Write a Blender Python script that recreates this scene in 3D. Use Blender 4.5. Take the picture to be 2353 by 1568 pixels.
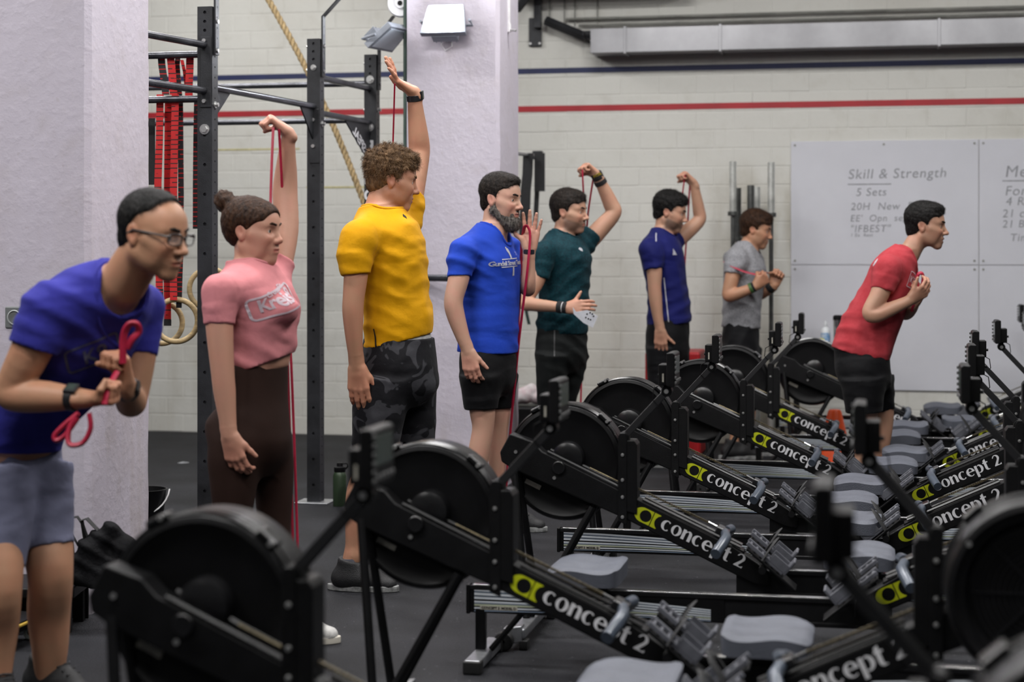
import bpy, bmesh, math, random
import numpy as np
from mathutils import Vector, Matrix
from mathutils.bvhtree import BVHTree

random.seed(7)
SC = bpy.context.scene
COL = SC.collection
for o in list(bpy.data.objects):
    bpy.data.objects.remove(o, do_unlink=True)

# ------------------------------------------------------------------ camera
F = 4000.0            # focal length in pixels of the 2353 x 1568 frame
CX, HY, CH = 1176.5, 575.0, 1.40      # principal column, horizon row, camera height
cam = bpy.data.cameras.new('camera')
cam.sensor_fit = 'HORIZONTAL'
cam.sensor_width = 36.0
cam.lens = F / 2353.0 * 36.0
cam.shift_y = -(784.0 - HY) / 2353.0
cam.clip_start = 0.05
cam.clip_end = 200
cam.dof.use_dof = True
cam.dof.focus_distance = 7.5
cam.dof.aperture_fstop = 2.3
cam_o = bpy.data.objects.new('camera', cam)
COL.objects.link(cam_o)
cam_o.location = (0, 0, CH)
cam_o.rotation_euler = (math.radians(90), 0, 0)
SC.camera = cam_o

# ------------------------------------------------------------------ world, exposure
world = bpy.data.worlds.new('world')
SC.world = world
world.use_nodes = True
world.node_tree.nodes['Background'].inputs[0].default_value = (0.93, 0.95, 1.0, 1)
world.node_tree.nodes['Background'].inputs[1].default_value = 0.06
SC.view_settings.view_transform = 'Standard'
SC.view_settings.look = 'None'
SC.view_settings.exposure = 0.0
SC.view_settings.gamma = 1.0
SC.view_settings.use_curve_mapping = False
SC.cycles.max_bounces = 5
SC.cycles.diffuse_bounces = 3
SC.cycles.glossy_bounces = 2
SC.cycles.transmission_bounces = 2
SC.cycles.transparent_max_bounces = 4
SC.cycles.caustics_reflective = False
SC.cycles.caustics_refractive = False
SC.cycles.adaptive_threshold = 0.02

PSI = math.atan(0.208)          # the hall is turned this far against the view axis
CP, SP = math.cos(PSI), math.sin(PSI)
WALL_Y = 12.9                   # distance of the back wall on the view axis

# ceiling tubes: (x, y) of each fixture, along the hall; they carry the room's light
CEIL = 4.45
TUBES = [(-3.4, 3.2), (-0.9, 3.2), (1.9, 3.2), (-3.8, 6.3), (-1.0, 6.6), (2.0, 6.4),
         (-2.6, 9.4), (0.6, 9.6), (3.4, 9.2), (-4.2, 0.2), (-0.6, 0.2), (2.6, 0.2), (-2.3, 11.7)]  # last fixture is an added one, brightening the back wall behind the rig
TUBE_W = [88, 84, 68, 112, 108, 92, 88, 82, 76, 42, 42, 32, 58]


def pt(px, py, y):
    """point on the sight line through pixel (px, py) at distance y"""
    return Vector(((px - CX) * y / F, y, CH - (py - HY) * y / F))


def s2l(c):
    return tuple((v / 12.92 if v <= 0.04045 else ((v + 0.055) / 1.055) ** 2.4) for v in c)


def rgb(r, g, b):
    return s2l((r / 255., g / 255., b / 255.))


# ------------------------------------------------------------------ materials
MATS = {}


def mat(name, color, rough=0.5, metal=0.0, var=0.0, vscale=8.0, bump=0.0, bscale=40.0, col2=None,
        emit=None, estr=0.0, spec=0.5, coat=0.0, alpha=None, sheen=0.0, stretch=None, sss=0.0, detail=5.0, bdist=0.01):
    if name in MATS:
        return MATS[name]
    m = bpy.data.materials.new(name)
    m.use_nodes = True
    nt = m.node_tree
    b = nt.nodes['Principled BSDF']
    b.inputs['Base Color'].default_value = (*color, 1)
    b.inputs['Roughness'].default_value = rough
    b.inputs['Metallic'].default_value = metal
    b.inputs['Specular IOR Level'].default_value = spec
    if coat:
        b.inputs['Coat Weight'].default_value = coat
        b.inputs['Coat Roughness'].default_value = 0.08
    if sheen:
        b.inputs['Sheen Weight'].default_value = sheen
        b.inputs['Sheen Roughness'].default_value = 0.5
    if sss:
        b.inputs['Subsurface Weight'].default_value = sss
        b.inputs['Subsurface Radius'].default_value = (0.012, 0.005, 0.003)
        b.inputs['Subsurface Scale'].default_value = 1.0
    if emit:
        b.inputs['Emission Color'].default_value = (*emit, 1)
        b.inputs['Emission Strength'].default_value = estr
    if alpha is not None:
        b.inputs['Alpha'].default_value = alpha
    vec = None
    if var or bump:
        tc = nt.nodes.new('ShaderNodeTexCoord')
        vec = tc.outputs['Object']
        if stretch:
            mp = nt.nodes.new('ShaderNodeMapping')
            mp.inputs['Scale'].default_value = stretch
            nt.links.new(vec, mp.inputs['Vector'])
            vec = mp.outputs['Vector']
    if var:
        n = nt.nodes.new('ShaderNodeTexNoise')
        n.inputs['Scale'].default_value = vscale
        n.inputs['Detail'].default_value = detail
        n.inputs['Roughness'].default_value = 0.6
        nt.links.new(vec, n.inputs['Vector'])
        rp = nt.nodes.new('ShaderNodeValToRGB')
        rp.color_ramp.elements[0].position = 0.35
        rp.color_ramp.elements[1].position = 0.68
        c2 = col2 if col2 else tuple(min(1, c * (1 + var)) for c in color)
        c1 = color if col2 else tuple(c * (1 - var) for c in color)
        rp.color_ramp.elements[0].color = (*c1, 1)
        rp.color_ramp.elements[1].color = (*c2, 1)
        nt.links.new(n.outputs['Fac'], rp.inputs['Fac'])
        nt.links.new(rp.outputs['Color'], b.inputs['Base Color'])
    if bump:
        n2 = nt.nodes.new('ShaderNodeTexNoise')
        n2.inputs['Scale'].default_value = bscale
        n2.inputs['Detail'].default_value = 6
        nt.links.new(vec, n2.inputs['Vector'])
        bp = nt.nodes.new('ShaderNodeBump')
        bp.inputs['Strength'].default_value = bump
        bp.inputs['Distance'].default_value = bdist
        nt.links.new(n2.outputs['Fac'], bp.inputs['Height'])
        nt.links.new(bp.outputs['Normal'], b.inputs['Normal'])
    MATS[name] = m
    return m


BLACKM = mat('black_powder_coat', (0.0045, 0.0045, 0.0050), 0.45, 0, 0.35, 14, 0.12, 260, spec=0.22)
BLACKP = mat('black_plastic', (0.0045, 0.0045, 0.0050), 0.42, 0, 0.3, 10, 0.05, 300, spec=0.22)
BLACKG = mat('black_gloss_plastic', (0.006, 0.006, 0.0066), 0.24, 0, 0.2, 9, spec=0.75)
RIGM = mat('rig_steel', (0.020, 0.021, 0.024), 0.45, 0.2, 0.5, 6, 0.1, 200)
RIGBAR = mat('rig_bar_worn_steel', (0.075, 0.077, 0.088), 0.27, 0.6, 0.5, 7, 0.06, 150)
STEEL = mat('zinc_bolt', (0.55, 0.55, 0.54), 0.34, 0.85, 0.15, 30)
CHROME = mat('bright_steel', (0.62, 0.62, 0.62), 0.2, 1.0, 0.15, 20)
ALU = mat('brushed_aluminium', (0.42, 0.43, 0.45), 0.38, 0.85, 0.15, 25)
SEATM = mat('grey_seat_foam', (0.092, 0.099, 0.122), 0.55, 0, 0.12, 9, 0.25, 220, spec=0.4)
FOOTM = mat('grey_footplate', (0.095, 0.098, 0.115), 0.45, 0, 0.12, 20, 0.1, 200)
HANDM = mat('handle_rubber', (0.060, 0.075, 0.100), 0.28, 0.1, 0.2, 12)
CHAINM = mat('nickel_chain', (0.17, 0.14, 0.085), 0.40, 0.8, 0.5, 160)
LIMEM = mat('lime_print', rgb(176, 184, 18), 0.45, 0, 0.06, 20)
WHITEPR = mat('white_print', (0.62, 0.62, 0.64), 0.5, 0, 0.05, 20)
LABELM = mat('paper_label', (0.42, 0.40, 0.34), 0.6, 0, 0.15, 90)
BLUELAB = mat('blue_label', (0.05, 0.07, 0.24), 0.4, 0, 0.5, 90)
STRIPEA = mat('silver_stripe_print', (0.60, 0.64, 0.68), 0.4, 0, 0.06, 12)
STRIPEB = mat('blue_stripe_print', (0.22, 0.28, 0.37), 0.4, 0, 0.06, 12)
STRIPEC = mat('green_stripe_print', (0.46, 0.50, 0.36), 0.4, 0, 0.06, 12)
RUBBERW = mat('wheel_rubber', (0.012, 0.012, 0.012), 0.6, 0, 0.2, 30)
ARMM = mat('satin_black_arm', (0.010, 0.010, 0.011), 0.34, 0, 0.2, 12, spec=0.9)
SCREENM = mat('monitor_screen', (0.05, 0.065, 0.055), 0.18, 0, 0.1, 10)


# ------------------------------------------------------------------ objects
def tag(o, label=None, cat=None, group=None, kind=None):
    if label:
        o['label'] = label
    if cat:
        o['category'] = cat
    if group:
        o['group'] = group
    if kind:
        o['kind'] = kind
    return o


def empty(name, loc=(0, 0, 0), rz=0.0, parent=None):
    o = bpy.data.objects.new(name, None)
    COL.objects.link(o)
    o.location = loc
    o.rotation_euler = (0, 0, rz)
    o.empty_display_size = 0.1
    if parent:
        o.parent = parent
    return o


def link(name, me, material=None, parent=None):
    o = bpy.data.objects.new(name, me)
    COL.objects.link(o)
    if material is not None and not me.materials:
        for m in (material if isinstance(material, (list, tuple)) else [material]):
            me.materials.append(m)
    if parent:
        o.parent = parent
    return o


def copy_tree(o, parent=None):
    c = o.copy()
    COL.objects.link(c)
    c.parent = parent
    for ch in list(o.children):
        copy_tree(ch, c)
    return c


class MB:
    """collects simple solids into one mesh"""

    def __init__(self):
        self.v, self.f, self.m, self.mi = [], [], [], 0
        self.T = Matrix.Identity(4)

    def add(self, vs, fs):
        n = len(self.v)
        self.v += [tuple(self.T @ Vector(p)) for p in vs]
        self.f += [tuple(i + n for i in f) for f in fs]
        self.m += [self.mi] * len(fs)
        return self

    def box(self, c, s, rot=None):
        hx, hy, hz = s[0] / 2, s[1] / 2, s[2] / 2
        vs = [Vector((x, y, z)) for x in (-hx, hx) for y in (-hy, hy) for z in (-hz, hz)]
        if rot is not None:
            vs = [rot @ v for v in vs]
        vs = [v + Vector(c) for v in vs]
        return self.add(vs, [(0, 1, 3, 2), (4, 6, 7, 5), (0, 4, 5, 1), (2, 3, 7, 6), (0, 2, 6, 4), (1, 5, 7, 3)])

    def prism(self, poly, y0, y1, ax='y'):
        n = len(poly)
        if ax == 'y':
            A = [(p[0], y0, p[1]) for p in poly]
            B = [(p[0], y1, p[1]) for p in poly]
        elif ax == 'z':
            A = [(p[0], p[1], y0) for p in poly]
            B = [(p[0], p[1], y1) for p in poly]
        else:
            A = [(y0, p[0], p[1]) for p in poly]
            B = [(y1, p[0], p[1]) for p in poly]
        fs = [tuple(range(n)), tuple(range(2 * n - 1, n - 1, -1))]
        fs += [(i, i + n, (i + 1) % n + n, (i + 1) % n) for i in range(n)]
        return self.add(A + B, fs)

    def tube(self, path, r, n=10, cap=True, flat=None):
        path = [Vector(p) for p in path]
        rs = r if isinstance(r, (list, tuple)) else [r] * len(path)
        vs, fs = [], []
        up = Vector((0, 0, 1))
        prev = None
        for i, p in enumerate(path):
            d = (path[min(i + 1, len(path) - 1)] - path[max(i - 1, 0)]).normalized()
            if prev is None:
                a = d.cross(up)
                if a.length < 0.05:
                    a = d.cross(Vector((0, 1, 0)))
            else:
                a = prev - d * prev.dot(d)
            a.normalize()
            prev = a
            b = d.cross(a)
            for k in range(n):
                t = 2 * math.pi * k / n
                q = a * math.cos(t) * rs[i] + b * math.sin(t) * rs[i] * (flat or 1.0)
                vs.append(p + q)
        for i in range(len(path) - 1):
            for k in range(n):
                fs.append((i * n + k, i * n + (k + 1) % n, (i + 1) * n + (k + 1) % n, (i + 1) * n + k))
        if cap:
            fs.append(tuple(range(n - 1, -1, -1)))
            fs.append(tuple((len(path) - 1) * n + k for k in range(n)))
        return self.add(vs, fs)

    def cyl(self, a, b, r, n=16, r2=None):
        return self.tube([a, b], [r, r2 if r2 is not None else r], n)

    def lathe(self, prof, c, axis='y', n=48, start=0.0, end=2 * math.pi):
        """prof: (radius, offset along axis) pairs"""
        full = abs(end - start - 2 * math.pi) < 1e-6
        m = n if full else n + 1
        vs, fs = [], []
        for r, h in prof:
            for k in range(m):
                t = start + (end - start) * k / n
                ca, sa = math.cos(t) * r, math.sin(t) * r
                q = (ca, h, sa) if axis == 'y' else ((ca, sa, h) if axis == 'z' else (h, ca, sa))
                vs.append((c[0] + q[0], c[1] + q[1], c[2] + q[2]))
        for i in range(len(prof) - 1):
            for k in range(n):
                k2 = (k + 1) % m
                fs.append((i * m + k, i * m + k2, (i + 1) * m + k2, (i + 1) * m + k))
        return self.add(vs, fs)

    def mesh(self, name, bevel=0.0, seg=2, smooth=35):
        me = bpy.data.meshes.new(name)
        me.from_pydata(self.v, [], self.f)
        for i, p in enumerate(me.polygons):
            p.material_index = self.m[i]
        bm = bmesh.new()
        bm.from_mesh(me)
        bmesh.ops.remove_doubles(bm, verts=bm.verts, dist=1e-6)
        bmesh.ops.recalc_face_normals(bm, faces=bm.faces)
        if bevel:
            es = [e for e in bm.edges if len(e.link_faces) == 2 and e.calc_face_angle(0) > math.radians(30)]
            bmesh.ops.bevel(bm, geom=es, offset=bevel, segments=seg, affect='EDGES', clamp_overlap=True, profile=0.5)
        bm.to_mesh(me)
        bm.free()
        if smooth:
            me.polygons.foreach_set('use_smooth', [True] * len(me.polygons))
            me.set_sharp_from_angle(angle=math.radians(smooth))
        me.update()
        if bevel and smooth:
            # large faces keep their own normal, the rounded edges blend into it
            acc = [Vector() for _ in me.vertices]
            for q in me.polygons:
                for vi in q.vertices:
                    acc[vi] += q.normal * q.area
            acc = [a.normalized() if a.length > 0 else Vector((0, 0, 1)) for a in acc]
            cn = []
            for q in me.polygons:
                for vi in q.vertices:
                    cn.append(acc[vi] if acc[vi].dot(q.normal) > 0.3 else q.normal.copy())
            me.normals_split_custom_set([tuple(c) for c in cn])
        return me

    def build(self, name, material=None, parent=None, bevel=0.0, seg=2, smooth=35):
        return link(name, self.mesh(name, bevel, seg, smooth), material, parent)


def curve_mesh(name, loops, extrude=0.001, T=None):
    """filled flat shape (even-odd) from closed loops of 2-D points, as a mesh"""
    cu = bpy.data.curves.new(name, 'CURVE')
    cu.dimensions = '2D'
    cu.fill_mode = 'BOTH'
    cu.extrude = extrude
    for lp in loops:
        sp = cu.splines.new('POLY')
        sp.points.add(len(lp) - 1)
        for i, p in enumerate(lp):
            sp.points[i].co = (p[0], p[1], 0, 1)
        sp.use_cyclic_u = True
    ob = bpy.data.objects.new(name, cu)
    me = bpy.data.meshes.new_from_object(ob)
    bpy.data.objects.remove(ob)
    bpy.data.curves.remove(cu)
    if T is not None:
        me.transform(T)
    me.name = name
    return me


def text_mesh(txt, size, extrude=0.001, bold=0.0, align='CENTER', shear=0.0, spacing=1.0, res=4):
    cu = bpy.data.curves.new('lettering', 'FONT')
    cu.body = txt
    cu.size = size
    cu.extrude = extrude
    cu.offset = bold
    cu.align_x = align
    cu.align_y = 'CENTER'
    cu.shear = shear
    cu.space_character = spacing
    cu.resolution_u = res
    ob = bpy.data.objects.new('lettering', cu)
    me = bpy.data.meshes.new_from_object(ob)
    bpy.data.objects.remove(ob)
    bpy.data.curves.remove(cu)
    return me


def arc(cx, cy, rx, ry, a0, a1, n=16):
    return [(cx + rx * math.cos(math.radians(a0 + (a1 - a0) * i / n)), cy + ry * math.sin(math.radians(a0 + (a1 - a0) * i / n)))
            for i in range(n + 1)]

# ================================================================== the hall
ROTW = Matrix.Rotation(-PSI, 4, 'Z')
E1 = Vector((CP, -SP, 0))      # along the wall, to the right
E2 = Vector((SP, CP, 0))       # away from the camera, square to the wall


def wallp(px, py, off=0.0):
    """(u, z) on the plane `off` in front of the back wall, in the wall's own frame"""
    a = (px - CX) / F
    y = (WALL_Y - off / CP) / (1 + a * math.tan(PSI))
    x = a * y
    u = x * CP - (y - WALL_Y) * SP
    return u, CH - (py - HY) * y / F


def dirty_paint(name, base, dirt, blotch=0.35, streak=True, lump=0.25, zdirt=0.5, band=None):
    m = bpy.data.materials.new(name)
    m.use_nodes = True
    nt = m.node_tree
    b = nt.nodes['Principled BSDF']
    b.inputs['Roughness'].default_value = 0.62
    b.inputs['Specular IOR Level'].default_value = 0.3
    g = nt.nodes.new('ShaderNodeNewGeometry')

    def noise(scale, sc=(1, 1, 1), det=6.0):
        mp = nt.nodes.new('ShaderNodeMapping')
        mp.inputs['Scale'].default_value = sc
        nt.links.new(g.outputs['Position'], mp.inputs['Vector'])
        n = nt.nodes.new('ShaderNodeTexNoise')
        n.inputs['Scale'].default_value = scale
        n.inputs['Detail'].default_value = det
        nt.links.new(mp.outputs['Vector'], n.inputs['Vector'])
        return n.outputs['Fac']

    def ramp(fac, a, b2):
        r = nt.nodes.new('ShaderNodeMapRange')
        r.inputs['From Min'].default_value = a
        r.inputs['From Max'].default_value = b2
        nt.links.new(fac, r.inputs['Value'])
        return r.outputs['Result']

    def math_(op, a, b2):
        n = nt.nodes.new('ShaderNodeMath')
        n.operation = op
        for i, q in enumerate((a, b2)):
            if isinstance(q, (int, float)):
                n.inputs[i].default_value = q
            else:
                nt.links.new(q, n.inputs[i])
        return n.outputs[0]

    f = math_('MULTIPLY', ramp(noise(1.3), 0.48, 0.72), blotch)
    f = math_('ADD', f, math_('MULTIPLY', ramp(noise(9.0), 0.55, 0.75), 0.18))
    f = math_('ADD', f, math_('MULTIPLY', ramp(noise(38.0), 0.66, 0.74), 0.22))
    if streak:
        sx = nt.nodes.new('ShaderNodeSeparateXYZ')
        nt.links.new(g.outputs['Position'], sx.inputs[0])
        st = ramp(noise(7.0, (1, 1, 0.13)), 0.5, 0.7)
        low = ramp(sx.outputs['Z'], 1.9, 0.2)
        f = math_('ADD', f, math_('MULTIPLY', math_('MULTIPLY', st, low), zdirt))
        if band:
            lo = ramp(sx.outputs['X'], band[0], band[0] + 0.25)
            hi = ramp(sx.outputs['X'], band[1], band[1] - 0.12)
            zt = ramp(sx.outputs['Z'], band[2], band[2] - 0.35)
            mk = math_('MULTIPLY', math_('MULTIPLY', lo, hi), zt)
            f = math_('ADD', f, math_('MULTIPLY', math_('MULTIPLY', ramp(noise(4.0, (1.6, 1.6, 0.35)), 0.36, 0.62), mk), 0.85))
    cl = nt.nodes.new('ShaderNodeClamp')
    nt.links.new(f, cl.inputs['Value'])
    mx = nt.nodes.new('ShaderNodeMix')
    mx.data_type = 'RGBA'
    mx.inputs['A'].default_value = (*base, 1)
    mx.inputs['B'].default_value = (*dirt, 1)
    nt.links.new(cl.outputs[0], mx.inputs['Factor'])
    nt.links.new(mx.outputs['Result'], b.inputs['Base Color'])
    hgt = math_('ADD', math_('MULTIPLY', noise(6.0), 0.6), math_('MULTIPLY', ramp(noise(26.0), 0.45, 0.8), 0.5))
    hgt = math_('ADD', hgt, math_('MULTIPLY', noise(140.0), 0.2))
    bp = nt.nodes.new('ShaderNodeBump')
    bp.inputs['Strength'].default_value = lump
    bp.inputs['Distance'].default_value = 0.02
    nt.links.new(hgt, bp.inputs['Height'])
    nt.links.new(bp.outputs['Normal'], b.inputs['Normal'])
    MATS[name] = m
    return m


WALLM = dirty_paint('painted_block_wall', (0.60, 0.595, 0.555), (0.40, 0.375, 0.31), 0.30, True, 0.10, 0.30, band=(1.35, 2.12, 2.1))
PILM = dirty_paint('painted_pillar', (0.55, 0.51, 0.58), (0.36, 0.31, 0.28), 0.18, True, 0.14, 0.55)
CEILM = mat('ceiling_paint', (0.62, 0.61, 0.58), 0.8, 0, 0.06, 3, 0.1, 30)


def floor_material():
    m = bpy.data.materials.new('black_rubber_floor')
    m.use_nodes = True
    nt = m.node_tree
    b = nt.nodes['Principled BSDF']
    b.inputs['Roughness'].default_value = 0.62
    b.inputs['Specular IOR Level'].default_value = 0.2
    tc = nt.nodes.new('ShaderNodeTexCoord')
    n1 = nt.nodes.new('ShaderNodeTexNoise')
    n1.inputs['Scale'].default_value = 170
    n1.inputs['Detail'].default_value = 3
    n2 = nt.nodes.new('ShaderNodeTexNoise')
    n2.inputs['Scale'].default_value = 2.2
    n2.inputs['Detail'].default_value = 8
    n3 = nt.nodes.new('ShaderNodeTexNoise')
    n3.inputs['Scale'].default_value = 46
    n3.inputs['Detail'].default_value = 2
    for n in (n1, n2, n3):
        nt.links.new(tc.outputs['Object'], n.inputs['Vector'])
    r = nt.nodes.new('ShaderNodeValToRGB')
    r.color_ramp.elements[0].position = 0.3
    r.color_ramp.elements[0].color = (0.0075, 0.0076, 0.0092, 1)
    r.color_ramp.elements[1].position = 0.75
    r.color_ramp.elements[1].color = (0.020, 0.0205, 0.0245, 1)
    nt.links.new(n2.outputs['Fac'], r.inputs['Fac'])
    r2 = nt.nodes.new('ShaderNodeValToRGB')
    r2.color_ramp.elements[0].position = 0.70
    r2.color_ramp.elements[0].color = (0, 0, 0, 1)
    r2.color_ramp.elements[1].position = 0.76
    r2.color_ramp.elements[1].color = (0.10, 0.10, 0.105, 1)
    nt.links.new(n3.outputs['Fac'], r2.inputs['Fac'])
    mx = nt.nodes.new('ShaderNodeMix')
    mx.data_type = 'RGBA'
    mx.blend_type = 'ADD'
    mx.inputs['Factor'].default_value = 1.0
    nt.links.new(r.outputs['Color'], mx.inputs['A'])
    nt.links.new(r2.outputs['Color'], mx.inputs['B'])
    nt.links.new(mx.outputs['Result'], b.inputs['Base Color'])
    gr = nt.nodes.new('ShaderNodeMapRange')
    gr.inputs['From Min'].default_value, gr.inputs['From Max'].default_value = 0.3, 0.7
    gr.inputs['To Min'].default_value, gr.inputs['To Max'].default_value = 0.55, 1.65
    nt.links.new(n1.outputs['Fac'], gr.inputs['Value'])
    sc_ = nt.nodes.new('ShaderNodeVectorMath')
    sc_.operation = 'SCALE'
    nt.links.new(mx.outputs['Result'], sc_.inputs[0])
    nt.links.new(gr.outputs['Result'], sc_.inputs['Scale'])
    nt.links.new(sc_.outputs[0], b.inputs['Base Color'])
    bp = nt.nodes.new('ShaderNodeBump')
    bp.inputs['Strength'].default_value = 0.9
    bp.inputs['Distance'].default_value = 0.006
    nt.links.new(n1.outputs['Fac'], bp.inputs['Height'])
    nt.links.new(bp.outputs['Normal'], b.inputs['Normal'])
    return m


floor = MB().box((0, 4.5, -0.05), (26, 24, 0.1)).build('floor', floor_material(), smooth=0)
tag(floor, 'black rubber gym floor', None, None, 'structure')
ceiling = MB().box((0, 4.5, CEIL + 0.05), (26, 24, 0.1)).build('ceiling', CEILM, smooth=0)
tag(ceiling, 'pale ceiling of the hall', None, None, 'structure')

# ---- back wall of painted blocks
wall = MB().box((0, 0.0924, CEIL / 2), (24, 0.2, CEIL)).build('wall_back', WALLM, smooth=0)
wall.location = (0, WALL_Y, 0)
wall.rotation_euler = (0, 0, -PSI)
tag(wall, 'cream painted concrete block wall behind the gym', None, None, 'structure')
BH, BL, GAP = 0.1335, 0.272, 0.0030


def block_mesh():
    w, h, d, e = BL - GAP, BH - GAP, 0.010, 0.005
    vs = []
    for (y, s) in ((-0.0074, 0), (-d + 0.0014, 0.0012), (-d, e)):
        vs += [(-w / 2 + s, y, -h / 2 + s), (w / 2 - s, y, -h / 2 + s), (w / 2 - s, y, h / 2 - s), (-w / 2 + s, y, h / 2 - s)]
    fs = [(8, 9, 10, 11)]
    for k in (0, 4):
        for i in range(4):
            j = (i + 1) % 4
            fs.append((k + i, k + j, k + 4 + j, k + 4 + i))
    return vs, fs


bvs, bfs = block_mesh()
bme = bpy.data.meshes.new('wall_block')
bme.from_pydata(bvs, [], bfs)
bme.materials.append(WALLM)
cand = []
rb = random.Random(3)
for r in range(0, int(3.42 / BH)):
    z = (r + 0.5) * BH
    for k in range(-24, 26):
        u = (k + (0.5 if r % 2 else 0.0)) * BL
        x, y = u * CP, WALL_Y - u * SP
        px, py = CX + F * x / y, HY + F * (CH - z) / y
        if px < 300 or px > 2420 or py < -25 or py > 1030:
            continue
        hidden = (945 < px < 1180) or (px > 1832 and 345 < py < 885)
        cand.append((hidden, -F / y, u, z))
cand.sort(key=lambda t: (t[0], t[1]))
rest = MB()
for i, (hid, _, u, z) in enumerate(cand):
    dy = rb.uniform(-0.0012, 0.0012)
    if i < 300:
        o = bpy.data.objects.new('wall_block', bme)
        COL.objects.link(o)
        o.parent = wall
        o.location = (u, dy, z)
        o.rotation_euler = (rb.uniform(-0.004, 0.004), 0, rb.uniform(-0.003, 0.003))
    else:
        rest.add([(v[0] + u, v[1] + dy, v[2] + z) for v in bvs], bfs)
ro = rest.build('block_courses', WALLM, wall, smooth=0)
ro['kind'] = 'stuff'


def wall_strip(name, px0, y0, px1, y1, th, material, label):
    """a painted line across the wall; th is its height in metres"""
    (u0, z0), (u1, z1) = wallp(px0, y0), wallp(px1, y1)
    z = (z0 + z1) / 2
    o = MB().box(((u0 + u1) / 2, -0.0112, z), (u1 - u0, 0.003, th)).build(name, material, smooth=0)
    o.location = wall.location
    o.rotation_euler = wall.rotation_euler
    return tag(o, label, None, None, 'structure')


wall_strip('trim_1', 120, 183, 2500, 142, 0.040, mat('navy_wall_paint', rgb(24, 34, 78), 0.55, 0, 0.15, 5), 'navy blue line painted high across the block wall')
wall_strip('trim_2', 120, 270, 2500, 229, 0.044, mat('red_wall_paint', rgb(160, 28, 38), 0.55, 0, 0.12, 5), 'red line painted across the block wall below the blue one')
TAPEM = mat('old_yellow_mark', rgb(186, 178, 128), 0.7, 0, 0.2, 30)
wall_strip('trim_3', 500, 344, 690, 343, 0.012, TAPEM, 'faint yellow mark on the wall behind the rig')
wall_strip('trim_4', 705, 431, 850, 430, 0.012, TAPEM, 'faint yellow mark on the wall beside the rope')

# concrete beam under the ceiling along the wall
u0, z0 = wallp(1130, 12)
ub_ = wallp(1592, 12)[0]
u0 = wallp(1182, 12)[0]
o = MB().box(((u0 + ub_) / 2, -0.14, 3.22 + 0.35), (ub_ - u0, 0.26, 0.62)).build('trim_5', CEILM, bevel=0.01)
o.location, o.rotation_euler = wall.location, wall.rotation_euler
tag(o, 'grey concrete beam along the top of the block wall', None, None, 'structure')


# ---- two square concrete pillars
def pillar(name, cx, cy, side, label):
    """corner nearest the camera on the right hand at (cx, cy)"""
    c = 0.022
    pl = [(-side, 0.0), (-c, 0.0), (0, c), (0, side), (-side, side)]
    m = MB()
    N = 46
    rp = random.Random(name)
    # front, chamfer and sides as a grid so that the lumpy plaster is real
    ring = []
    for (a, b) in zip(pl, pl[1:] + pl[:1]):
        L = math.hypot(b[0] - a[0], b[1] - a[1])
        n = max(1, int(L / 0.05))
        for i in range(n):
            ring.append((a[0] + (b[0] - a[0]) * i / n, a[1] + (b[1] - a[1]) * i / n))
    R = len(ring)
    vs, fs = [], []
    for j in range(N + 1):
        z = CEIL * j / N
        for (x, y) in ring:
            k = 0.0035
            vs.append((x + rp.uniform(-k, k) * (0.6 if x > -0.03 else 0.25), y + rp.uniform(-k, k) * 0.6, z))
    for j in range(N):
        for i in range(R):
            i2 = (i + 1) % R
            fs.append((j * R + i, j * R + i2, (j + 1) * R + i2, (j + 1) * R + i))
    m.add(vs, fs)
    o = m.build(name, PILM, smooth=25)
    o.location = (cx, cy, 0)
    o.rotation_euler = (0, 0, -PSI)
    return tag(o, label, None, None, 'structure')


PIL1 = (pt(205, 1000, 6.667).x, 6.667)
PIL2 = (pt(1147, 1000, 10.12).x, 10.12)
pillar('wall_pillar_1', PIL1[0], PIL1[1], 0.555, 'square white plastered pillar beside the man with glasses')
pillar('wall_pillar_2', PIL2[0], PIL2[1], 0.555, 'square white plastered pillar carrying the lit floodlight')


# ---- ceiling tube lamps (out of the picture, seen in reflections; the last one is added)
TUBEM = mat('lit_tube', (0.9, 0.9, 0.85), 0.5, emit=(1.0, 0.97, 0.92), estr=6.0)
TUBEM.cycles.emission_sampling = 'NONE'
HOUSEM = mat('lamp_housing', (0.7, 0.7, 0.7), 0.4, 0, 0.05, 8)
PLACE = ['above the camera', 'over the first rower', 'over the second rower', 'left of the rig', 'over the rig', 'over the seats',
         'behind the rig', 'before the back wall', 'before the whiteboard', 'far behind on the left', 'behind the camera', 'far behind on the right', 'added to brighten the back wall above the rope']
for i, (x, y) in enumerate(TUBES):
    t = empty('tube_lamp', (x, y, CEIL), -PSI)
    tag(t, 'white ceiling tube lamp ' + PLACE[i], 'lamp', 'ceiling tube lamps')
    MB().box((0, 0, -0.045), (1.6, 0.20, 0.07)).build('housing', HOUSEM, t, bevel=0.008)
    for k in (-0.055, 0.055):
        MB().cyl((-0.74, k, -0.10), (0.74, k, -0.10), 0.014, 12).build('tube', TUBEM, t)
    L = bpy.data.lights.new('tube_light', 'AREA')
    L.shape = 'RECTANGLE'
    L.size, L.size_y = 1.5, 0.22
    L.energy = TUBE_W[i]
    L.color = (1.0, 0.985, 0.975)
    lo = bpy.data.objects.new('tube_light', L)
    COL.objects.link(lo)
    lo.parent = t
    lo.location = (0, 0, -0.13)


# ---- floodlights on the second pillar
LAMPG = mat('flood_glass_lit', (1, 1, 1), 0.3, emit=(0.93, 0.96, 1.0), estr=22.0)
LAMPG.cycles.emission_sampling = 'NONE'
LAMPB = mat('flood_body_grey', (0.24, 0.26, 0.30), 0.45, 0.3, 0.12, 12)
LAMPO = mat('flood_glass_off', (0.55, 0.60, 0.66), 0.15, 0.0, 0.05, 6)
FRONT2 = lambda px, py: None


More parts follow.
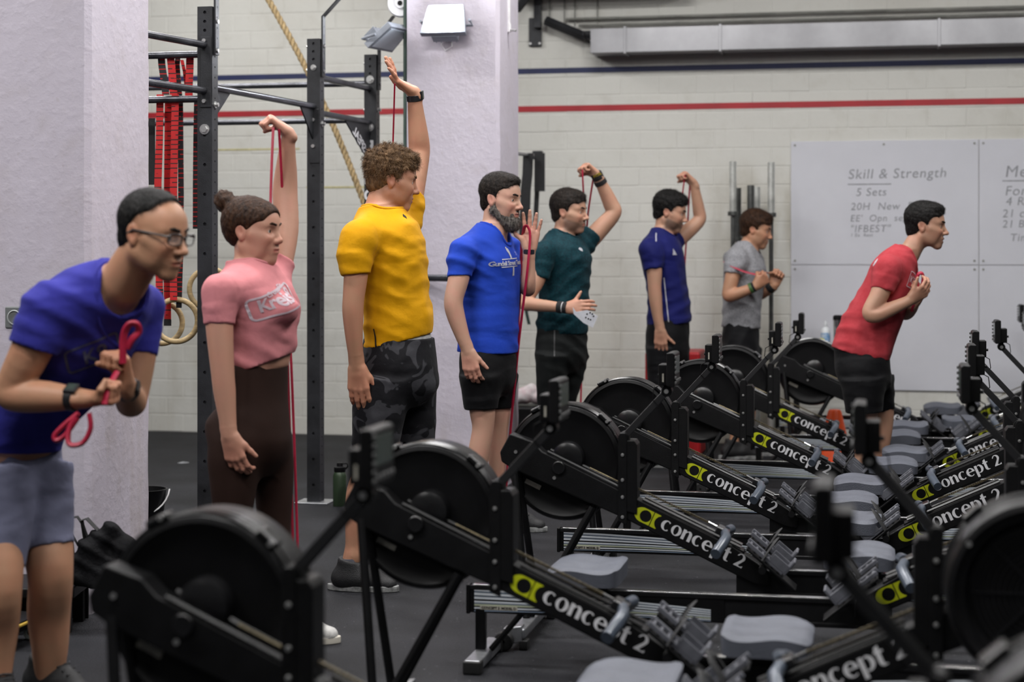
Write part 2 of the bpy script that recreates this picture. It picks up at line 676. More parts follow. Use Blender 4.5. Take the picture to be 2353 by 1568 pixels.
def pillar2_point(px, py):
    """point on the front face of the second pillar"""
    a = (px - CX) / F
    # face passes PIL2 with direction E1
    y = (PIL2[1] * CP + PIL2[0] * SP) / (CP + a * SP)
    return pt(px, py, y)


def floodlight(name, loc, rz, tilt, lit, label):
    t = empty(name, loc, rz)
    tag(t, label, 'lamp')
    R = Matrix.Rotation(tilt, 4, 'X')
    b = MB()
    b.T = R
    b.prism([(-0.135, -0.095), (0.135, -0.095), (0.105, 0.095), (-0.105, 0.095)], -0.02, 0.02, 'y')
    b.box((0, 0.045, -0.055), (0.15, 0.06, 0.09))
    for k in range(5):
        b.box((-0.06 + 0.03 * k, 0.082, -0.055), (0.006, 0.02, 0.085))
    b.build('housing', LAMPB, t, bevel=0.006)
    g = MB()
    g.T = R
    g.prism([(-0.112, -0.075), (0.112, -0.075), (0.09, 0.078), (-0.09, 0.078)], -0.0235, -0.018, 'y')
    g.build('glass', LAMPG if lit else LAMPO, t)
    br = MB()
    br.tube([(-0.145, 0.0, 0.0), (-0.145, 0.09, -0.02), (0.145, 0.09, -0.02), (0.145, 0.0, 0.0)], 0.008, 8)
    br.build('bracket', LAMPB, t)
    if lit:
        MB().tube([(0.0, 0.10, -0.02), (0.02, 0.095, -0.14), (-0.02, 0.09, -0.165), (-0.045, 0.095, -0.13), (-0.03, 0.1, -0.05)], 0.003, 6).build('cable', HOUSEM, t)
    if lit:
        L = bpy.data.lights.new('flood_beam', 'AREA')
        L.shape = 'RECTANGLE'
        L.size, L.size_y = 0.2, 0.14
        L.energy = 34
        L.color = (0.9, 0.94, 1.0)
        lo = bpy.data.objects.new('flood_beam', L)
        COL.objects.link(lo)
        lo.parent = t
        v = R @ Vector((0, -0.03, 0))
        lo.location = v
        lo.rotation_euler = (math.radians(90) + tilt, 0, 0)
    return t


p = pillar2_point(1032, 52)
floodlight('floodlight', p - E2 * 0.105, -PSI, math.radians(-24), True, 'lit white floodlight high on the pillar above the bearded man')
p = pt(893, 85, 10.25)
floodlight('floodlight', p, math.radians(62), math.radians(50), False, 'grey floodlight seen from behind beside the rig upright')
d = empty('round_lamp', pt(921, 8, 10.3), -PSI)
tag(d, 'round white lamp disc at the top edge beside the pillar', 'lamp')
MB().lathe([(0.001, -0.02), (0.03, -0.02), (0.034, -0.008), (0.075, -0.012), (0.082, 0.0), (0.082, 0.02), (0.001, 0.03)], (0, 0, 0), 'y', 40).build('shade', mat('lamp_white', (0.8, 0.8, 0.82), 0.35), d)
MB().lathe([(0.001, -0.024), (0.014, -0.024), (0.016, -0.018)], (0, 0, 0), 'y', 20).build('boss', BLACKP, d)

# conduit down the left side of pillar 2, and the pipe with a valve on its right side
c = pt(931, 120, 10.28)
o = MB().cyl((c.x, c.y, 0.3), (c.x, c.y, CEIL), 0.011, 10).build('conduit', mat('dark_green_pipe', (0.06, 0.10, 0.08), 0.5, 0, 0.2, 10))
tag(o, 'thin dark conduit running down the edge of the pillar', 'pipe')
t = empty('valve_pipe', pt(1168, 70, 10.36))
tag(t, 'white vertical pipe with a small tap on the pillar side', 'pipe')
PW = mat('white_pipe', (0.62, 0.61, 0.62), 0.45, 0, 0.08, 20)
MB().cyl((0, 0, 0), (0, 0, 0.85), 0.013, 12).build('pipe', PW, t)
MB().cyl((0, 0, -0.01), (0, 0, 0.04), 0.018, 12).build('collar', PW, t)
MB().tube([(0, 0, 0.0), (0.03, -0.02, 0.0), (0.045, -0.03, -0.005)], 0.008, 8).build('tap', STEEL, t)

# power socket on pillar 1
t = empty('power_socket', pt(32, 730, 6.667 + 0.06), -PSI)
tag(t, 'grey double power socket on the pillar behind the man with glasses', 'socket')
MB().box((0, 0.012, 0), (0.075, 0.03, 0.085)).build('box', mat('socket_grey', (0.16, 0.17, 0.17), 0.5), t, bevel=0.006)
MB().lathe([(0.03, -0.006), (0.026, -0.008), (0.024, 0.0), (0.001, 0.002)], (0.004, 0, 0), 'y', 28).build('lid', mat('socket_lid', (0.42, 0.44, 0.44), 0.4), t)

# ---- air duct, pipes and the black bracket at the top of the wall
def onwall(o):
    o.location, o.rotation_euler = wall.location, wall.rotation_euler
    return o


DUCTM = mat('galvanised_sheet', (0.34, 0.34, 0.355), 0.42, 0.6, 0.16, 2.4, 0.05, 9)
duct = empty('air_duct', wall.location, -PSI)
tag(duct, 'long galvanised rectangular air duct high on the wall', 'duct')
off = 0.26
ul, zt = wallp(1356, 66, off)
_, zb = wallp(1356, 122, off)
ur = wallp(2600, 100, off)[0]
cuts = [ul, wallp(1436, 66, off)[0], wallp(1655, 66, off)[0], wallp(2158, 66, off)[0], ur]
for a, b in zip(cuts, cuts[1:]):
    MB().box(((a + b) / 2, -off / 2 - 0.008, (zt + zb) / 2), (b - a - 0.004, off - 0.014, zt - zb)).build('duct_section', DUCTM, duct, bevel=0.003)
for a in cuts[1:4]:
    MB().box((a, -off / 2 - 0.010, (zt + zb) / 2), (0.02, off - 0.004, zt - zb + 0.018)).build('flange', DUCTM, duct, bevel=0.002)
CONDM = mat('grey_conduit', (0.22, 0.22, 0.20), 0.5, 0.2, 0.2, 6)
for k, (a, b) in enumerate((((1300, 47), (2500, 8)), ((1330, 58), (2500, 27)))):
    (ua, za), (ub, zb2) = wallp(*a, 0.05), wallp(*b, 0.05)
    zz = (za + zb2) / 2
    o = onwall(MB().cyl((ua, -0.05, zz), (ub, -0.05, zz), 0.010, 10).build('conduit', CONDM))
    tag(o, ['upper grey conduit above the air duct', 'lower grey conduit just above the air duct'][k], 'pipe')
for k, px in enumerate((1262, 1296, 1320, 1372)):
    u, z = wallp(px, 60, 0.05)
    o = onwall(MB().cyl((u, -0.03, z), (u, -0.03, 3.6), 0.005, 8).build('cable', CONDM))
    tag(o, ['thin cable beside the black wall bracket', 'second thin cable right of the black bracket', 'third thin cable left of the duct end',
            'thin cable running up from the duct end'][k], 'cable')
brk = empty('wall_bracket', wall.location, -PSI)
tag(brk, 'black steel wall bracket with a slanting arm above the barbells', 'bracket')
u, z = wallp(1230, 74, 0.02)
MB().box((u, -0.02, z), (0.095, 0.02, 0.21)).build('wall_plate', RIGM, brk, bevel=0.004)
for dx in (-0.035, 0.035):
    MB().cyl((u + dx, -0.028, z - 0.085), (u + dx, -0.036, z - 0.085), 0.009, 8).build('bolt', STEEL, brk)
u2, z2 = wallp(1236, 30, 0.06)
MB().box((u2, -0.06, z2 + 0.25), (0.055, 0.05, 0.72)).build('upright_bar', RIGM, brk, bevel=0.004)
ua, za = wallp(1252, 46, 0.12)
ub, zb2 = wallp(1345, 84, 0.12)
MB().tube([(ua, -0.10, za), (ub, -0.10, zb2)], 0.034, 4).build('slanting_arm', RIGM, brk, smooth=0)
MB().tube([(ub - 0.02, -0.10, zb2 + 0.01), (ub + 0.05, -0.10, zb2 + 0.01)], 0.036, 8).build('end_cap', RIGM, brk, smooth=0)
MB().tube([(ub, -0.15, zb2 + 0.03), (ub + 0.01, -0.15, zb2 - 0.03), (ub + 0.05, -0.15, zb2 - 0.05)], 0.006, 6).build('cable', BLACKP, brk)
ua, za = wallp(1188, 22, 0.3)
MB().tube([(ua, -0.3, za), (u2, -0.1, z2 + 0.2)], 0.03, 6).build('brace', RIGM, brk, smooth=0)

# ---- whiteboard of four sheets with marker writing
WBM = mat('whiteboard_laminate', (0.60, 0.605, 0.65), 0.16, 0, 0.03, 2.0, spec=0.5)
INK = mat('marker_ink', (0.26, 0.265, 0.285), 0.5, 0, 0.25, 40)
wb = empty('whiteboard', wall.location, -PSI)
tag(wb, 'large white wall board of four sheets with handwritten workout', 'whiteboard')
ux0, zt = wallp(1817, 325, 0.012)
ux1 = wallp(2249, 325, 0.012)[0]
zm = wallp(2032, 609, 0.012)[1]
zb = wallp(2150, 899, 0.012)[1]
ux2 = ux1 + (ux1 - ux0)
g = 0.004
for (a, b) in ((ux0, ux1), (ux1, ux2)):
    for (lo_, hi_) in ((zb, zm), (zm, zt)):
        pn = MB().box(((a + b) / 2, -0.018, (lo_ + hi_) / 2), (b - a - g, 0.012, hi_ - lo_ - g)).build('panel', WBM, wb, bevel=0.0015)
        for (sx, sz) in ((a + 0.03, lo_ + 0.03), (b - 0.03, lo_ + 0.03), (a + 0.03, hi_ - 0.03), (b - 0.03, hi_ - 0.03), ((a + b) / 2, hi_ - 0.03)):
            MB().cyl((sx, -0.024, sz), (sx, -0.028, sz), 0.008, 8).build('screw', CONDM, pn)


def wtext(txt, px, py, size, shear=0.15, align='LEFT', sp=1.1):
    u, z = wallp(px, py, 0.012)
    me = text_mesh(txt, size, 0.0006, 0.0, align, shear, sp)
    T = Matrix.Translation((u, -0.0252, z)) @ Matrix.Rotation(math.radians(90), 4, 'X') @ Matrix.Rotation(math.radians(0.6), 4, 'Z')
    me.transform(T)
    link('lettering', me, INK, wb)


for (a, b, c_, s_) in (('Skill & Strength', 1948, 402, 0.098), ('5 Sets', 1966, 443, 0.080), ('20H  New  Pillar"', 1954, 476, 0.074), ("EE'  Opn  segment\"", 1953, 503, 0.066),
                       ('"IFBEST"', 1953, 527, 0.072), ('1 Ex  Rest', 1954, 541, 0.034), ('Metcon', 2308, 396, 0.115), ('For Time', 2308, 440, 0.095), ('4 Rounds', 2310, 464, 0.085),
                       ('21 cal', 2302, 492, 0.080), ('21 Bar', 2302, 516, 0.075), ('Time', 2320, 547, 0.075)):
    wtext(a, b, c_, s_)
for (xa, xb, y) in ((1948, 2048, 424), (2303, 2380, 416)):
    (ua, za), (ub, _) = wallp(xa, y, 0.012), wallp(xb, y, 0.012)
    MB().box(((ua + ub) / 2, -0.0246, za), (ub - ua, 0.001, 0.008)).build('underline', INK, wb, smooth=0)

# ---- barbells standing against the wall
def barbell(px, pytop, y, lean, label, m1, m2):
    top = pt(px, pytop, y)
    t = empty('barbell', (top.x, top.y, 0))
    tag(t, label, 'barbell', 'barbells standing at the wall')
    H = top.z
    MB().cyl((0, 0, 0.0), (0, 0, 0.36), 0.025, 16).build('sleeve', m1, t, bevel=0.002)
    MB().cyl((0, 0, 0.36), (0, 0, 0.385), 0.036, 18).build('collar', m2, t, bevel=0.003)
    MB().cyl((0, 0, 0.385), (0, 0, H - 0.38), 0.0155, 14).build('shaft', m2, t)
    MB().cyl((0, 0, H - 0.38), (0, 0, H - 0.35), 0.036, 18).build('collar', m2, t, bevel=0.003)
    MB().cyl((0, 0, H - 0.35), (0, 0, H), 0.025, 16).build('sleeve', m1, t, bevel=0.002)
    return t


DARKST = mat('worn_dark_steel', (0.13, 0.135, 0.13), 0.38, 0.8, 0.3, 12)
CHR2 = mat('worn_chrome', (0.55, 0.56, 0.53), 0.35, 0.5, 0.25, 10)
barbell(1684, 371, 12.15, 0, 'barbell with worn chrome sleeve left of the man in grey', CHR2, DARKST)
barbell(1695, 432, 12.30, 0, 'dark barbell close behind the leftmost chrome barbell', DARKST, DARKST)
barbell(1725, 426, 12.15, 0, 'dark steel barbell behind the head of the man in grey', DARKST, DARKST)
barbell(1739, 430, 12.35, 0, 'lighter barbell just right of the dark one behind the man in grey', CHR2, DARKST)
barbell(1772, 373, 12.05, 0, 'barbell with chrome sleeve nearest the whiteboard', CHR2, DARKST)

# ---- black straps on a peg beside pillar 2
t = empty('strap_peg', (0, 0, 0))
tag(t, 'grey steel peg on the wall beside the pillar', 'peg')
a, b = pt(1180, 352, 11.9), pt(1226, 358, 12.2)
MB().cyl(a, b, 0.013, 10).build('peg', ALU, t)
c = pt(1236, 357, 12.3)
MB().box(c, (0.07, 0.06, 0.06), ROTW.to_3x3()).build('mount', RIGM, t, bevel=0.004)
STRAPM = mat('black_webbing', (0.008, 0.008, 0.009), 0.7, 0, 0.3, 60, 0.2, 300)


def strap(name, pix, y, w, label, cat='strap', group=None, m=None, th=0.006):
    P = [pt(x, yy, y) for (x, yy) in pix]
    mb = MB()
    vs, fs = [], []
    for i, p in enumerate(P):
        for (sx, sy) in ((-1, -1), (1, -1), (1, 1), (-1, 1)):
            q = p + E1 * (sx * w / 2) + E2 * (sy * th / 2)
            vs.append(q)
    for i in range(len(P) - 1):
        for k in range(4):
            fs.append((i * 4 + k, i * 4 + (k + 1) % 4, i * 4 + 4 + (k + 1) % 4, i * 4 + 4 + k))
    fs += [(3, 2, 1, 0), tuple(len(vs) - 4 + k for k in range(4))]
    mb.add(vs, fs)
    o = mb.build(name, m or STRAPM, smooth=50)
    return tag(o, label, cat, group)


strap('strap', [(1214, 352), (1212, 400), (1208, 440), (1206, 500), (1204, 545)], 12.10, 0.072, 'wide black strap hanging from the peg beside the pillar', group='straps on the peg')
strap('strap', [(1240, 352), (1240, 400), (1240, 440)], 12.16, 0.075, 'short black strap hanging right of the long one', group='straps on the peg')
strap('strap', [(1234, 360), (1234, 440), (1231, 500), (1226, 545)], 12.22, 0.034, 'narrow black strap dangling between the two wide ones', group='straps on the peg')
strap('strap', [(1208, 700), (1210, 720), (1216, 746)], 12.1, 0.022, 'thin dark strap tail below the elbow of the man in teal', m=mat('dark_green_webbing', (0.01, 0.03, 0.025), 0.7))

# ================================================================== rowing machines
BANG = math.atan(0.46)


def glyph_word():
    """the rower's name in fat thick-and-thin letters; baseline at 0, x height 1"""
    L = []

    def O(x):
        return [arc(x + 0.52, 0.5, 0.50, 0.52, 0, 360, 28)[:-1], arc(x + 0.50, 0.5, 0.22, 0.44, 0, 360, 24)[:-1][::-1]]

    def C(x):
        return [arc(x + 0.52, 0.5, 0.50, 0.52, 52, 308, 22) + arc(x + 0.56, 0.5, 0.24, 0.43, 318, 42, 18)]

    def N(x):
        return [[(x, 0), (x, 1), (x + 0.30, 1), (x + 0.30, 0.93)] + arc(x + 0.62, 0.62, 0.30, 0.39, 135, 0, 10) +
                [(x + 0.92, 0), (x + 0.62, 0), (x + 0.62, 0.7)] + arc(x + 0.5, 0.7, 0.12, 0.17, 0, 150, 6) + [(x + 0.30, 0.66), (x + 0.30, 0)]]

    def Eg(x):
        return [arc(x + 0.52, 0.5, 0.50, 0.52, -2, 308, 26) + arc(x + 0.58, 0.5, 0.28, 0.43, 312, 190, 14) + [(x + 0.32, 0.48)],
                [(x + 0.32, 0.58)] + arc(x + 0.54, 0.58, 0.2, 0.34, 175, 5, 12)]

    def Pg(x):
        return [[(x, -0.42), (x, 1), (x + 0.30, 1), (x + 0.30, -0.42)], [(x + 0.34, 0.90)] + arc(x + 0.48, 0.5, 0.50, 0.52, 84, -84, 20) + [(x + 0.34, 0.02), (x + 0.34, 0.12)] +
                arc(x + 0.46, 0.5, 0.22, 0.40, -80, 80, 16) + [(x + 0.34, 0.82)]]

    def Tg(x):
        return [[(x + 0.12, 0.86), (x, 0.86), (x, 1.0), (x + 0.12, 1.0), (x + 0.12, 1.22), (x + 0.42, 1.36), (x + 0.42, 1.0), (x + 0.62, 1.0), (x + 0.62, 0.86),
                 (x + 0.42, 0.86)] + arc(x + 0.54, 0.2, 0.12, 0.14, 180, 290, 6) + [(x + 0.66, 0.0)] + arc(x + 0.40, 0.26, 0.28, 0.30, 285, 180, 8)]

    def Two(x):
        return [arc(x + 0.42, 0.92, 0.40, 0.40, 170, -40, 16) + [(x + 0.40, 0.16), (x + 0.60, 0.08), (x + 0.85, 0.22), (x + 0.82, 0.0), (x, 0.0), (x, 0.08), (x + 0.48, 0.70)] +
                arc(x + 0.36, 0.94, 0.20, 0.28, -20, 160, 12)]

    x = 0.0
    for fn, w in ((C, 1.02), (O, 1.12), (N, 1.02), (C, 1.0), (Eg, 1.1), (Pg, 1.06), (Tg, 1.22), (Two, 0.9)):
        L += fn(x)
        x += w
    return L, x


WORD, WORDW = glyph_word()
LOGO_A = [arc(-0.35, 0, 0.75, 0.62, 90, 270, 18) + [(0.42, -0.62), (0.42, 0.62)], arc(-0.12, 0.0, 0.50, 0.50, 0, 360, 26)[:-1][::-1]]
LOGO_B = [[(0.50, 0.62), (0.50, -0.62), (1.02, -0.62)] + arc(1.35, 0, 0.62, 0.62, 245, 115, 14) + [(1.02, 0.62)]]


def beam_pt(x, d, y):
    """x along the rower, d square to the beam (up positive), measured from its centre line"""
    return Vector((x + d * math.sin(BANG), y, 0.487 - 0.46 * x + d * math.cos(BANG)))


def make_rower():
    root = empty('rowing_machine')
    # main beam, nose to foot
    b = MB()
    hw = 0.034
    nose = [(-0.458, 0.661), (-0.452, 0.626), (-0.403, 0.597), (0.0, 0.433), (0.462, 0.215), (0.52, 0.205), (0.52, 0.262), (0.387, 0.348), (-0.30, 0.668), (-0.335, 0.704), (-0.352, 0.708), (-0.42, 0.730)]
    b.prism(nose, -hw, hw)
    beam = b.build('beam', BLACKM, root, bevel=0.006)
    lip = MB()
    for s in (-1, 1):
        lip.tube([beam_pt(-0.30, 0.047, s * 0.030), beam_pt(-0.03, 0.047, s * 0.030)], 0.006, 6)
        lip.tube([beam_pt(0.05, 0.044, s * 0.030), beam_pt(0.40, 0.044, s * 0.030)], 0.006, 6)
    lip.build('edge_lip', BLACKG, beam)
    for (x, z) in ((-0.398, 0.664), (-0.255, 0.573)):
        for s in (-1, 1):
            MB().cyl((x, s * hw, z), (x, s * (hw + 0.004), z), 0.0065, 10).build('bolt', STEEL, beam)
    MB().cyl((-0.238, -hw, 0.6115), (-0.238, -hw - 0.014, 0.6115), 0.024, 20).build('hub_knob', BLACKG, beam, bevel=0.004)
    for s in (-1, 1):
        # lettering on both flanks, reading left to right from that side
        h = 0.0370
        for nm, loops, w0, mm in (('logo_mark', LOGO_A + LOGO_B, None, LIMEM), ('lettering', WORD, None, WHITEPR)):
            me = curve_mesh(nm, loops, 0.0006)
            if nm == 'logo_mark':
                sc, t0 = 0.043, 0.094
                T = Matrix.Translation((t0, -0.006, 0)) @ Matrix.Scale(sc, 4)
            else:
                sc = h
                T = Matrix.Translation((0.150, -0.5 * h - 0.004, 0)) @ Matrix.Diagonal((0.325 / WORDW, h, h, 1))
            if s > 0:
                Lx = 0.545
                T = Matrix.Translation((-Lx, 0, 0)) @ T
            me.transform(T)
            # flat XY text onto the flank
            R = Matrix.Rotation(math.radians(90), 4, 'X')
            if s < 0:
                M = Matrix.Translation((0, -hw - 0.0012, 0.487)) @ Matrix.Rotation(BANG, 4, 'Y') @ R
            else:
                M = Matrix.Translation((0, hw + 0.0012, 0.487)) @ Matrix.Rotation(BANG, 4, 'Y') @ Matrix.Rotation(math.pi, 4, 'Z') @ R
            me.transform(M)
            link(nm, me, mm, beam)
    # flywheel housing on the far flank
    fc = (-0.232, 0.0, 0.619)
    y0, y1 = 0.037, 0.205
    f = MB()
    f.lathe([(0.001, y0 + 0.012), (0.150, y0 + 0.010), (0.188, y0 + 0.006), (0.196, y0), (0.208, y0 + 0.004), (0.214, y0 + 0.02), (0.214, y1 - 0.02), (0.208, y1 - 0.004),
             (0.196, y1), (0.186, y1 - 0.008), (0.172, y1 - 0.010), (0.160, y1 - 0.03), (0.001, y1 - 0.03)], fc, 'y', 64)
    fly = f.build('flywheel_housing', BLACKP, root)
    rim = MB()
    for yy in (y0 + 0.012, y0 + 0.040):
        rim.lathe([(0.214, yy), (0.2185, yy + 0.003), (0.2185, yy + 0.009), (0.214, yy + 0.012)], fc, 'y', 40, math.radians(-8), math.radians(165))
    rim.build('rim_band', BLACKG, fly)
    for k, a in enumerate((48, 118)):
        t = math.radians(a)
        c = Vector((fc[0] + 0.221 * math.cos(t), y0 + 0.03, fc[2] + 0.221 * math.sin(t)))
        MB().box(c, (0.052, 0.05, 0.016), Matrix.Rotation(-(t - math.pi / 2), 3, 'Y')).build('rim_clip', BLACKG, fly, bevel=0.006, seg=3)
        MB().cyl(c + Vector((0.014 * math.sin(t), -0.026, -0.014 * math.cos(t))), c + Vector((0.014 * math.sin(t), -0.031, -0.014 * math.cos(t))), 0.006, 8).build('screw', STEEL, fly)
    MB().lathe([(0.001, -0.002), (0.040, -0.002), (0.056, 0.004), (0.060, 0.016), (0.060, 0.06)], (fc[0] + 0.018, 0.0, fc[2] + 0.022), 'y', 32).build('hub_cover', BLACKG, fly)
    g = MB()
    for r in [0.03 + 0.013 * i for i in range(10)]:
        g.lathe([(r - 0.0022, y1 - 0.032), (r - 0.0018, y1 - 0.027), (r + 0.0018, y1 - 0.027), (r + 0.0022, y1 - 0.032)], fc, 'y', 40)
    for k in range(8):
        t = k * math.pi / 4
        g.box((fc[0] + 0.09 * math.cos(t), y1 - 0.027, fc[2] + 0.09 * math.sin(t)), (0.13, 0.004, 0.006), Matrix.Rotation(-t, 3, 'Y'))
    g.build('air_grille', BLACKG, fly)
    for (dx, w, hh, mm) in ((-0.075, 0.062, 0.017, LABELM), (-0.140, 0.04, 0.026, BLUELAB)):
        c = beam_pt(fc[0] + dx, -0.100 if mm is LABELM else -0.096, y0 - 0.0006)
        c.y = y0 + 0.0040
        MB().box(c, (w, 0.0012, hh), Matrix.Rotation(BANG, 3, 'Y')).build('label', mm, fly, smooth=0)
    for k in range(4):
        t = math.radians(35 + 90 * k)
        for yy in (y1 + 0.002,):
            MB().cyl((fc[0] + 0.197 * math.cos(t), y1 - 0.004, fc[2] + 0.197 * math.sin(t)), (fc[0] + 0.197 * math.cos(t), yy, fc[2] + 0.197 * math.sin(t)), 0.007, 8).build('screw', STEEL, fly)
    # upright post with the monitor arm
    p = MB()
    p.prism([(-0.021, 0.425), (0.012, 0.410), (0.012, 0.725), (0.004, 0.742), (-0.013, 0.742), (-0.021, 0.730)], -0.044, -0.036)
    p.prism([(-0.021, 0.425), (0.012, 0.410), (0.012, 0.725), (0.004, 0.742), (-0.013, 0.742), (-0.021, 0.730)], 0.036, 0.044)
    p.prism([(0.010, 0.46), (0.048, 0.45), (0.048, 0.700), (0.038, 0.715), (0.010, 0.715)], -0.042, 0.042)
    p.prism([(-0.02, 0.50), (0.012, 0.50), (0.012, 0.66), (-0.02, 0.66)], -0.037, 0.037)
    post = p.build('post', BLACKM, root, bevel=0.003)
    for z in (0.663, 0.573, 0.5115, 0.4395):
        for s in (-1, 1):
            MB().lathe([(0.001, -0.005 * 1), (0.005, -0.0045), (0.0066, -0.001), (0.0066, 0.001)], (-0.004, s * 0.045, z), 'y', 12).build('bolt', STEEL, post) if s < 0 else \
                MB().lathe([(0.001, 0.005), (0.005, 0.0045), (0.0066, 0.001), (0.0066, -0.001)], (-0.004, s * 0.045, z), 'y', 12).build('bolt', STEEL, post)
    # arm
    A, Bp = Vector((-0.004, 0, 0.724)), Vector((0.152, 0, 0.893))
    arm = empty('monitor_arm', (0, 0, 0), 0, root)
    am = MB()
    dr = (Bp - A).normalized()
    rot = Matrix.Rotation(-math.atan2(dr.z, dr.x), 3, 'Y')
    for s in (-1, 1):
        am.box((A + Bp) / 2 + Vector((0, s * 0.020, 0)), ((Bp - A).length, 0.006, 0.024), rot)
    am.box((A + Bp) / 2 + Vector((-0.003, 0, 0.003)), ((Bp - A).length * 0.9, 0.034, 0.006), rot)
    am.build('arm_bar', ARMM, arm, bevel=0.002)
    for q in (A, Bp):
        MB().cyl(q + Vector((0, -0.026, 0)), q + Vector((0, 0.026, 0)), 0.0195, 20).build('pivot_disc', BLACKM, arm, bevel=0.003)
        for s in (-1, 1):
            MB().cyl(q + Vector((0, s * 0.026, 0)), q + Vector((0, s * 0.031, 0)), 0.0085, 10).build('bolt', STEEL, arm)
    # monitor
    mon = empty('monitor', (0, 0, 0), 0, root)
    MB().box(Bp + Vector((-0.010, 0, 0.060)), (0.034, 0.092, 0.075)).build('battery_box', BLACKP, mon, bevel=0.004)
    MB().box(Bp + Vector((-0.010, -0.0465, 0.050)), (0.006, 0.001, 0.03)).build('sticker', LABELM, mon, smooth=0)
    MB().prism([(Bp.x + 0.006, Bp.z + 0.022), (Bp.x + 0.030, Bp.z + 0.018), (Bp.x + 0.036, Bp.z + 0.022), (Bp.x + 0.036, Bp.z + 0.136), (Bp.x + 0.028, Bp.z + 0.142), (Bp.x + 0.006, Bp.z + 0.140)], -0.080, 0.080).build(
        'case', BLACKP, mon, bevel=0.004)
    MB().box(Bp + Vector((0.0365, 0, 0.095)), (0.002, 0.125, 0.062)).build('screen', SCREENM, mon, bevel=0.0005)
    for k in range(5):
        MB().box(Bp + Vector((0.039, -0.056 + 0.028 * k, 0.040)), (0.006, 0.018, 0.012)).build('button', mat('monitor_button', (0.09, 0.09, 0.09), 0.5), mon, bevel=0.002)
    for k in range(6):
        MB().box(Bp + Vector((0.039, -0.078, 0.035 + 0.018 * k)), (0.006, 0.008, 0.010)).build('button', mat('monitor_button', (0.09, 0.09, 0.09), 0.5), mon, bevel=0.002)
    MB().cyl(Bp + Vector((-0.027, 0.02, 0.055)), Bp + Vector((-0.036, 0.02, 0.055)), 0.006, 10).build('knob', BLACKP, mon)
    MB().tube([Bp + Vector((-0.01, -0.028, 0.03)), Bp + Vector((-0.045, -0.03, 0.01)), Bp + Vector((-0.05, -0.03, -0.03)), Bp + Vector((-0.03, -0.028, -0.05))], 0.0022, 6).build('cable', BLACKP, mon)
    MB().box(Bp + Vector((0, 0, 0.012)), (0.022, 0.032, 0.03)).build('neck', BLACKM, mon, bevel=0.003)
    # chain and handle
    ch = MB()
    c0, c1 = Vector((0.03, 0, 0.545)), Vector((0.300, 0, 0.424))
    n = 34
    for i in range(n):
        q = c0.lerp(c1, (i + 0.5) / n)
        ch.box(q, ((c1 - c0).length / n * 0.86, 0.0085 if i % 2 else 0.005, 0.0075), Matrix.Rotation(BANG * 0.97, 3, 'Y'))
    ch.cyl(Vector((-0.022, 0, 0.560)), Vector((-0.13, 0, 0.6085)), 0.003, 6)
    ch.build('chain', CHAINM, root, smooth=0)
    hd = empty('handle', (0, 0, 0), 0, root)
    MB().cyl(c1, c1 + Vector((0.030, 0, -0.015)), 0.0045, 10).build('swivel', CHROME, hd)
    MB().box((0.352, 0, 0.394), (0.05, 0.07, 0.028), Matrix.Rotation(BANG, 3, 'Y')).build('handle_mount', BLACKG, hd, bevel=0.006)
    for s in (-1, 1):
        MB().tube([(0.362, s * 0.025, 0.392), (0.372, s * 0.10, 0.386), (0.362, s * 0.16, 0.372), (0.345, s * 0.225, 0.350)], [0.0165, 0.018, 0.019, 0.0185], 14).build('grip', HANDM, hd, smooth=60)
    MB().prism([(0.385, 0.352), (0.43, 0.330), (0.43, 0.312), (0.39, 0.33)], -0.03, 0.03).build('handle_rest', BLACKP, root, bevel=0.003)
    # foot stretchers
    for s in (-1, 1):
        ft = empty('footrest', (0, s * 0.105, 0), 0, root)
        R = Matrix.Rotation(math.radians(40), 3, 'Y')
        c = Vector((0.515, 0, 0.318))
        MB().box(c + R @ Vector((0.03, 0, -0.012)), (0.22, 0.10, 0.010), R).build('foot_board', BLACKP, ft, bevel=0.003)
        fx = MB()
        for yy in (-0.036, 0.036):
            fx.box(c + R @ Vector((-0.01, yy, 0.004)), (0.16, 0.012, 0.014), R)
        for k in range(6):
            fx.box(c + R @ Vector((-0.075 + 0.026 * k, 0, 0.002)), (0.009, 0.07, 0.010), R)
        fx.build('flex_foot', FOOTM, ft, bevel=0.002)
        h = MB()
        h.box(c + R @ Vector((0.075, 0, 0.032)), (0.010, 0.084, 0.062), R)
        h.box(c + R @ Vector((0.04, -0.04, 0.022)), (0.07, 0.006, 0.034), R)
        h.box(c + R @ Vector((0.04, 0.04, 0.022)), (0.07, 0.006, 0.034), R)
        h.build('heel_cup', FOOTM, ft, bevel=0.003)
        st = c + R @ Vector((-0.02, 0, 0))
        MB().tube([st + Vector((0, -0.05, -0.01)), st + R @ Vector((0, -0.045, 0.05)), st + R @ Vector((0, 0, 0.075)), st + R @ Vector((0, 0.045, 0.05)), st + Vector((0, 0.05, -0.01))], 0.013, 8, flat=0.25).build('strap', STRAPM, ft)
    MB().cyl((0.50, -0.15, 0.285), (0.50, 0.15, 0.285), 0.014, 10).build('foot_axle', BLACKM, root)
    # monorail
    r = MB()
    zt, zb = 0.262, 0.170
    r.prism([(-0.014, zb), (0.014, zb), (0.014, zb + 0.012), (0.010, zb + 0.016), (0.010, zt - 0.016), (0.018, zt - 0.012), (0.018, zt), (-0.018, zt), (-0.018, zt - 0.012), (-0.010, zt - 0.016),
             (-0.010, zb + 0.016), (-0.014, zb + 0.012)], 0.40, 1.80, 'x')
    rail = r.build('monorail', mat('black_anodised', (0.011, 0.011, 0.012), 0.3, 0.3, 0.2, 8), root)
    MB().box((1.115, 0, zt + 0.002), (1.35, 0.030, 0.004)).build('steel_track', CHROME, rail, bevel=0.001)
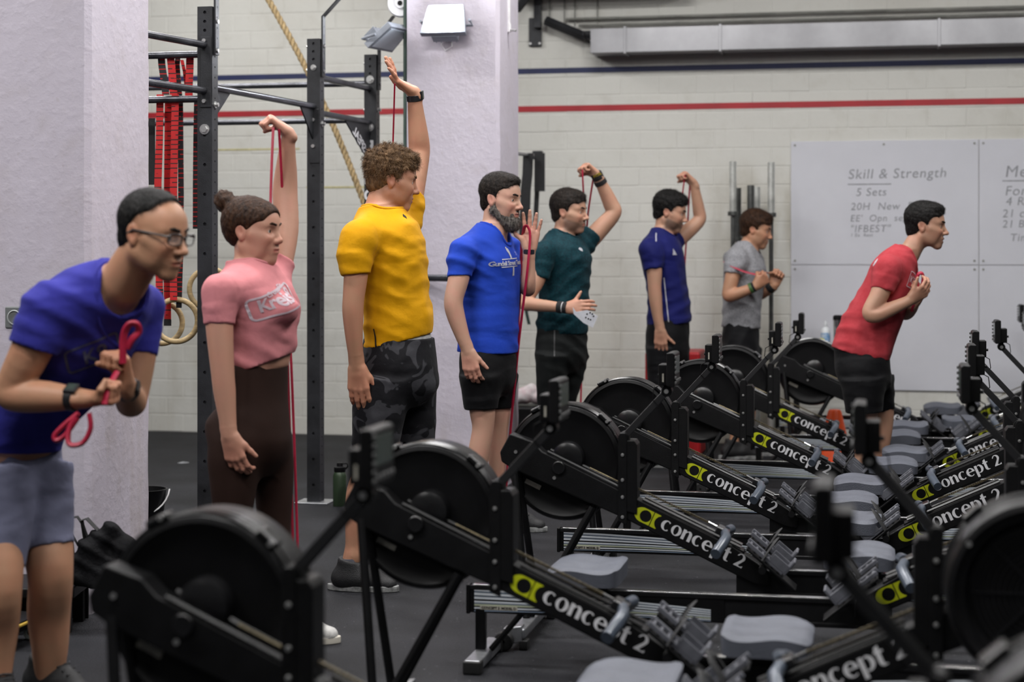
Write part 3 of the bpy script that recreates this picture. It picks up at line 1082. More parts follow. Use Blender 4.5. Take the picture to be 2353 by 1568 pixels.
    MB().box((1.806, 0, (zt + zb) / 2), (0.014, 0.044, 0.10)).build('end_cap', BLACKP, rail, bevel=0.004)
    for s in (-1, 1):
        MB().box((1.37, s * 0.0135, (zt + zb) / 2), (0.86, 0.003, 0.084)).build('side_plate', BLACKP, rail, bevel=0.001)
        dz = MB()
        defs = [(0.033, 0.010, 0), (0.019, 0.010, 0), (0.0055, 0.0095, 0), (-0.0075, 0.008, 0), (-0.0185, 0.0075, 2), (-0.029, 0.008, 0), (-0.0385, 0.005, 1), (0.0262, 0.003, 1), (-0.0130, 0.003, 1), (0.012, 0.002, 1)]
        for (z0_, th, mi) in defs:
            dz.mi = mi
            N = 20
            up, dn = [], []
            for i in range(N + 1):
                t = i / N
                x = 1.785 - 0.80 * t
                zc = (zt + zb) / 2 + z0_ * (1 - 0.50 * t) - 0.020 * t * t - 0.001
                h2 = th * 0.40 * (1 - 0.55 * t)
                up.append((x, s * 0.0156, zc + h2))
                dn.append((x, s * 0.0156, zc - h2))
            dz.add(up + dn, [(i, i + 1, N + 2 + i, N + 1 + i) for i in range(N)])
        dz.build('stripe_print', [STRIPEA, STRIPEB, STRIPEC], rail, smooth=0)
        MB().box((1.70, s * 0.0160, zb + 0.018), (0.13, 0.0012, 0.013)).build('name_plate', LABELM, rail, smooth=0)
        me = text_mesh('CONCEPT 2  MODEL D', 0.0115, 0.0003, 0.0002)
        if s < 0:
            me.transform(Matrix.Translation((1.70, -0.0172, zb + 0.018)) @ Matrix.Rotation(math.radians(90), 4, 'X'))
        else:
            me.transform(Matrix.Translation((1.70, 0.0172, zb + 0.018)) @ Matrix.Rotation(math.pi, 4, 'Z') @ Matrix.Rotation(math.radians(90), 4, 'X'))
        link('lettering', me, BLACKP, rail)
    # rear leg
    leg = empty('rear_leg', (0, 0, 0), 0, root)
    MB().box((1.765, 0, 0.10), (0.034, 0.034, 0.17)).build('leg', BLACKM, leg, bevel=0.004)
    MB().tube([(1.62, 0, 0.175), (1.73, 0, 0.045)], 0.010, 8).build('brace', BLACKM, leg)
    MB().box((1.755, 0, 0.028), (0.055, 0.36, 0.036)).build('foot_bar', ALU, leg, bevel=0.006)
    for s in (-1, 1):
        MB().box((1.755, s * 0.165, 0.022), (0.062, 0.045, 0.044)).build('rubber_foot', RUBBERW, leg, bevel=0.006)
    # front leg
    leg = empty('front_leg', (0, 0, 0), 0, root)
    for s in (-1, 1):
        MB().tube([(-0.405, s * 0.028, 0.62), (-0.345, s * 0.10, 0.075)], 0.0135, 10).build('leg', BLACKM, leg)
        MB().tube([(-0.115, s * 0.028, 0.47), (-0.335, s * 0.07, 0.075)], 0.0125, 10).build('brace', BLACKM, leg)
    MB().box((-0.345, 0, 0.055), (0.06, 0.56, 0.038)).build('foot_bar', ALU, leg, bevel=0.008)
    for s in (-1, 1):
        MB().prism([(-0.40, 0.028), (-0.37, 0.018), (-0.325, 0.03), (-0.325, 0.085), (-0.39, 0.075)], s * 0.262 - 0.026, s * 0.262 + 0.026).build('caster_fork', ALU, leg, bevel=0.004)
        MB().lathe([(0.006, -0.014), (0.030, -0.014), (0.034, -0.010), (0.034, 0.010), (0.030, 0.014), (0.006, 0.014)], (-0.385, s * 0.305, 0.034), 'y', 24).build('caster_wheel', RUBBERW, leg)
        MB().box((-0.32, s * 0.262, 0.017), (0.03, 0.05, 0.034)).build('rubber_foot', RUBBERW, leg, bevel=0.004)
    # seat, sliding: origin at its centre on the rail
    seat = empty('seat', (1.2, 0, 0), 0, root)
    nx, ny = 18, 14
    vs, fs = [], []
    LX, LY = 0.248, 0.31

    def shape(i, j):
        a, b = i / nx * 2 - 1, j / ny * 2 - 1
        r = (abs(a) ** 7 + abs(b) ** 7) ** (1 / 7)
        k = 1.0 if r < 1e-6 else max(abs(a), abs(b)) / r
        x, y = a * k * LX / 2, b * k * LY / 2
        z = 0.352 - 0.016 * math.exp(-((abs(y) - 0.062) / 0.045) ** 2) * math.exp(-((x - 0.02) / 0.075) ** 2) - 0.004 * (a * a) + 0.016 * max(0, -a) ** 2 + 0.007 * math.sin(a * 3.2 + 0.6)
        e = max(abs(a), abs(b))
        if e > 0.90:
            z -= 0.010 * ((e - 0.90) / 0.10) ** 2
        return x, y, z

    for j in range(ny + 1):
        for i in range(nx + 1):
            vs.append(shape(i, j))
    for j in range(ny):
        for i in range(nx):
            a = j * (nx + 1) + i
            fs.append((a, a + 1, a + nx + 2, a + nx + 1))
    border = [i for i in range(nx + 1)] + [(j * (nx + 1) + nx) for j in range(1, ny + 1)] + [ny * (nx + 1) + i for i in range(nx - 1, -1, -1)] + [j * (nx + 1) for j in range(ny - 1, 0, -1)]
    n0 = len(vs)
    for q, bi in enumerate(border):
        x, y, z = vs[bi]
        vs.append((x * 0.985, y * 0.985, 0.296))
    nb = len(border)
    for q in range(nb):
        fs.append((border[q], border[(q + 1) % nb], n0 + (q + 1) % nb, n0 + q))
    fs.append(tuple(n0 + q for q in range(nb - 1, -1, -1)))
    MB().add(vs, fs).build('cushion', SEATM, seat, smooth=50)
    c = MB()
    for s in (-1, 1):
        c.box((0, s * 0.034, 0.272), (0.15, 0.006, 0.052))
    c.box((0, 0, 0.292), (0.17, 0.085, 0.008))
    c.build('carriage', BLACKM, seat, bevel=0.002)
    RW = mat('white_roller', (0.5, 0.49, 0.46), 0.5)
    for dx in (-0.07, 0.07):
        MB().cyl((dx, -0.03, 0.278), (dx, 0.03, 0.278), 0.0135, 14).build('roller', RW, seat, bevel=0.002)
        for s in (-1, 1):
            MB().cyl((dx, s * 0.026, 0.238), (dx, s * 0.040, 0.238), 0.012, 14).build('roller', RW, seat, bevel=0.002)
    return root


# (pixel column of the post, pixels per metre there, distance of the seat from the post)
LEFT_ROW = [(683, 1095, 0.95), (1148, 800, 0.765), (1437, 635, 0.83), (1556, 527, 0.735), (1711, 451, 0.735), (1773, 393, 0.725), (1950, 362, 0.70)]
RIGHT_ROW = [(2150, 1464, 0.9), (2146, 960, 0.735), (2345, 720, 1.40), (2338, 592, 0.64), (2331, 508, 0.68), (2370, 440, 0.64), (2428, 385, 0.87), (2408, 342, 0.69)]
LLAB = ['out-of-focus black rowing machine closest to the camera, in front of the woman in pink',
        'black rowing machine right in front of the man in camouflage shorts',
        'black rowing machine in front of the bearded man in blue',
        'sharp black rowing machine with its monitor before the man in navy',
        'black rowing machine just behind the sharpest one, flywheel beside the red box',
        'black rowing machine whose flywheel stands in front of the man in grey',
        'farthest rowing machine of its row, flywheel behind the man in the red shirt']
RLAB = ['nearest rowing machine of the facing row, only its grey monitor arm in the lower corner',
        'blurred rowing machine with its round grille cut by the picture edge',
        'rowing machine whose striped rail end and grey seat lie under the second flywheel',
        'rowing machine with striped rail behind the third flywheel, monitor at the picture edge',
        'rowing machine of the facing row with its whole name readable at the edge',
        'rowing machine of the facing row, its monitor just above the readable one',
        'rowing machine of the facing row with the tallest monitor before the whiteboard',
        'farthest rowing machine of the facing row, seat close to the back wall']
proto = make_rower()
rowers = []
for i, (px, s, sx) in enumerate(LEFT_ROW + RIGHT_ROW):
    o = proto if i == 0 else copy_tree(proto)
    y = F / s
    left = i < len(LEFT_ROW)
    o.location = ((px - CX) / s, y, 0)
    o.rotation_euler = (0, 0, -PSI if left else math.pi - PSI)
    tag(o, (LLAB + RLAB)[i], 'rowing machine', 'rowing machines facing right' if left else 'rowing machines facing left')
    for c in o.children:
        if c.name.split('.')[0] == 'seat':
            c.location.x = sx
    rowers.append(o)

# ================================================================== modelling soft bodies from distance fields
def V3(*a):
    return np.array(a, dtype=np.float64)


def nrm(v):
    v = np.asarray(v, float)
    return v / max(1e-9, np.linalg.norm(v))


class Field:
    def __init__(self, lo, hi, h, fine=(), hf=0.0032, fx=None):
        """box lo..hi; spacing h, but hf in the height bands of `fine`"""
        lo, hi = np.asarray(lo, float), np.asarray(hi, float)

        def axis(a, b, bands, h):
            xs = [a]
            while xs[-1] < b:
                st = h
                for (l0, l1) in bands:
                    if l0 - h < xs[-1] < l1:
                        st = hf
                xs.append(xs[-1] + st)
            return np.array(xs, np.float32)
        hxy = fx or h
        self.x, self.y = axis(lo[0], hi[0], (), hxy), axis(lo[1], hi[1], (), hxy)
        self.z = axis(lo[2], hi[2], fine, h)
        self.d = np.full((len(self.x), len(self.y), len(self.z)), 1.0, np.float32)

    def _sl(self, lo, hi):
        r = []
        for ax, a, b in ((self.x, lo[0], hi[0]), (self.y, lo[1], hi[1]), (self.z, lo[2], hi[2])):
            i, j = int(np.searchsorted(ax, a)), int(np.searchsorted(ax, b))
            r.append(slice(max(0, i - 1), min(len(ax), j + 1)))
        return tuple(r)

    def grid(self, sl):
        return (self.x[sl[0]][:, None, None], self.y[sl[1]][None, :, None], self.z[sl[2]][None, None, :])

    def op(self, prim, k=0.0, mode='u'):
        fn, lo, hi = prim
        e = k + 0.02
        sl = self._sl(lo - e, hi + e)
        if any(s.stop - s.start < 2 for s in sl):
            return self
        b = fn(*self.grid(sl)).astype(np.float32)
        a = self.d[sl]
        if mode == 's':
            a, b = -a, b
        if k > 0:
            hh = np.maximum(k - np.abs(a - b), 0) / k
            r = np.minimum(a, b) - hh * hh * (k * 0.25)
        else:
            r = np.minimum(a, b)
        self.d[sl] = -r if mode == 's' else r
        return self

    def u(self, prim, k=0.0):
        return self.op(prim, k, 'u')

    def s(self, prim, k=0.0):
        return self.op(prim, k, 's')

    def cut(self, p, n):
        """remove everything on the side n points to"""
        X, Y, Z = self.grid((slice(None),) * 3)
        n = nrm(n)
        np.maximum(self.d, ((X - p[0]) * n[0] + (Y - p[1]) * n[1] + (Z - p[2]) * n[2]).astype(np.float32), out=self.d)
        return self

    def disp(self, fn):
        """add fn(X, Y, Z) near the surface"""
        m = np.abs(self.d) < 0.05
        i, j, k = np.nonzero(m)
        self.d[i, j, k] += fn(self.x[i], self.y[j], self.z[k]).astype(np.float32)
        return self

    def mesh(self, name):
        d = self.d
        ins = d < 0
        c = np.zeros(tuple(n - 1 for n in d.shape), np.int8)
        for a in (0, 1):
            for b in (0, 1):
                for e in (0, 1):
                    c += ins[a:a + c.shape[0], b:b + c.shape[1], e:e + c.shape[2]]
        act = (c > 0) & (c < 8)
        I, J, K = np.nonzero(act)
        idx = np.full(c.shape, -1, np.int32)
        idx[I, J, K] = np.arange(len(I))
        P = np.zeros((len(I), 3))
        W = np.zeros(len(I))
        cor = [(a, b, e) for a in (0, 1) for b in (0, 1) for e in (0, 1)]
        val = {q: d[I + q[0], J + q[1], K + q[2]] for q in cor}
        for q in cor:
            for ax in range(3):
                if q[ax]:
                    continue
                r = list(q)
                r[ax] = 1
                r = tuple(r)
                va, vb = val[q], val[r]
                m = (va < 0) != (vb < 0)
                t = np.where(m, va / np.where(m, va - vb, 1), 0)
                for a2, arr, ii in ((0, self.x, I), (1, self.y, J), (2, self.z, K)):
                    p0 = arr[ii + q[a2]]
                    if a2 == ax:
                        p0 = p0 + t * (arr[ii + 1] - arr[ii])
                    P[:, a2] += np.where(m, p0, 0)
                W += m
        P /= W[:, None]
        quads = []
        for ax in range(3):
            sh = list(d.shape)
            sa = [slice(1, n - 1) for n in sh]
            sb = [slice(1, n - 1) for n in sh]
            sa[ax], sb[ax] = slice(0, sh[ax] - 1), slice(1, sh[ax])
            A, B = ins[tuple(sa)], ins[tuple(sb)]
            for flip, m in ((False, A & ~B), (True, ~A & B)):
                q = np.stack(np.nonzero(m), 1)
                if not len(q):
                    continue
                o = np.ones(3, int)
                o[ax] = 0
                q = q + o
                b1, b2 = [(1, 2), (2, 0), (0, 1)][ax]
                def cell(da, db):
                    r = q.copy()
                    r[:, b1] -= da
                    r[:, b2] -= db
                    return idx[r[:, 0], r[:, 1], r[:, 2]]
                v = [cell(1, 1), cell(0, 1), cell(0, 0), cell(1, 0)]
                if flip:
                    v = v[::-1]
                quads.append(np.stack(v, 1))
        Q = np.concatenate(quads)
        Q = Q[(Q >= 0).all(1)]
        if getattr(self, 'relax', None) is not None:
            # even out the limbs; head and hands keep their detail
            wt = self.relax(P)[:, None]
            a = np.concatenate([Q[:, 0], Q[:, 1], Q[:, 2], Q[:, 3]])
            b = np.concatenate([Q[:, 1], Q[:, 2], Q[:, 3], Q[:, 0]])
            cnt = np.bincount(a, minlength=len(P)) + np.bincount(b, minlength=len(P))
            for it in range(8):
                S_ = np.stack([np.bincount(a, P[b, i], len(P)) + np.bincount(b, P[a, i], len(P)) for i in range(3)], 1)
                P = P + wt * 0.6 * (S_ / np.maximum(cnt, 1)[:, None] - P)
        me = bpy.data.meshes.new(name)
        me.vertices.add(len(P))
        me.vertices.foreach_set('co', P.astype(np.float32).ravel())
        me.loops.add(len(Q) * 4)
        me.loops.foreach_set('vertex_index', Q.astype(np.int32).ravel())
        me.polygons.add(len(Q))
        me.polygons.foreach_set('loop_start', np.arange(0, len(Q) * 4, 4, dtype=np.int32))
        me.polygons.foreach_set('loop_total', np.full(len(Q), 4, np.int32))
        me.polygons.foreach_set('use_smooth', np.ones(len(Q), bool))
        me.update()
        me.validate()
        self.P = P
        return me


def rc(a, b, ra, rb, n=None, f=1.0):
    """cone with round ends; squashed by f along n"""
    a, b = np.asarray(a, float), np.asarray(b, float)
    m = max(ra, rb)
    lo, hi = np.minimum(a, b) - m, np.maximum(a, b) + m
    if n is not None:
        n = nrm(n)

    def fn(X, Y, Z):
        px, py, pz = X - a[0], Y - a[1], Z - a[2]
        bx, by, bz = b - a
        if n is not None:
            e = 1.0 / f - 1.0
            w = (px * n[0] + py * n[1] + pz * n[2]) * e
            px, py, pz = px + n[0] * w, py + n[1] * w, pz + n[2] * w
            wb = (bx * n[0] + by * n[1] + bz * n[2]) * e
            bx, by, bz = bx + n[0] * wb, by + n[1] * wb, bz + n[2] * wb
        L = max(1e-9, bx * bx + by * by + bz * bz)
        t = np.clip((px * bx + py * by + pz * bz) / L, 0, 1)
        dx, dy, dz = px - t * bx, py - t * by, pz - t * bz
        r = np.sqrt(dx * dx + dy * dy + dz * dz) - (ra + (rb - ra) * t)
        return r * (f if n is not None else 1.0)
    return fn, lo, hi


def rchain(nodes, k=0.0012):
    """round tapering tube through (point, radius) nodes as one solid"""
    parts = [rc(a, b, ra, rb) for (a, ra), (b, rb) in zip(nodes, nodes[1:])]
    lo = np.min([p[1] for p in parts], 0)
    hi = np.max([p[2] for p in parts], 0)

    def fn(X, Y, Z):
        d = None
        for p in parts:
            q = p[0](X, Y, Z)
            if d is None:
                d = q
            else:
                h = np.maximum(k - np.abs(d - q), 0) / k
                d = np.minimum(d, q) - h * h * k * 0.25
        return d
    return fn, lo, hi


def resample(nodes, n=4):
    """smooth curve through the limb's nodes"""
    P = np.array([np.append(p, r) for p, r in nodes])
    out = []
    for i in range(len(P) - 1):
        p0, p1, p2, p3 = P[max(0, i - 1)], P[i], P[i + 1], P[min(len(P) - 1, i + 2)]
        for k in range(n):
            s = k / n
            out.append(0.5 * ((2 * p1) + (p2 - p0) * s + (2 * p0 - 5 * p1 + 4 * p2 - p3) * s * s + (3 * p1 - p0 - 3 * p2 + p3) * s ** 3))
    out.append(P[-1])
    return [(q[:3], max(0.004, q[3])) for q in out]


def ell(c, r, R=None, grow=0.0):
    c, r = np.asarray(c, float), np.asarray(r, float) + grow
    m = r.max()
    R = np.eye(3) if R is None else R

    def fn(X, Y, Z):
        p = (X - c[0], Y - c[1], Z - c[2])
        k0 = k1 = 0
        for i in range(3):
            q = (p[0] * R[0, i] + p[1] * R[1, i] + p[2] * R[2, i]) / r[i]
            k0 = k0 + q * q
            k1 = k1 + (q / r[i]) ** 2
        k0, k1 = np.sqrt(k0), np.sqrt(k1) + 1e-9
        return k0 * (k0 - 1) / k1
    return fn, c - m, c + m


def loft(st, facing, n=2.2, ext=0.0, grow=0.0):
    """tube through stations (centre, ru, rv): ru along `facing`, rv across"""
    C = np.array([s[0] for s in st])
    ru, rv = np.array([s[1] for s in st]) + grow, np.array([s[2] for s in st]) + grow
    A = nrm(C[-1] - C[0])
    u = nrm(np.asarray(facing, float) - A * np.dot(facing, A))
    v = np.cross(A, u)
    T = (C - C[0]) @ A
    tt = np.linspace(T[0] - 0.03, T[-1] + 0.03, 160)

    def sm(y):
        # monotone cubic through the stations
        m = np.gradient(y, T)
        i = np.clip(np.searchsorted(T, tt) - 1, 0, len(T) - 2)
        h = T[i + 1] - T[i]
        s = np.clip((tt - T[i]) / h, 0, 1)
        return ((2 * s ** 3 - 3 * s ** 2 + 1) * y[i] + (s ** 3 - 2 * s ** 2 + s) * h * m[i] + (-2 * s ** 3 + 3 * s ** 2) * y[i + 1] + (s ** 3 - s ** 2) * h * m[i + 1])
    cu, cv, ru_, rv_ = sm((C - C[0]) @ u), sm((C - C[0]) @ v), sm(ru), sm(rv)
    M = max(ru.max(), rv.max())
    lo, hi = C.min(0) - M, C.max(0) + M
    t0, t1 = T[0] - ext, T[-1] + ext

    def fn(X, Y, Z):
        px, py, pz = X - C[0, 0], Y - C[0, 1], Z - C[0, 2]
        t = px * A[0] + py * A[1] + pz * A[2]
        du = px * u[0] + py * u[1] + pz * u[2] - np.interp(t, tt, cu)
        dv = px * v[0] + py * v[1] + pz * v[2] - np.interp(t, tt, cv)
        a, b = np.interp(t, tt, ru_), np.interp(t, tt, rv_)
        k = (np.abs(du / a) ** n + np.abs(dv / b) ** n) ** (1.0 / n)
        d = (k - 1) * np.minimum(a, b)
        return np.maximum(d, np.maximum(t - t1, t0 - t))
    return fn, lo, hi


def rotm(yaw, pitch, roll=0.0):
    """columns: the head's forward, left and up axes in the world; pitch down and yaw to the left are positive"""
    y, p, r = math.radians(yaw), math.radians(pitch), math.radians(roll)
    Rz = np.array([[math.cos(y), -math.sin(y), 0], [math.sin(y), math.cos(y), 0], [0, 0, 1]])
    Ry = np.array([[math.cos(p), 0, math.sin(p)], [0, 1, 0], [-math.sin(p), 0, math.cos(p)]])
    Rx = np.array([[1, 0, 0], [0, math.cos(r), -math.sin(r)], [0, math.sin(r), math.cos(r)]])
    return Rz @ Ry @ Rx


def wob(seed, scale, X, Y, Z):
    """cheap smooth noise in -1..1"""
    r = np.random.RandomState(seed)
    s = 0
    for i in range(5):
        k = r.normal(size=3)
        k = k / np.linalg.norm(k) * scale * r.uniform(0.6, 1.7)
        s = s + np.sin(X * k[0] + Y * k[1] + Z * k[2] + r.uniform(0, 6.28))
    return s / 3.0


def folds(X, Y, Z, seed, amp, lam=0.009, dirs=((-0.55, 0.15, 0.85), (0.45, 0.2, 0.9), (0.95, 0.1, 0.2))):
    """soft creases; each part of the cloth follows one of the directions"""
    w = [np.exp(2.2 * wob(seed + 20 + i, 5.5, X, Y, Z) + (0.5, 0.3, -0.3)[i % 3]) for i in range(len(dirs))]
    tot = sum(w)
    out = 0
    for i, dv in enumerate(dirs):
        dv = nrm(dv)
        ph = (X * dv[0] + Y * dv[1] + Z * dv[2]) / lam + 2.0 * wob(seed + i, 6.0, X, Y, Z) + 0.7 * wob(seed + 40 + i, 17.0, X, Y, Z)
        a = np.clip(0.38 + 0.95 * wob(seed + 60 + i, 9.0, X, Y, Z), 0.0, 1.25)
        out = out + (w[i] / tot) * a * ((0.5 + 0.5 * np.sin(ph)) ** 1.7 - 0.3)
    return -out * amp * 2.2


# ------------------------------------------------------------------ heads and hands
class Head:
    def __init__(self, c, yaw, pitch, roll=0.0, sc=1.0):
        self.c, self.R, self.sc = np.asarray(c, float), rotm(yaw, pitch, roll), sc

    def p(self, x, y, z):
        return self.c + self.R @ (np.array([x, y, z]) * self.sc)

    def local(self, P):
        return ((P - self.c) @ self.R) / self.sc

    def rc(self, a, b, ra, rb):
        return rc(self.p(*a), self.p(*b), ra * self.sc, rb * self.sc)

    def ell(self, c, r, grow=0.0, tilt=None):
        R = self.R
        if tilt is not None:
            R = R @ tilt
        return ell(self.p(*c), np.asarray(r) * self.sc, R, grow * self.sc)

    def skull(self, S, g=0.0, k=0.04):
        S.u(self.ell((-0.016, 0, 0.040), (0.097, 0.075, 0.083), g))
        S.u(self.ell((0.045, 0, 0.045), (0.044, 0.056, 0.050), g), 0.03)
        return S

    def build(self, S, female=False, nose=1.0, jaw=1.0, mouth_open=0.0, ears=1.0):
        self.skull(S)
        S.u(self.ell((0.030, 0, -0.014), (0.063, 0.060, 0.088)), 0.04)
        for s in (-1, 1):
            S.u(self.rc((-0.004, s * 0.050 * jaw, -0.052), (0.064, s * 0.015, -0.098), 0.019, 0.016), 0.028)
            S.u(self.rc((0.082, s * 0.010, 0.027), (0.064, s * 0.046, 0.026), 0.0095 if not female else 0.008, 0.009), 0.018)
            S.u(self.rc((0.071, s * 0.036, -0.022), (0.028, s * 0.060, -0.010), 0.018, 0.014), 0.026)
        for s in (-1, 1):
            S.u(self.ell((0.040, s * 0.040, -0.046), (0.034, 0.020, 0.036)), 0.03)
        S.u(self.ell((0.074, 0, -0.100), (0.0185 * (0.9 if female else 1), 0.022, 0.018)), 0.02)
        S.u(self.ell((0.080, 0, -0.064), (0.018, 0.030, 0.026)), 0.02)
        for s in (-1, 1):
            S.s(self.ell((0.096, s * 0.034, 0.004), (0.017, 0.021, 0.014)), 0.014)
        n = nose
        S.u(self.rc((0.086, 0, 0.018), (0.086 + 0.026 * n, 0, -0.025), 0.0085, 0.0098), 0.012)
        S.u(self.ell((0.086 + 0.0275 * n, 0, -0.0305), (0.0115, 0.0115, 0.0098)), 0.009)
        for s in (-1, 1):
            S.u(self.ell((0.098 + 0.003 * n, s * 0.0125, -0.0345), (0.0095, 0.0075, 0.0075)), 0.009)
            S.u(self.ell((0.0735, s * 0.0325, 0.0045), (0.0148, 0.0148, 0.0140)), 0.006)
        mo = mouth_open
        S.u(self.ell((0.0945, 0, -0.0605), (0.0095, 0.0215, 0.0055)), 0.007)
        S.u(self.ell((0.0925 - 0.3 * mo, 0, -0.0725 - mo), (0.0095, 0.0185, 0.0062)), 0.007)
        S.s(self.ell((0.106 - 0.2 * mo, 0, -0.0662 - mo * 0.5), (0.012, 0.020, 0.0017 + mo * 0.55)), 0.004)
        for s in (-1, 1):
            S.s(self.ell((0.0890, s * 0.0335, 0.0035), (0.0078, 0.0138, 0.0056)), 0.0010)
            tl = rotm(0, -18)
            S.u(self.ell((-0.016, s * 0.0755, 0.0), (0.0185 * ears, 0.0085, 0.032 * ears), 0, tl), 0.007)
            S.u(self.ell((-0.010, s * 0.073, -0.024), (0.009, 0.008, 0.011)), 0.006)
            S.s(self.ell((-0.011, s * 0.0860, 0.003), (0.0115, 0.0082, 0.0210), 0, tl), 0.004)
        return S

    def zones(self, P, stubble=0.0):
        L = self.local(P)
        x, y, z = L[:, 0], L[:, 1], L[:, 2]
        near = np.clip((0.14 - np.sqrt(x * x + y * y + z * z)) / 0.02, 0, 1)
        # stubble: jaw, chin and upper lip
        st = np.clip((-0.026 - 0.28 * np.clip(x, 0, 0.1) - z) / 0.016, 0, 1) * np.clip((x + 0.016) / 0.02, 0, 1)
        st = np.maximum(st, np.clip((x - 0.076) / 0.012, 0, 1) * np.clip((-0.041 - z) / 0.008, 0, 1))
        st *= np.clip((z + 0.128) / 0.02, 0, 1)
        lip = np.clip(1 - ((z + 0.0665) / 0.0105) ** 2, 0, 1) * np.clip((x - 0.088) / 0.005, 0, 1) * np.clip((0.024 - np.abs(y)) / 0.006, 0, 1)
        st *= (1 - lip)
        red = np.exp(-(((x - 0.075) / 0.03) ** 2 + ((np.abs(y) - 0.042) / 0.02) ** 2 + ((z + 0.03) / 0.022) ** 2))
        red = np.maximum(red, np.exp(-(((x - 0.112) / 0.012) ** 2 + (y / 0.014) ** 2 + ((z + 0.03) / 0.014) ** 2)))
        red = np.maximum(red, 0.9 * np.exp(-(((x + 0.014) / 0.024) ** 2 + ((np.abs(y) - 0.080) / 0.008) ** 2 + (z / 0.035) ** 2)))
        return near * st * stubble, near * lip, near * red


def hand(S, W, D, N, right, curl=(0.3, 0.4, 0.3), thumb=(0.75, 0.62, 0.22), thumb2=None, spread=0.06, sc=1.0, curls=None):
    """W wrist, D towards the knuckles, N out of the palm"""
    W, D = np.asarray(W, float), nrm(D)
    N = nrm(np.asarray(N, float) - D * np.dot(N, D))
    T = np.cross(D, N) if right else np.cross(N, D)
    k = sc
    base = [(0.088, 0.029), (0.093, 0.008), (0.089, -0.013), (0.081, -0.032)]
    lens = [(0.042, 0.025, 0.021), (0.046, 0.029, 0.022), (0.042, 0.027, 0.021), (0.033, 0.020, 0.018)]
    rad = [(0.0105, 0.0078), (0.0108, 0.0080), (0.0102, 0.0076), (0.0090, 0.0066)]
    S.u(rc(W - D * 0.02 * k, W + D * 0.03 * k, 0.026 * k, 0.030 * k, N, 0.68), 0.015)
    for (d, t) in base:
        S.u(rc(W + D * 0.015 * k + T * t * 0.55 * k, W + (D * d + T * t) * k, 0.0185 * k, 0.0128 * k, N, 0.86), 0.010)
    S.u(rc(W + (D * 0.018 + T * 0.018 + N * 0.006) * k, W + (D * 0.052 + T * 0.040 + N * 0.012) * k, 0.0185 * k, 0.0135 * k), 0.012)
    for i in range(4):
        d, t = base[i]
        p = W + (D * d + T * t) * k
        sp = spread * (1.5 - i)
        cs = curls[i] if curls else curl
        a = 0.0
        r0, r1 = rad[i]
        for j in range(3):
            a += cs[j]
            dv = nrm((D * math.cos(sp) + T * math.sin(sp)) * math.cos(a) + N * math.sin(a))
            q = p + dv * lens[i][j] * k
            ra, rb = r0 + (r1 - r0) * j / 3, r0 + (r1 - r0) * (j + 1) / 3
            S.u(rc(p, q, ra * k, rb * k), 0.0045)
            p = q
    p = W + (D * 0.050 + T * 0.040 + N * 0.012) * k
    t1 = nrm(D * thumb[0] + T * thumb[1] + N * thumb[2])
    t2 = nrm(D * thumb2[0] + T * thumb2[1] + N * thumb2[2]) if thumb2 else t1
    q = p + t1 * 0.034 * k
    S.u(rc(p, q, 0.0125 * k, 0.0105 * k), 0.008)
    S.u(rc(q, q + t2 * 0.028 * k, 0.0105 * k, 0.0082 * k), 0.004)
    return W + D * 0.06 * k + N * 0.02 * k


# ------------------------------------------------------------------ skin, cloth and hair materials
def skin_mat(name, base, warm, stub=(0.045, 0.035, 0.03), lipc=None, rough=0.48):
    m = bpy.data.materials.new(name)
    m.use_nodes = True
    nt = m.node_tree
    b = nt.nodes['Principled BSDF']
    b.inputs['Roughness'].default_value = rough
    b.inputs['Specular IOR Level'].default_value = 0.42
    tc = nt.nodes.new('ShaderNodeTexCoord')
    n = nt.nodes.new('ShaderNodeTexNoise')
    n.inputs['Scale'].default_value = 16
    n.inputs['Detail'].default_value = 5
    nt.links.new(tc.outputs['Object'], n.inputs['Vector'])

    def mix(fac, a, bcol):
        x = nt.nodes.new('ShaderNodeMix')
        x.data_type = 'RGBA'
        if isinstance(fac, float):
            x.inputs['Factor'].default_value = fac
        else:
            nt.links.new(fac, x.inputs['Factor'])
        if isinstance(a, tuple):
            x.inputs['A'].default_value = (*a, 1)
        else:
            nt.links.new(a, x.inputs['A'])
        x.inputs['B'].default_value = (*bcol, 1)
        return x.outputs['Result']

    r = nt.nodes.new('ShaderNodeMapRange')
    r.inputs['From Min'].default_value, r.inputs['From Max'].default_value = 0.38, 0.68
    r.inputs['To Max'].default_value = 0.75
    nt.links.new(n.outputs['Fac'], r.inputs['Value'])
    c = mix(r.outputs['Result'], base, warm)
    at = nt.nodes.new('ShaderNodeAttribute')
    at.attribute_name = 'zone'
    sp = nt.nodes.new('ShaderNodeSeparateColor')
    nt.links.new(at.outputs['Color'], sp.inputs[0])
    rd = nt.nodes.new('ShaderNodeMath')
    rd.operation = 'MULTIPLY'
    rd.inputs[1].default_value = 0.55
    nt.links.new(sp.outputs[2], rd.inputs[0])
    c = mix(rd.outputs[0], c, (warm[0] * 0.95, warm[1] * 0.62, warm[2] * 0.60))
    c = mix(sp.outputs[1], c, lipc or (warm[0] * 0.75, warm[1] * 0.45, warm[2] * 0.5))
    c = mix(sp.outputs[0], c, stub)
    nt.links.new(c, b.inputs['Base Color'])
    n2 = nt.nodes.new('ShaderNodeTexNoise')
    n2.inputs['Scale'].default_value = 130
    n2.inputs['Detail'].default_value = 3
    nt.links.new(tc.outputs['Object'], n2.inputs['Vector'])
    bp = nt.nodes.new('ShaderNodeBump')
    bp.inputs['Strength'].default_value = 0.10
    bp.inputs['Distance'].default_value = 0.004
    nt.links.new(n2.outputs['Fac'], bp.inputs['Height'])
    nt.links.new(bp.outputs['Normal'], b.inputs['Normal'])
    return m


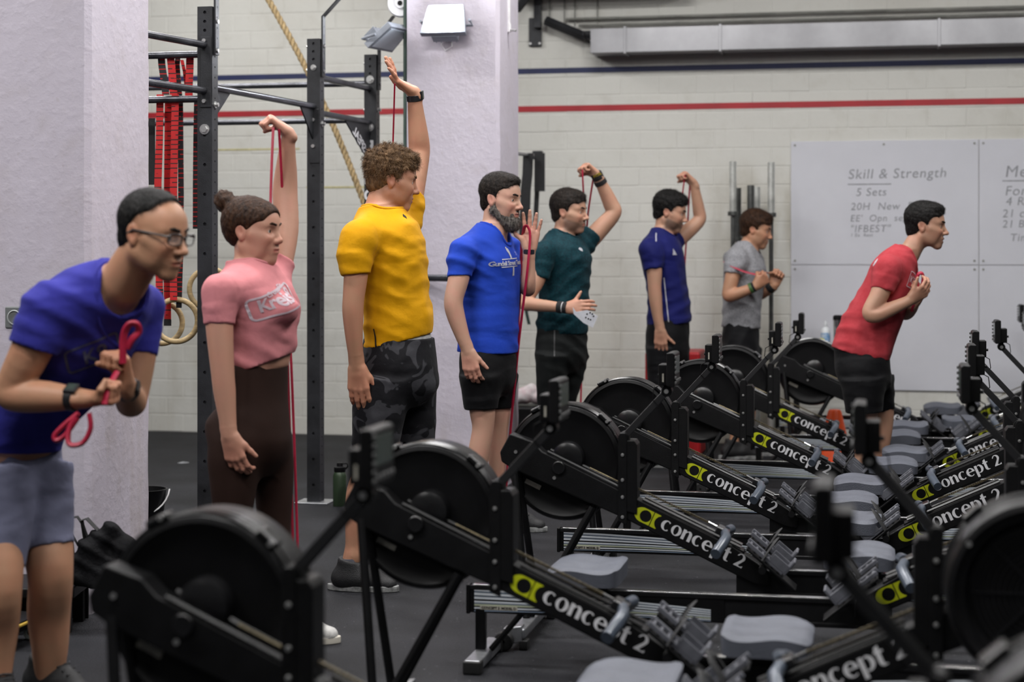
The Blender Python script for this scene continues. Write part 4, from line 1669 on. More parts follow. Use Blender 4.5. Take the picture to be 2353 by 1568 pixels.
def hair_mat(name, col, col2, scale=90, rough=0.55):
    return mat(name, col, rough, 0, 0.4, scale, 0.9, scale * 1.6, col2=col2, stretch=(1.0, 1.0, 0.35), bdist=0.006, spec=0.16)


EYEW = mat('eye_white', (0.62, 0.58, 0.55), 0.2)
IRIS = mat('iris_dark', (0.05, 0.035, 0.025), 0.12)


def put_zone(me, P, head, stubble, extra=None):
    st, lip, red = head.zones(P, stubble)
    if extra is not None:
        red = np.maximum(red, extra)
    col = np.zeros((len(P), 4), np.float32)
    col[:, 0], col[:, 1], col[:, 2], col[:, 3] = st, lip, red, 1
    at = me.color_attributes.new('zone', 'FLOAT_COLOR', 'POINT')
    at.data.foreach_set('color', col.ravel())


def finish(name, F_, material, parent=None):
    me = F_.mesh(name)
    me.materials.append(material)
    o = bpy.data.objects.new(name, me)
    COL.objects.link(o)
    if parent is not None:
        o.parent = parent
    return o


def eyes(head, parent):
    for s in (-1, 1):
        c = head.p(0.0735, s * 0.0325, 0.0042)
        fw = head.R @ np.array([1.0, 0, 0])
        m = MB()
        bm = bmesh.new()
        bmesh.ops.create_icosphere(bm, subdivisions=3, radius=0.0134 * head.sc)
        me = bpy.data.meshes.new('eye')
        for f in bm.faces:
            if f.calc_center_median().normalized().dot(Vector(fw)) > 0.87:
                f.material_index = 1
            f.smooth = True
        bm.to_mesh(me)
        bm.free()
        me.transform(Matrix.Translation(Vector(c)))
        link('eye', me, [EYEW, IRIS], parent)


def shrink_text(me, obj, origin, right, up, off=0.0022, maxd=0.3, sub=0.006):
    """wrap flat lettering (in its XY plane) onto a cloth surface: placed at origin with axes right/up, cast inwards"""
    right, up = Vector(right).normalized(), Vector(up)
    up = (up - right * up.dot(right)).normalized()
    nin = -right.cross(up)
    bm = bmesh.new()
    bm.from_mesh(me)
    bmesh.ops.triangulate(bm, faces=bm.faces)
    for _ in range(5):
        es = [e for e in bm.edges if e.calc_length() > sub]
        if not es:
            break
        bmesh.ops.subdivide_edges(bm, edges=es, cuts=1, use_grid_fill=False)
        bmesh.ops.triangulate(bm, faces=bm.faces)
    bv = BVHTree.FromPolygons([v.co for v in obj.data.vertices], [p.vertices for p in obj.data.polygons])
    dead = []
    for v in bm.verts:
        p = Vector(origin) + right * v.co.x + up * v.co.y
        hit = bv.ray_cast(p - nin * maxd, nin)
        if hit[0] is None or (hit[0] - p).length > maxd:
            dead.append(v)
            continue
        v.co = hit[0] - nin * off
    bmesh.ops.delete(bm, geom=dead, context='VERTS')
    out = bpy.data.meshes.new(me.name)
    bm.to_mesh(out)
    bm.free()
    return out

# ================================================================== people
def A3(v):
    return np.array([v[0], v[1], v[2]], float)


class Person:
    def __init__(self, name, label, y0, theta, group=None):
        self.y0, self.th = y0, math.radians(theta)
        self.face = np.array([math.cos(self.th), math.sin(self.th), 0.0])
        self.left = np.array([-math.sin(self.th), math.cos(self.th), 0.0])
        self.name, self.label = name, label
        self.pts = []

    def J(self, px, py, dz=0.0):
        return A3(pt(px, py, self.y0 + dz))

    def R(self, r, dz=0.0):
        return r * (self.y0 + dz) / F

    def nodes(self, L):
        return [(self.J(a, b, c), self.R(r, c)) for (a, b, c, r) in L]

    def stations(self, L, turn=True):
        """(x, y, half width px, dz, rv)"""
        out = []
        for (x, y, hw, dz, rv) in L:
            h = self.R(hw, dz)
            s, c = abs(math.sin(self.th)), math.cos(self.th)
            if rv * s > h * 0.8:
                rv2 = h * 0.8 / max(s, 1e-3)
            else:
                rv2 = rv
            ru = math.sqrt(max(h * h - (rv2 * s) ** 2, (0.3 * h) ** 2)) / max(c, 0.5)
            out.append((self.J(x, y, dz), ru, rv2))
        return out


def chain(S, nodes, k=0.02, grow=0.0, k0=None):
    S.u(rchain([(p, r + grow) for p, r in resample(nodes)]), k)


def bounds(P, m=0.12):
    P = np.array(P)
    return P.min(0) - m, P.max(0) + m


def limb_hair(*a):
    pass


def build_person(c):
    pr = Person(c['name'], c['label'], c['y0'], c['theta'])
    tor = pr.stations(c['torso'])
    hd = Head(pr.J(*c['head'][:3]), c['head'][3], c['head'][4], c['head'][5] if len(c['head']) > 5 else 0, c.get('hs', 1.0))
    nb = pr.J(*c['neck'])
    arms = {s: pr.nodes(c['arm_' + s]) for s in ('near', 'far')}
    legs = {s: pr.nodes(c['leg_' + s]) for s in ('near', 'far')}
    for s in legs:
        legs[s][0] = (legs[s][0][0], legs[s][0][1] * 0.70)
    allp = [t[0] for t in tor] + [hd.c, nb] + [n[0] for s in arms for n in arms[s]] + [n[0] for s in legs for n in legs[s]]
    hands = {}
    for s in ('near', 'far'):
        H = c['hand_' + s]
        W = arms[s][-1][0]
        hands[s] = dict(H, W=W)
        allp.append(W + nrm(H['D']) * 0.1)
    lo, hi = bounds(allp, 0.13)
    lo[2] = -0.01
    fine = [(hd.c[2] - 0.15, hd.c[2] + 0.14)]
    for s in ('near', 'far'):
        z0, z1 = sorted((hands[s]['W'][2], hands[s]['W'][2] + nrm(hands[s]['D'])[2] * 0.20))
        fine.append((z0 - 0.05, z1 + 0.05))
    q = c.get('q', 1.0)
    S = Field(lo, hi, 0.0092 * q, fine, 0.0036 * q, 0.0047 * q)
    # trunk under the clothes
    S.u(loft(tor, pr.face, 2.2, 0.0, -0.014))
    pel = pr.stations(c['pelvis'])
    S.u(loft([(pel[0][0] - np.array([0, 0, 0.07]), pel[0][1] * 0.55, pel[0][2] * 0.6)] + list(pel), pr.face, 2.2, 0.0, -0.016), 0.03)
    for s in ('near', 'far'):
        chain(S, legs[s], 0.018, 0, 0.03)
        chain(S, arms[s], 0.016, 0, 0.03)
        a = legs[s][-1][0]
        toe = nrm(np.array([math.cos(c.get('toe_' + s, 0)), math.sin(c.get('toe_' + s, 0)), 0]))
        fl = np.array([a[0], a[1], 0.0])
        S.u(rc(np.array([a[0] - toe[0] * 0.03, a[1] - toe[1] * 0.03, 0.045]), a, 0.036, 0.036), 0.02)
        S.u(rc(fl + np.array([0, 0, 0.05]), fl + toe * 0.15 + np.array([0, 0, 0.032]), 0.038, 0.024), 0.02)
    # neck and head
    S.u(rc(hd.p(-0.026, 0, -0.045), nb, c.get('nr', 0.055), c.get('nr', 0.055) + 0.006), 0.03)
    hd.build(S, c.get('female', False), c.get('nose', 1.0), c.get('jaw', 1.0), c.get('mouth', 0.0), c.get('ears', 1.0))
    for s in (-1, 1):
        S.u(rc(hd.p(-0.018, s * 0.052, -0.045), nb + pr.face * 0.045 + pr.left * s * 0.018, 0.013, 0.012), 0.02)
    # tendons end in the palms
    for s in ('near', 'far'):
        H = hands[s]
        hand(S, H['W'], H['D'], H['N'], s == 'near', H.get('curl', (0.3, 0.4, 0.3)), H.get('thumb', (0.75, 0.62, 0.22)), H.get('thumb2'), H.get('spread', 0.05), H.get('sc', 1.0), H.get('curls'))
    keep = [(hd.c, 0.15)] + [(hands[s]['W'] + nrm(hands[s]['D']) * 0.09, 0.14) for s in ('near', 'far')]

    def relax(P):
        w = np.ones(len(P))
        for (q_, r_) in keep:
            w = np.minimum(w, np.clip((np.linalg.norm(P - q_, axis=1) - r_) / 0.04, 0, 1))
        return w
    S.relax = relax
    me = S.mesh('person')
    ob = bpy.data.objects.new('person', me)
    COL.objects.link(ob)
    me.materials.append(c['skin'])
    P = S.P
    knuck = np.zeros(len(P))
    for s in ('near', 'far'):
        H = hands[s]
        d = np.linalg.norm(P - (H['W'] + nrm(H['D']) * 0.10), axis=1)
        knuck = np.maximum(knuck, 0.45 * np.clip((0.10 - d) / 0.05, 0, 1))
    put_zone(me, P, hd, c.get('stubble', 0.0), knuck)
    tag(ob, c['label'], 'person')
    eyes(hd, ob)
    c.update(ob=ob, pr=pr, hd=hd, arms=arms, legs=legs, tor=tor, pel=pel, hands=hands, nb=nb)
    # ---- shirt
    sl = {s: pr.nodes(c['sleeve_' + s]) for s in ('near', 'far')}
    lo, hi = bounds([t[0] for t in tor] + [n[0] for s in sl for n in sl[s]], 0.22)
    G = Field(lo, hi, 0.0062 * q, (), 0.005, 0.0058 * q)
    G.u(loft(tor, pr.face, c.get('boxy', 2.3), 0.004))
    for e in c.get('extra', ()):
        G.u(ell(pr.J(*e[:3]), e[3]), e[4])
    for s in ('near', 'far'):
        n = sl[s]
        G.u(rc(n[0][0], nb * 0.75 + tor[-2][0] * 0.25 - np.array([0, 0, 0.02]), n[0][1] * 0.86, 0.055), 0.05)
        for (a, ra), (b, rb) in zip(n[:-2], n[1:-1]):
            G.u(rc(a, b, ra, rb), 0.03)
        (a, ra), (b, rb) = n[-2:]
        st = [(a, ra, ra), ((a + b) / 2, (ra + rb) / 2, (ra + rb) / 2), (b, rb, rb)]
        G.u(loft(st, pr.face if abs(np.dot(nrm(b - a), pr.face)) < 0.8 else np.array([0, 0, 1.0]), 2.0), 0.008)
    G.disp(lambda X, Y, Z: folds(X, Y, Z, c['seed'], c.get('fold', 0.0055), c.get('lam', 0.0120), c.get('fdirs', ((-0.60, 0.15, 0.80), (0.42, 0.2, 0.9), (0.95, 0.1, 0.2)))))
    G.s(rc(nb - np.array([0, 0, 0.02]) + pr.face * 0.018, hd.p(-0.02, 0, -0.03), c.get('nr', 0.055) + c.get('collar', 0.014), c.get('nr', 0.055) + 0.03), 0.006)
    for (x, y, dz, n_) in c.get('cuts', ()):
        G.cut(pr.J(x, y, dz), n_)
    sh = finish('shirt', G, c['shirt_mat'], ob)
    # ---- trousers, shorts or leggings
    ex = [t[0] for t in pel]
    pl = {s: [(pr.J(x, y, dz), pr.R(h, dz), pr.R(h, dz) * c.get('legv', 1.0)) for (x, y, dz, h) in c['pant_' + s]] for s in ('near', 'far')}
    ex += [t[0] for s in pl for t in pl[s]]
    lo, hi = bounds(ex, 0.2)
    G = Field(lo, hi, 0.0075 * q, (), 0.005, 0.0062 * q)
    pl2 = [(pel[0][0] - np.array([0, 0, 0.07]), pel[0][1] * 0.55, pel[0][2] * 0.6), (pel[0][0], pel[0][1] * 0.93, pel[0][2] * 0.95)] + list(pel[1:])
    G.u(loft(pl2, pr.face, 2.2))
    for s in ('near', 'far'):
        G.u(loft(pl[s], pr.face, 2.1), c.get('crotch', 0.03))
    G.disp(lambda X, Y, Z: folds(X, Y, Z, c['seed'] + 5, c.get('pfold', 0.004), 0.012, ((0.9, 0.2, 0.3), (0.7, -0.3, -0.4), (0.3, 0.3, 1.0))))
    pn = finish(c.get('pant_name', 'shorts'), G, c['pant_mat'], ob)
    # ---- hair
    lo, hi = bounds([hd.c], 0.22)
    G = Field(lo, hi, 0.0034 * q, (), 0.003, 0.0034 * q)
    c['hair'](G, hd)
    hr = finish('hair', G, c['hair_mat'], ob)
    G = Field(hd.c - 0.14, hd.c + 0.14, 0.0022 * q, (), 0.002, 0.0024 * q)
    for s in (-1, 1):
        G.u(hd.rc((0.0985, s * 0.013, 0.0285), (0.0935, s * 0.032, 0.0335), 0.0046, 0.0046))
        G.u(hd.rc((0.0935, s * 0.032, 0.0335), (0.0735, s * 0.050, 0.0285), 0.0046, 0.0026))
    finish('eyebrows', G, c.get('brow_mat', c['hair_mat']), ob)
    # ---- shoes
    for s in ('near', 'far'):
        a = legs[s][-1][0]
        shoe(ob, a, c.get('toe_' + s, 0.0), c['shoe_mat'], c['sole_mat'], c.get('sock_mat'), c.get('shoe_sc', 1.0))
    return c


def shoe(ob, a, ang, um, sm, sock=None, k=1.0):
    t = np.array([math.cos(ang), math.sin(ang), 0.0])
    l = np.array([-t[1], t[0], 0.0])
    o = np.array([a[0], a[1], 0.0])
    G = Field(o - 0.26, o + np.array([0.26, 0.26, 0.18]), 0.006, (), 0.005, 0.006)
    Z = np.array([0, 0, 1.0])
    G.u(rc(o - t * 0.045 * k + Z * 0.05, o + t * 0.05 * k + Z * 0.052, 0.045 * k, 0.045 * k))
    G.u(rc(o + t * 0.05 * k + Z * 0.05, o + t * 0.150 * k + Z * 0.03, 0.046 * k, 0.036 * k, Z, 0.85), 0.03)
    G.u(rc(o - t * 0.02 * k + Z * 0.06, o - t * 0.012 * k + Z * 0.115, 0.047 * k, 0.050 * k), 0.03)
    G.u(rc(o + t * 0.02 * k + Z * 0.10, o + t * 0.10 * k + Z * 0.066, 0.030 * k, 0.022 * k), 0.03)
    G.cut(o + Z * 0.016, -Z)
    G.cut(o + Z * 0.125 - t * 0.0, Z + t * 0.25)
    sh = finish('shoe', G, um, ob)
    out = []
    for i in range(28):
        q = 2 * math.pi * i / 28
        x = 0.152 * math.cos(q) * k + 0.045 * k
        w = (0.044 + 0.008 * math.cos(q)) * k
        y = w * math.sin(q) * (1.0 if abs(math.cos(q)) < 0.9 else 0.95)
        p = o + t * x + l * y
        out.append((p[0], p[1]))
    MB().prism(out, 0.0, 0.026, 'z').build('sole', sm, sh, bevel=0.004)
    lc = MB()
    for i in range(4):
        p = o + t * (0.045 + 0.02 * i) * k + Z * (0.118 - 0.011 * i)
        lc.tube([p - l * 0.028, p + Z * 0.004, p + l * 0.028], 0.003, 6)
    lc.build('laces', um, sh)
    if sock:
        MB().tube([o + Z * 0.08 - t * 0.01, o + Z * 0.133 - t * 0.012], [0.043, 0.041], 18).build('sock', sock, ob)


def crop_hair(top=0.014, side=0.007, front=0.0, fringe=0.0, noise=0.0015, nape=-0.055, freq=160, recede=0.0, curly=0.0, temple=0.0):
    """short hair cut: thicker on the crown, thinner at the sides"""
    def fn(G, h):
        h.skull(G, side)
        if top > side:
            G.u(h.ell((-0.014, 0, 0.052 + top * 0.4), (0.094, 0.068, 0.074), top - 0.002), 0.02)
        if front:
            G.u(h.ell((0.044, 0, 0.102), (0.040, 0.050, 0.020), front), 0.02)
        G.u(h.rc((0.014, -0.0640, 0.035), (0.012, -0.0655, 0.004), 0.010, 0.006), 0.01)
        G.u(h.rc((0.014, 0.0640, 0.035), (0.012, 0.0655, 0.004), 0.010, 0.006), 0.01)
        G.u(h.ell((-0.055, 0, -0.02), (0.050, 0.056, 0.050), side * 0.6), 0.02)
        if curly:
            G.disp(lambda X, Y, Z: curly * (wob(3, 150, X, Y, Z) * 0.7 + 0.5 * wob(5, 300, X, Y, Z)) * np.clip(((Z - h.c[2]) - 0.01) / 0.05, 0.12, 1))
        if noise:
            G.disp(lambda X, Y, Z: noise * wob(8, freq * 2.2, X, Y, Z) + noise * 0.7 * wob(9, freq * 5, X, Y, Z))
        # hairline: clear the face, the ears and the neck
        G.s(h.ell((0.118 - recede * 1.2, 0, 0.006 + recede), (0.084, 0.10, 0.076 + fringe)), 0.008)
        for s in (-1, 1):
            G.s(h.ell((0.085 - recede, s * 0.075, 0.02), (0.062 + temple, 0.03, 0.046 + temple)), 0.008)
            G.s(h.ell((-0.010, s * 0.092, -0.016), (0.026, 0.035, 0.042)), 0.006)
        G.s(h.ell((0.055, 0, -0.095), (0.085, 0.12, 0.075)), 0.008)
        n = h.R @ np.array([0.25, 0, -1.0])
        G.cut(h.p(-0.06, 0, nape), n)
    return fn


def fist(D, N, sc=1.0, thumb=(0.35, 0.35, 0.8)):
    return dict(D=D, N=N, curl=(1.35, 1.55, 1.0), thumb=(0.45, 0.25, 0.85), thumb2=(0.35, -0.55, 0.75), spread=0.015, sc=sc)


# materials of the people
SK1 = skin_mat('skin_warm', (0.42, 0.225, 0.135), (0.47, 0.225, 0.135))
SK2 = skin_mat('skin_rosy', (0.48, 0.255, 0.175), (0.52, 0.25, 0.175))
SK3 = skin_mat('skin_ruddy', (0.47, 0.245, 0.150), (0.52, 0.235, 0.150))
SK4 = skin_mat('skin_fair', (0.50, 0.295, 0.21), (0.54, 0.275, 0.205))
SK5 = skin_mat('skin_tan', (0.44, 0.25, 0.165), (0.48, 0.245, 0.165))
BRN = hair_mat('hair_brown', (0.015, 0.007, 0.004), (0.060, 0.027, 0.013))
SANDY = hair_mat('hair_sandy', (0.060, 0.034, 0.018), (0.24, 0.145, 0.075), 70)
DKBR = hair_mat('hair_dark', (0.010, 0.008, 0.007), (0.032, 0.024, 0.019))
BLK = hair_mat('hair_black', (0.005, 0.005, 0.005), (0.018, 0.016, 0.015))
GREYB = hair_mat('beard_grey', (0.020, 0.016, 0.014), (0.22, 0.20, 0.18), 120)


def cloth(name, c, var=0.10, rough=0.85, c2=None, vs=6.0, bump=0.22, bs=55, crease=0.42):
    m = mat(name, c, rough, 0, var, vs, bump, bs, col2=c2, spec=0.15, sheen=0.03, bdist=0.006)
    # soft creases of the worn cloth
    nt = m.node_tree
    fine = nt.nodes['Bump']
    tc = nt.nodes['Texture Coordinate']
    mp = nt.nodes.new('ShaderNodeMapping')
    mp.inputs['Rotation'].default_value = (0.25, 0.35, 0)
    mp.inputs['Scale'].default_value = (0.75, 0.75, 2.1)
    nt.links.new(tc.outputs['Object'], mp.inputs['Vector'])
    n = nt.nodes.new('ShaderNodeTexNoise')
    n.inputs['Scale'].default_value = 5.0
    n.inputs['Detail'].default_value = 1.2
    n.inputs['Roughness'].default_value = 0.4
    n.inputs['Distortion'].default_value = 0.7
    nt.links.new(mp.outputs['Vector'], n.inputs['Vector'])
    bp = nt.nodes.new('ShaderNodeBump')
    bp.inputs['Strength'].default_value = crease
    bp.inputs['Distance'].default_value = 0.035
    nt.links.new(n.outputs['Fac'], bp.inputs['Height'])
    nt.links.new(bp.outputs['Normal'], fine.inputs['Normal'])
    return m


INDIGO = cloth('indigo_cotton', rgb(50, 50, 140))
PINK = cloth('pink_cotton', rgb(196, 124, 128))
YELLOW = cloth('yellow_jersey', rgb(214, 154, 4), 0.06, 0.7)
ROYAL = cloth('royal_blue_jersey', rgb(32, 66, 176), 0.08, 0.75)
TEAL = cloth('teal_melange', rgb(3, 32, 41), 0.25, 0.7, rgb(10, 57, 65), 90)
NAVY = cloth('navy_jersey', rgb(21, 25, 86), 0.10, 0.7)
GREYT = cloth('grey_melange', rgb(120, 120, 124), 0.2, 0.85, rgb(158, 158, 162), 120)
REDT = cloth('red_cotton', rgb(160, 50, 57), 0.1, 0.85, rgb(174, 64, 71), 14)
SHGREY = cloth('slate_grey_twill', rgb(108, 110, 132), 0.08, 0.8)
LEGG = mat('brown_leggings', rgb(44, 29, 24), 0.75, 0, 0.08, 8, 0.06, 200, spec=0.15)
BLKC = cloth('black_shorts_cloth', (0.0045, 0.0045, 0.0055), 0.25, 0.7)
CHARC = cloth('charcoal_shorts_cloth', (0.007, 0.0085, 0.0085), 0.25, 0.7)
CAMO = cloth('dark_camouflage', (0.008, 0.008, 0.010), 0.3, 0.75, (0.042, 0.042, 0.048), 9)
for el, p_ in zip(CAMO.node_tree.nodes['Color Ramp'].color_ramp.elements, (0.54, 0.565)):
    el.position = p_
CAMO.node_tree.nodes['Noise Texture'].inputs['Detail'].default_value = 2.2
CAMO.node_tree.nodes['Noise Texture'].inputs['Distortion'].default_value = 0.8
SHOEB = mat('black_shoe_mesh', (0.012, 0.012, 0.013), 0.6, 0, 0.3, 60, 0.3, 300)
SHOEW = mat('white_shoe_knit', (0.55, 0.54, 0.52), 0.7, 0, 0.15, 40, 0.3, 200)
SOLEG = mat('grey_sole', (0.26, 0.265, 0.26), 0.5, 0, 0.5, 40)
SOLEW = mat('cream_sole', (0.62, 0.58, 0.50), 0.6)
SOCKM = mat('grey_sock', (0.10, 0.10, 0.12), 0.9, 0, 0.1, 60)

PEOPLE = {}


def make(key, **c):
    PEOPLE[key] = build_person(c)
    return PEOPLE[key]


make('glasses', name='person', label='man in an indigo T-shirt, grey shorts and glasses, bending forward', y0=5.25, theta=-50, seed=11,
     head=(352, 541, -0.27, -26, 10, 0), hs=1.0, neck=(283, 650, -0.20), nr=0.063, nose=1.1,
     torso=[(20, 1066, 98, 0.16, 0.16), (72, 945, 92, 0.07, 0.160), (138, 850, 112, 0.0, 0.175), (190, 765, 122, -0.07, 0.185), (222, 700, 112, -0.12, 0.17), (255, 655, 82, -0.16, 0.11), (272, 628, 52, -0.18, 0.07)],
     arm_near=[(112, 715, -0.24, 50), (70, 810, -0.24, 47), (30, 892, -0.22, 40), (42, 908, -0.23, 40), (110, 912, -0.26, 36), (192, 917, -0.30, 22)],
     sleeve_near=[(112, 712, -0.23, 62), (98, 745, -0.235, 61), (78, 800, -0.24, 60)],
     arm_far=[(330, 705, 0.0, 42), (318, 820, -0.02, 40), (303, 915, -0.06, 36), (300, 918, -0.10, 34), (290, 885, -0.20, 22)],
     sleeve_far=[(325, 705, 0.0, 52), (322, 750, 0.0, 50), (316, 815, -0.02, 46)],
     hand_near=fist((1, -0.05, 0.0), (0.1, -0.2, 1)), hand_far=fist((-0.12, -0.2, 1), (-0.8, -0.6, 0.0)),
     pelvis=[(45, 1125, 92, 0.15, 0.17), (42, 1060, 94, 0.15, 0.175), (38, 1005, 96, 0.14, 0.165), (46, 968, 90, 0.11, 0.155)],
     leg_near=[(-8, 1090, 0.08, 70), (-4, 1230, 0.02, 60), (2, 1350, -0.03, 48), (-4, 1440, 0.02, 47), (-6, 1540, 0.03, 34), (-6, 1640, 0.03, 27)],
     leg_far=[(92, 1090, 0.2, 70), (105, 1220, 0.16, 60), (116, 1325, 0.12, 51), (112, 1410, 0.17, 49), (115, 1500, 0.18, 40), (110, 1600, 0.2, 27)],
     pant_near=[(0, 1080, 0.08, 88), (-2, 1200, 0.04, 76), (-5, 1306, 0.0, 60)], pant_far=[(80, 1080, 0.19, 85), (98, 1170, 0.17, 70), (108, 1257, 0.14, 60)],
     toe_near=-0.9, toe_far=-0.5, crotch=0.02, fold=0.005, pfold=0.006,
     cuts=[(60, 1036, 0.1, (-0.05, 0, -1))],
     skin=SK1, shirt_mat=INDIGO, pant_mat=SHGREY, hair_mat=BLK, hair=crop_hair(0.006, 0.005, 0, 0, 0.0006, -0.062, recede=0.034, temple=0.014), shoe_mat=SHOEB, sole_mat=SOLEG)


def bun_hair(G, h):
    h.skull(G, 0.008)
    G.u(h.ell((-0.058, 0, 0.005), (0.050, 0.062, 0.058), 0.006), 0.03)
    G.u(h.ell((-0.040, 0, 0.05), (0.075, 0.070, 0.070), 0.004), 0.03)
    b = h.p(-0.118, 0, 0.104)
    G.disp(lambda X, Y, Z: 0.0010 * wob(4, 420, X, Y, Z * 0.5))
    G.s(h.ell((0.124, 0, -0.008), (0.088, 0.10, 0.088)), 0.008)
    for s in (-1, 1):
        G.s(h.ell((0.086, s * 0.07, -0.005), (0.064, 0.03, 0.048)), 0.008)
        G.s(h.ell((-0.012, s * 0.092, -0.010), (0.022, 0.035, 0.034)), 0.006)
    G.s(h.ell((0.06, 0, -0.095), (0.085, 0.12, 0.070)), 0.008)
    G.cut(h.p(-0.06, 0, -0.058), h.R @ np.array([0.35, 0, -1.0]))
    B = Field(b - 0.08, b + 0.08, 0.0034, (), 0.003, 0.0034)
    G.u(ell(b, (0.040, 0.040, 0.036), h.R), 0.012)
    G.u(ell(b + h.R @ np.array([-0.008, 0, 0.012]), (0.034, 0.030, 0.034), h.R), 0.01)
    G.disp(lambda X, Y, Z: np.where((X - b[0]) ** 2 + (Y - b[1]) ** 2 + (Z - b[2]) ** 2 < 0.0030, 0.004 * wob(6, 210, X, Y, Z), 0))


make('pink', name='person', label='woman with a hair bun in a cropped pink T-shirt and brown leggings', y0=6.1, theta=-20, seed=23, female=True,
     head=(583, 533, 0.02, -20, 2, 0), hs=0.95, neck=(573, 635, 0.01), nr=0.045, nose=0.85, jaw=0.94, collar=0.012,
     torso=[(603, 850, 66, 0, 0.125), (605, 800, 72, 0, 0.135), (602, 755, 78, 0, 0.14), (596, 705, 84, 0, 0.15), (578, 655, 78, 0, 0.155), (570, 622, 60, 0, 0.11), (566, 600, 42, 0, 0.07)],
     extra=[(652, 712, -0.075, (0.052, 0.056, 0.055), 0.03), (652, 712, 0.055, (0.052, 0.056, 0.055), 0.03)],
     arm_near=[(505, 672, -0.165, 34), (504, 745, -0.18, 32), (512, 858, -0.19, 27), (516, 900, -0.19, 26), (522, 955, -0.195, 21), (527, 1000, -0.20, 16.5)],
     sleeve_near=[(506, 672, -0.16, 41), (504, 705, -0.17, 39), (504, 747, -0.18, 36)],
     arm_far=[(640, 610, 0.14, 32), (658, 530, 0.2, 28), (655, 448, 0.24, 29), (657, 400, 0.24, 26), (660, 345, 0.22, 19), (662, 305, 0.20, 13.5)],
     sleeve_far=[(628, 640, 0.11, 36), (634, 622, 0.13, 36), (642, 600, 0.15, 38)],
     hand_near=dict(D=(0.28, 0, -1), N=(0.25, 0.9, 0.2), curl=(0.35, 0.6, 0.5), thumb=(0.85, 0.40, 0.35), spread=0.03, sc=0.92),
     hand_far=fist((-0.75, -0.1, 0.65), (-0.4, 0.1, -1), 0.9),
     pelvis=[(584, 1045, 78, 0, 0.14), (573, 1010, 92, 0, 0.155), (570, 975, 92, 0, 0.16), (588, 920, 69, 0, 0.14), (597, 835, 60, 0, 0.125)],
     leg_near=[(538, 1060, -0.085, 52), (535, 1120, -0.09, 48), (533, 1215, -0.09, 35), (530, 1290, -0.09, 33), (538, 1400, -0.1, 22), (545, 1465, -0.1, 18)],
     leg_far=[(622, 1060, 0.085, 44), (630, 1120, 0.09, 40), (632, 1220, 0.09, 32), (638, 1300, 0.09, 31), (655, 1400, 0.1, 21), (663, 1440, 0.1, 17)],
     pant_near=[(552, 950, -0.05, 36), (545, 1000, -0.075, 60), (540, 1045, -0.085, 62), (537, 1110, -0.09, 54), (534, 1215, -0.09, 40), (531, 1290, -0.09, 37), (541, 1420, -0.1, 24)],
     pant_far=[(590, 950, 0.05, 36), (604, 1000, 0.075, 57), (617, 1045, 0.085, 55), (628, 1110, 0.09, 46), (631, 1220, 0.09, 37), (638, 1300, 0.09, 34), (657, 1405, 0.1, 23)],
     crotch=0.03, fold=0.0055, pfold=0.0004, pant_name='leggings',
     cuts=[(610, 834, 0, (0.36, 0, -1.0))],
     skin=SK2, shirt_mat=PINK, pant_mat=LEGG, hair_mat=BRN, hair=bun_hair, shoe_mat=SHOEW, sole_mat=SOLEW, shoe_sc=0.95)

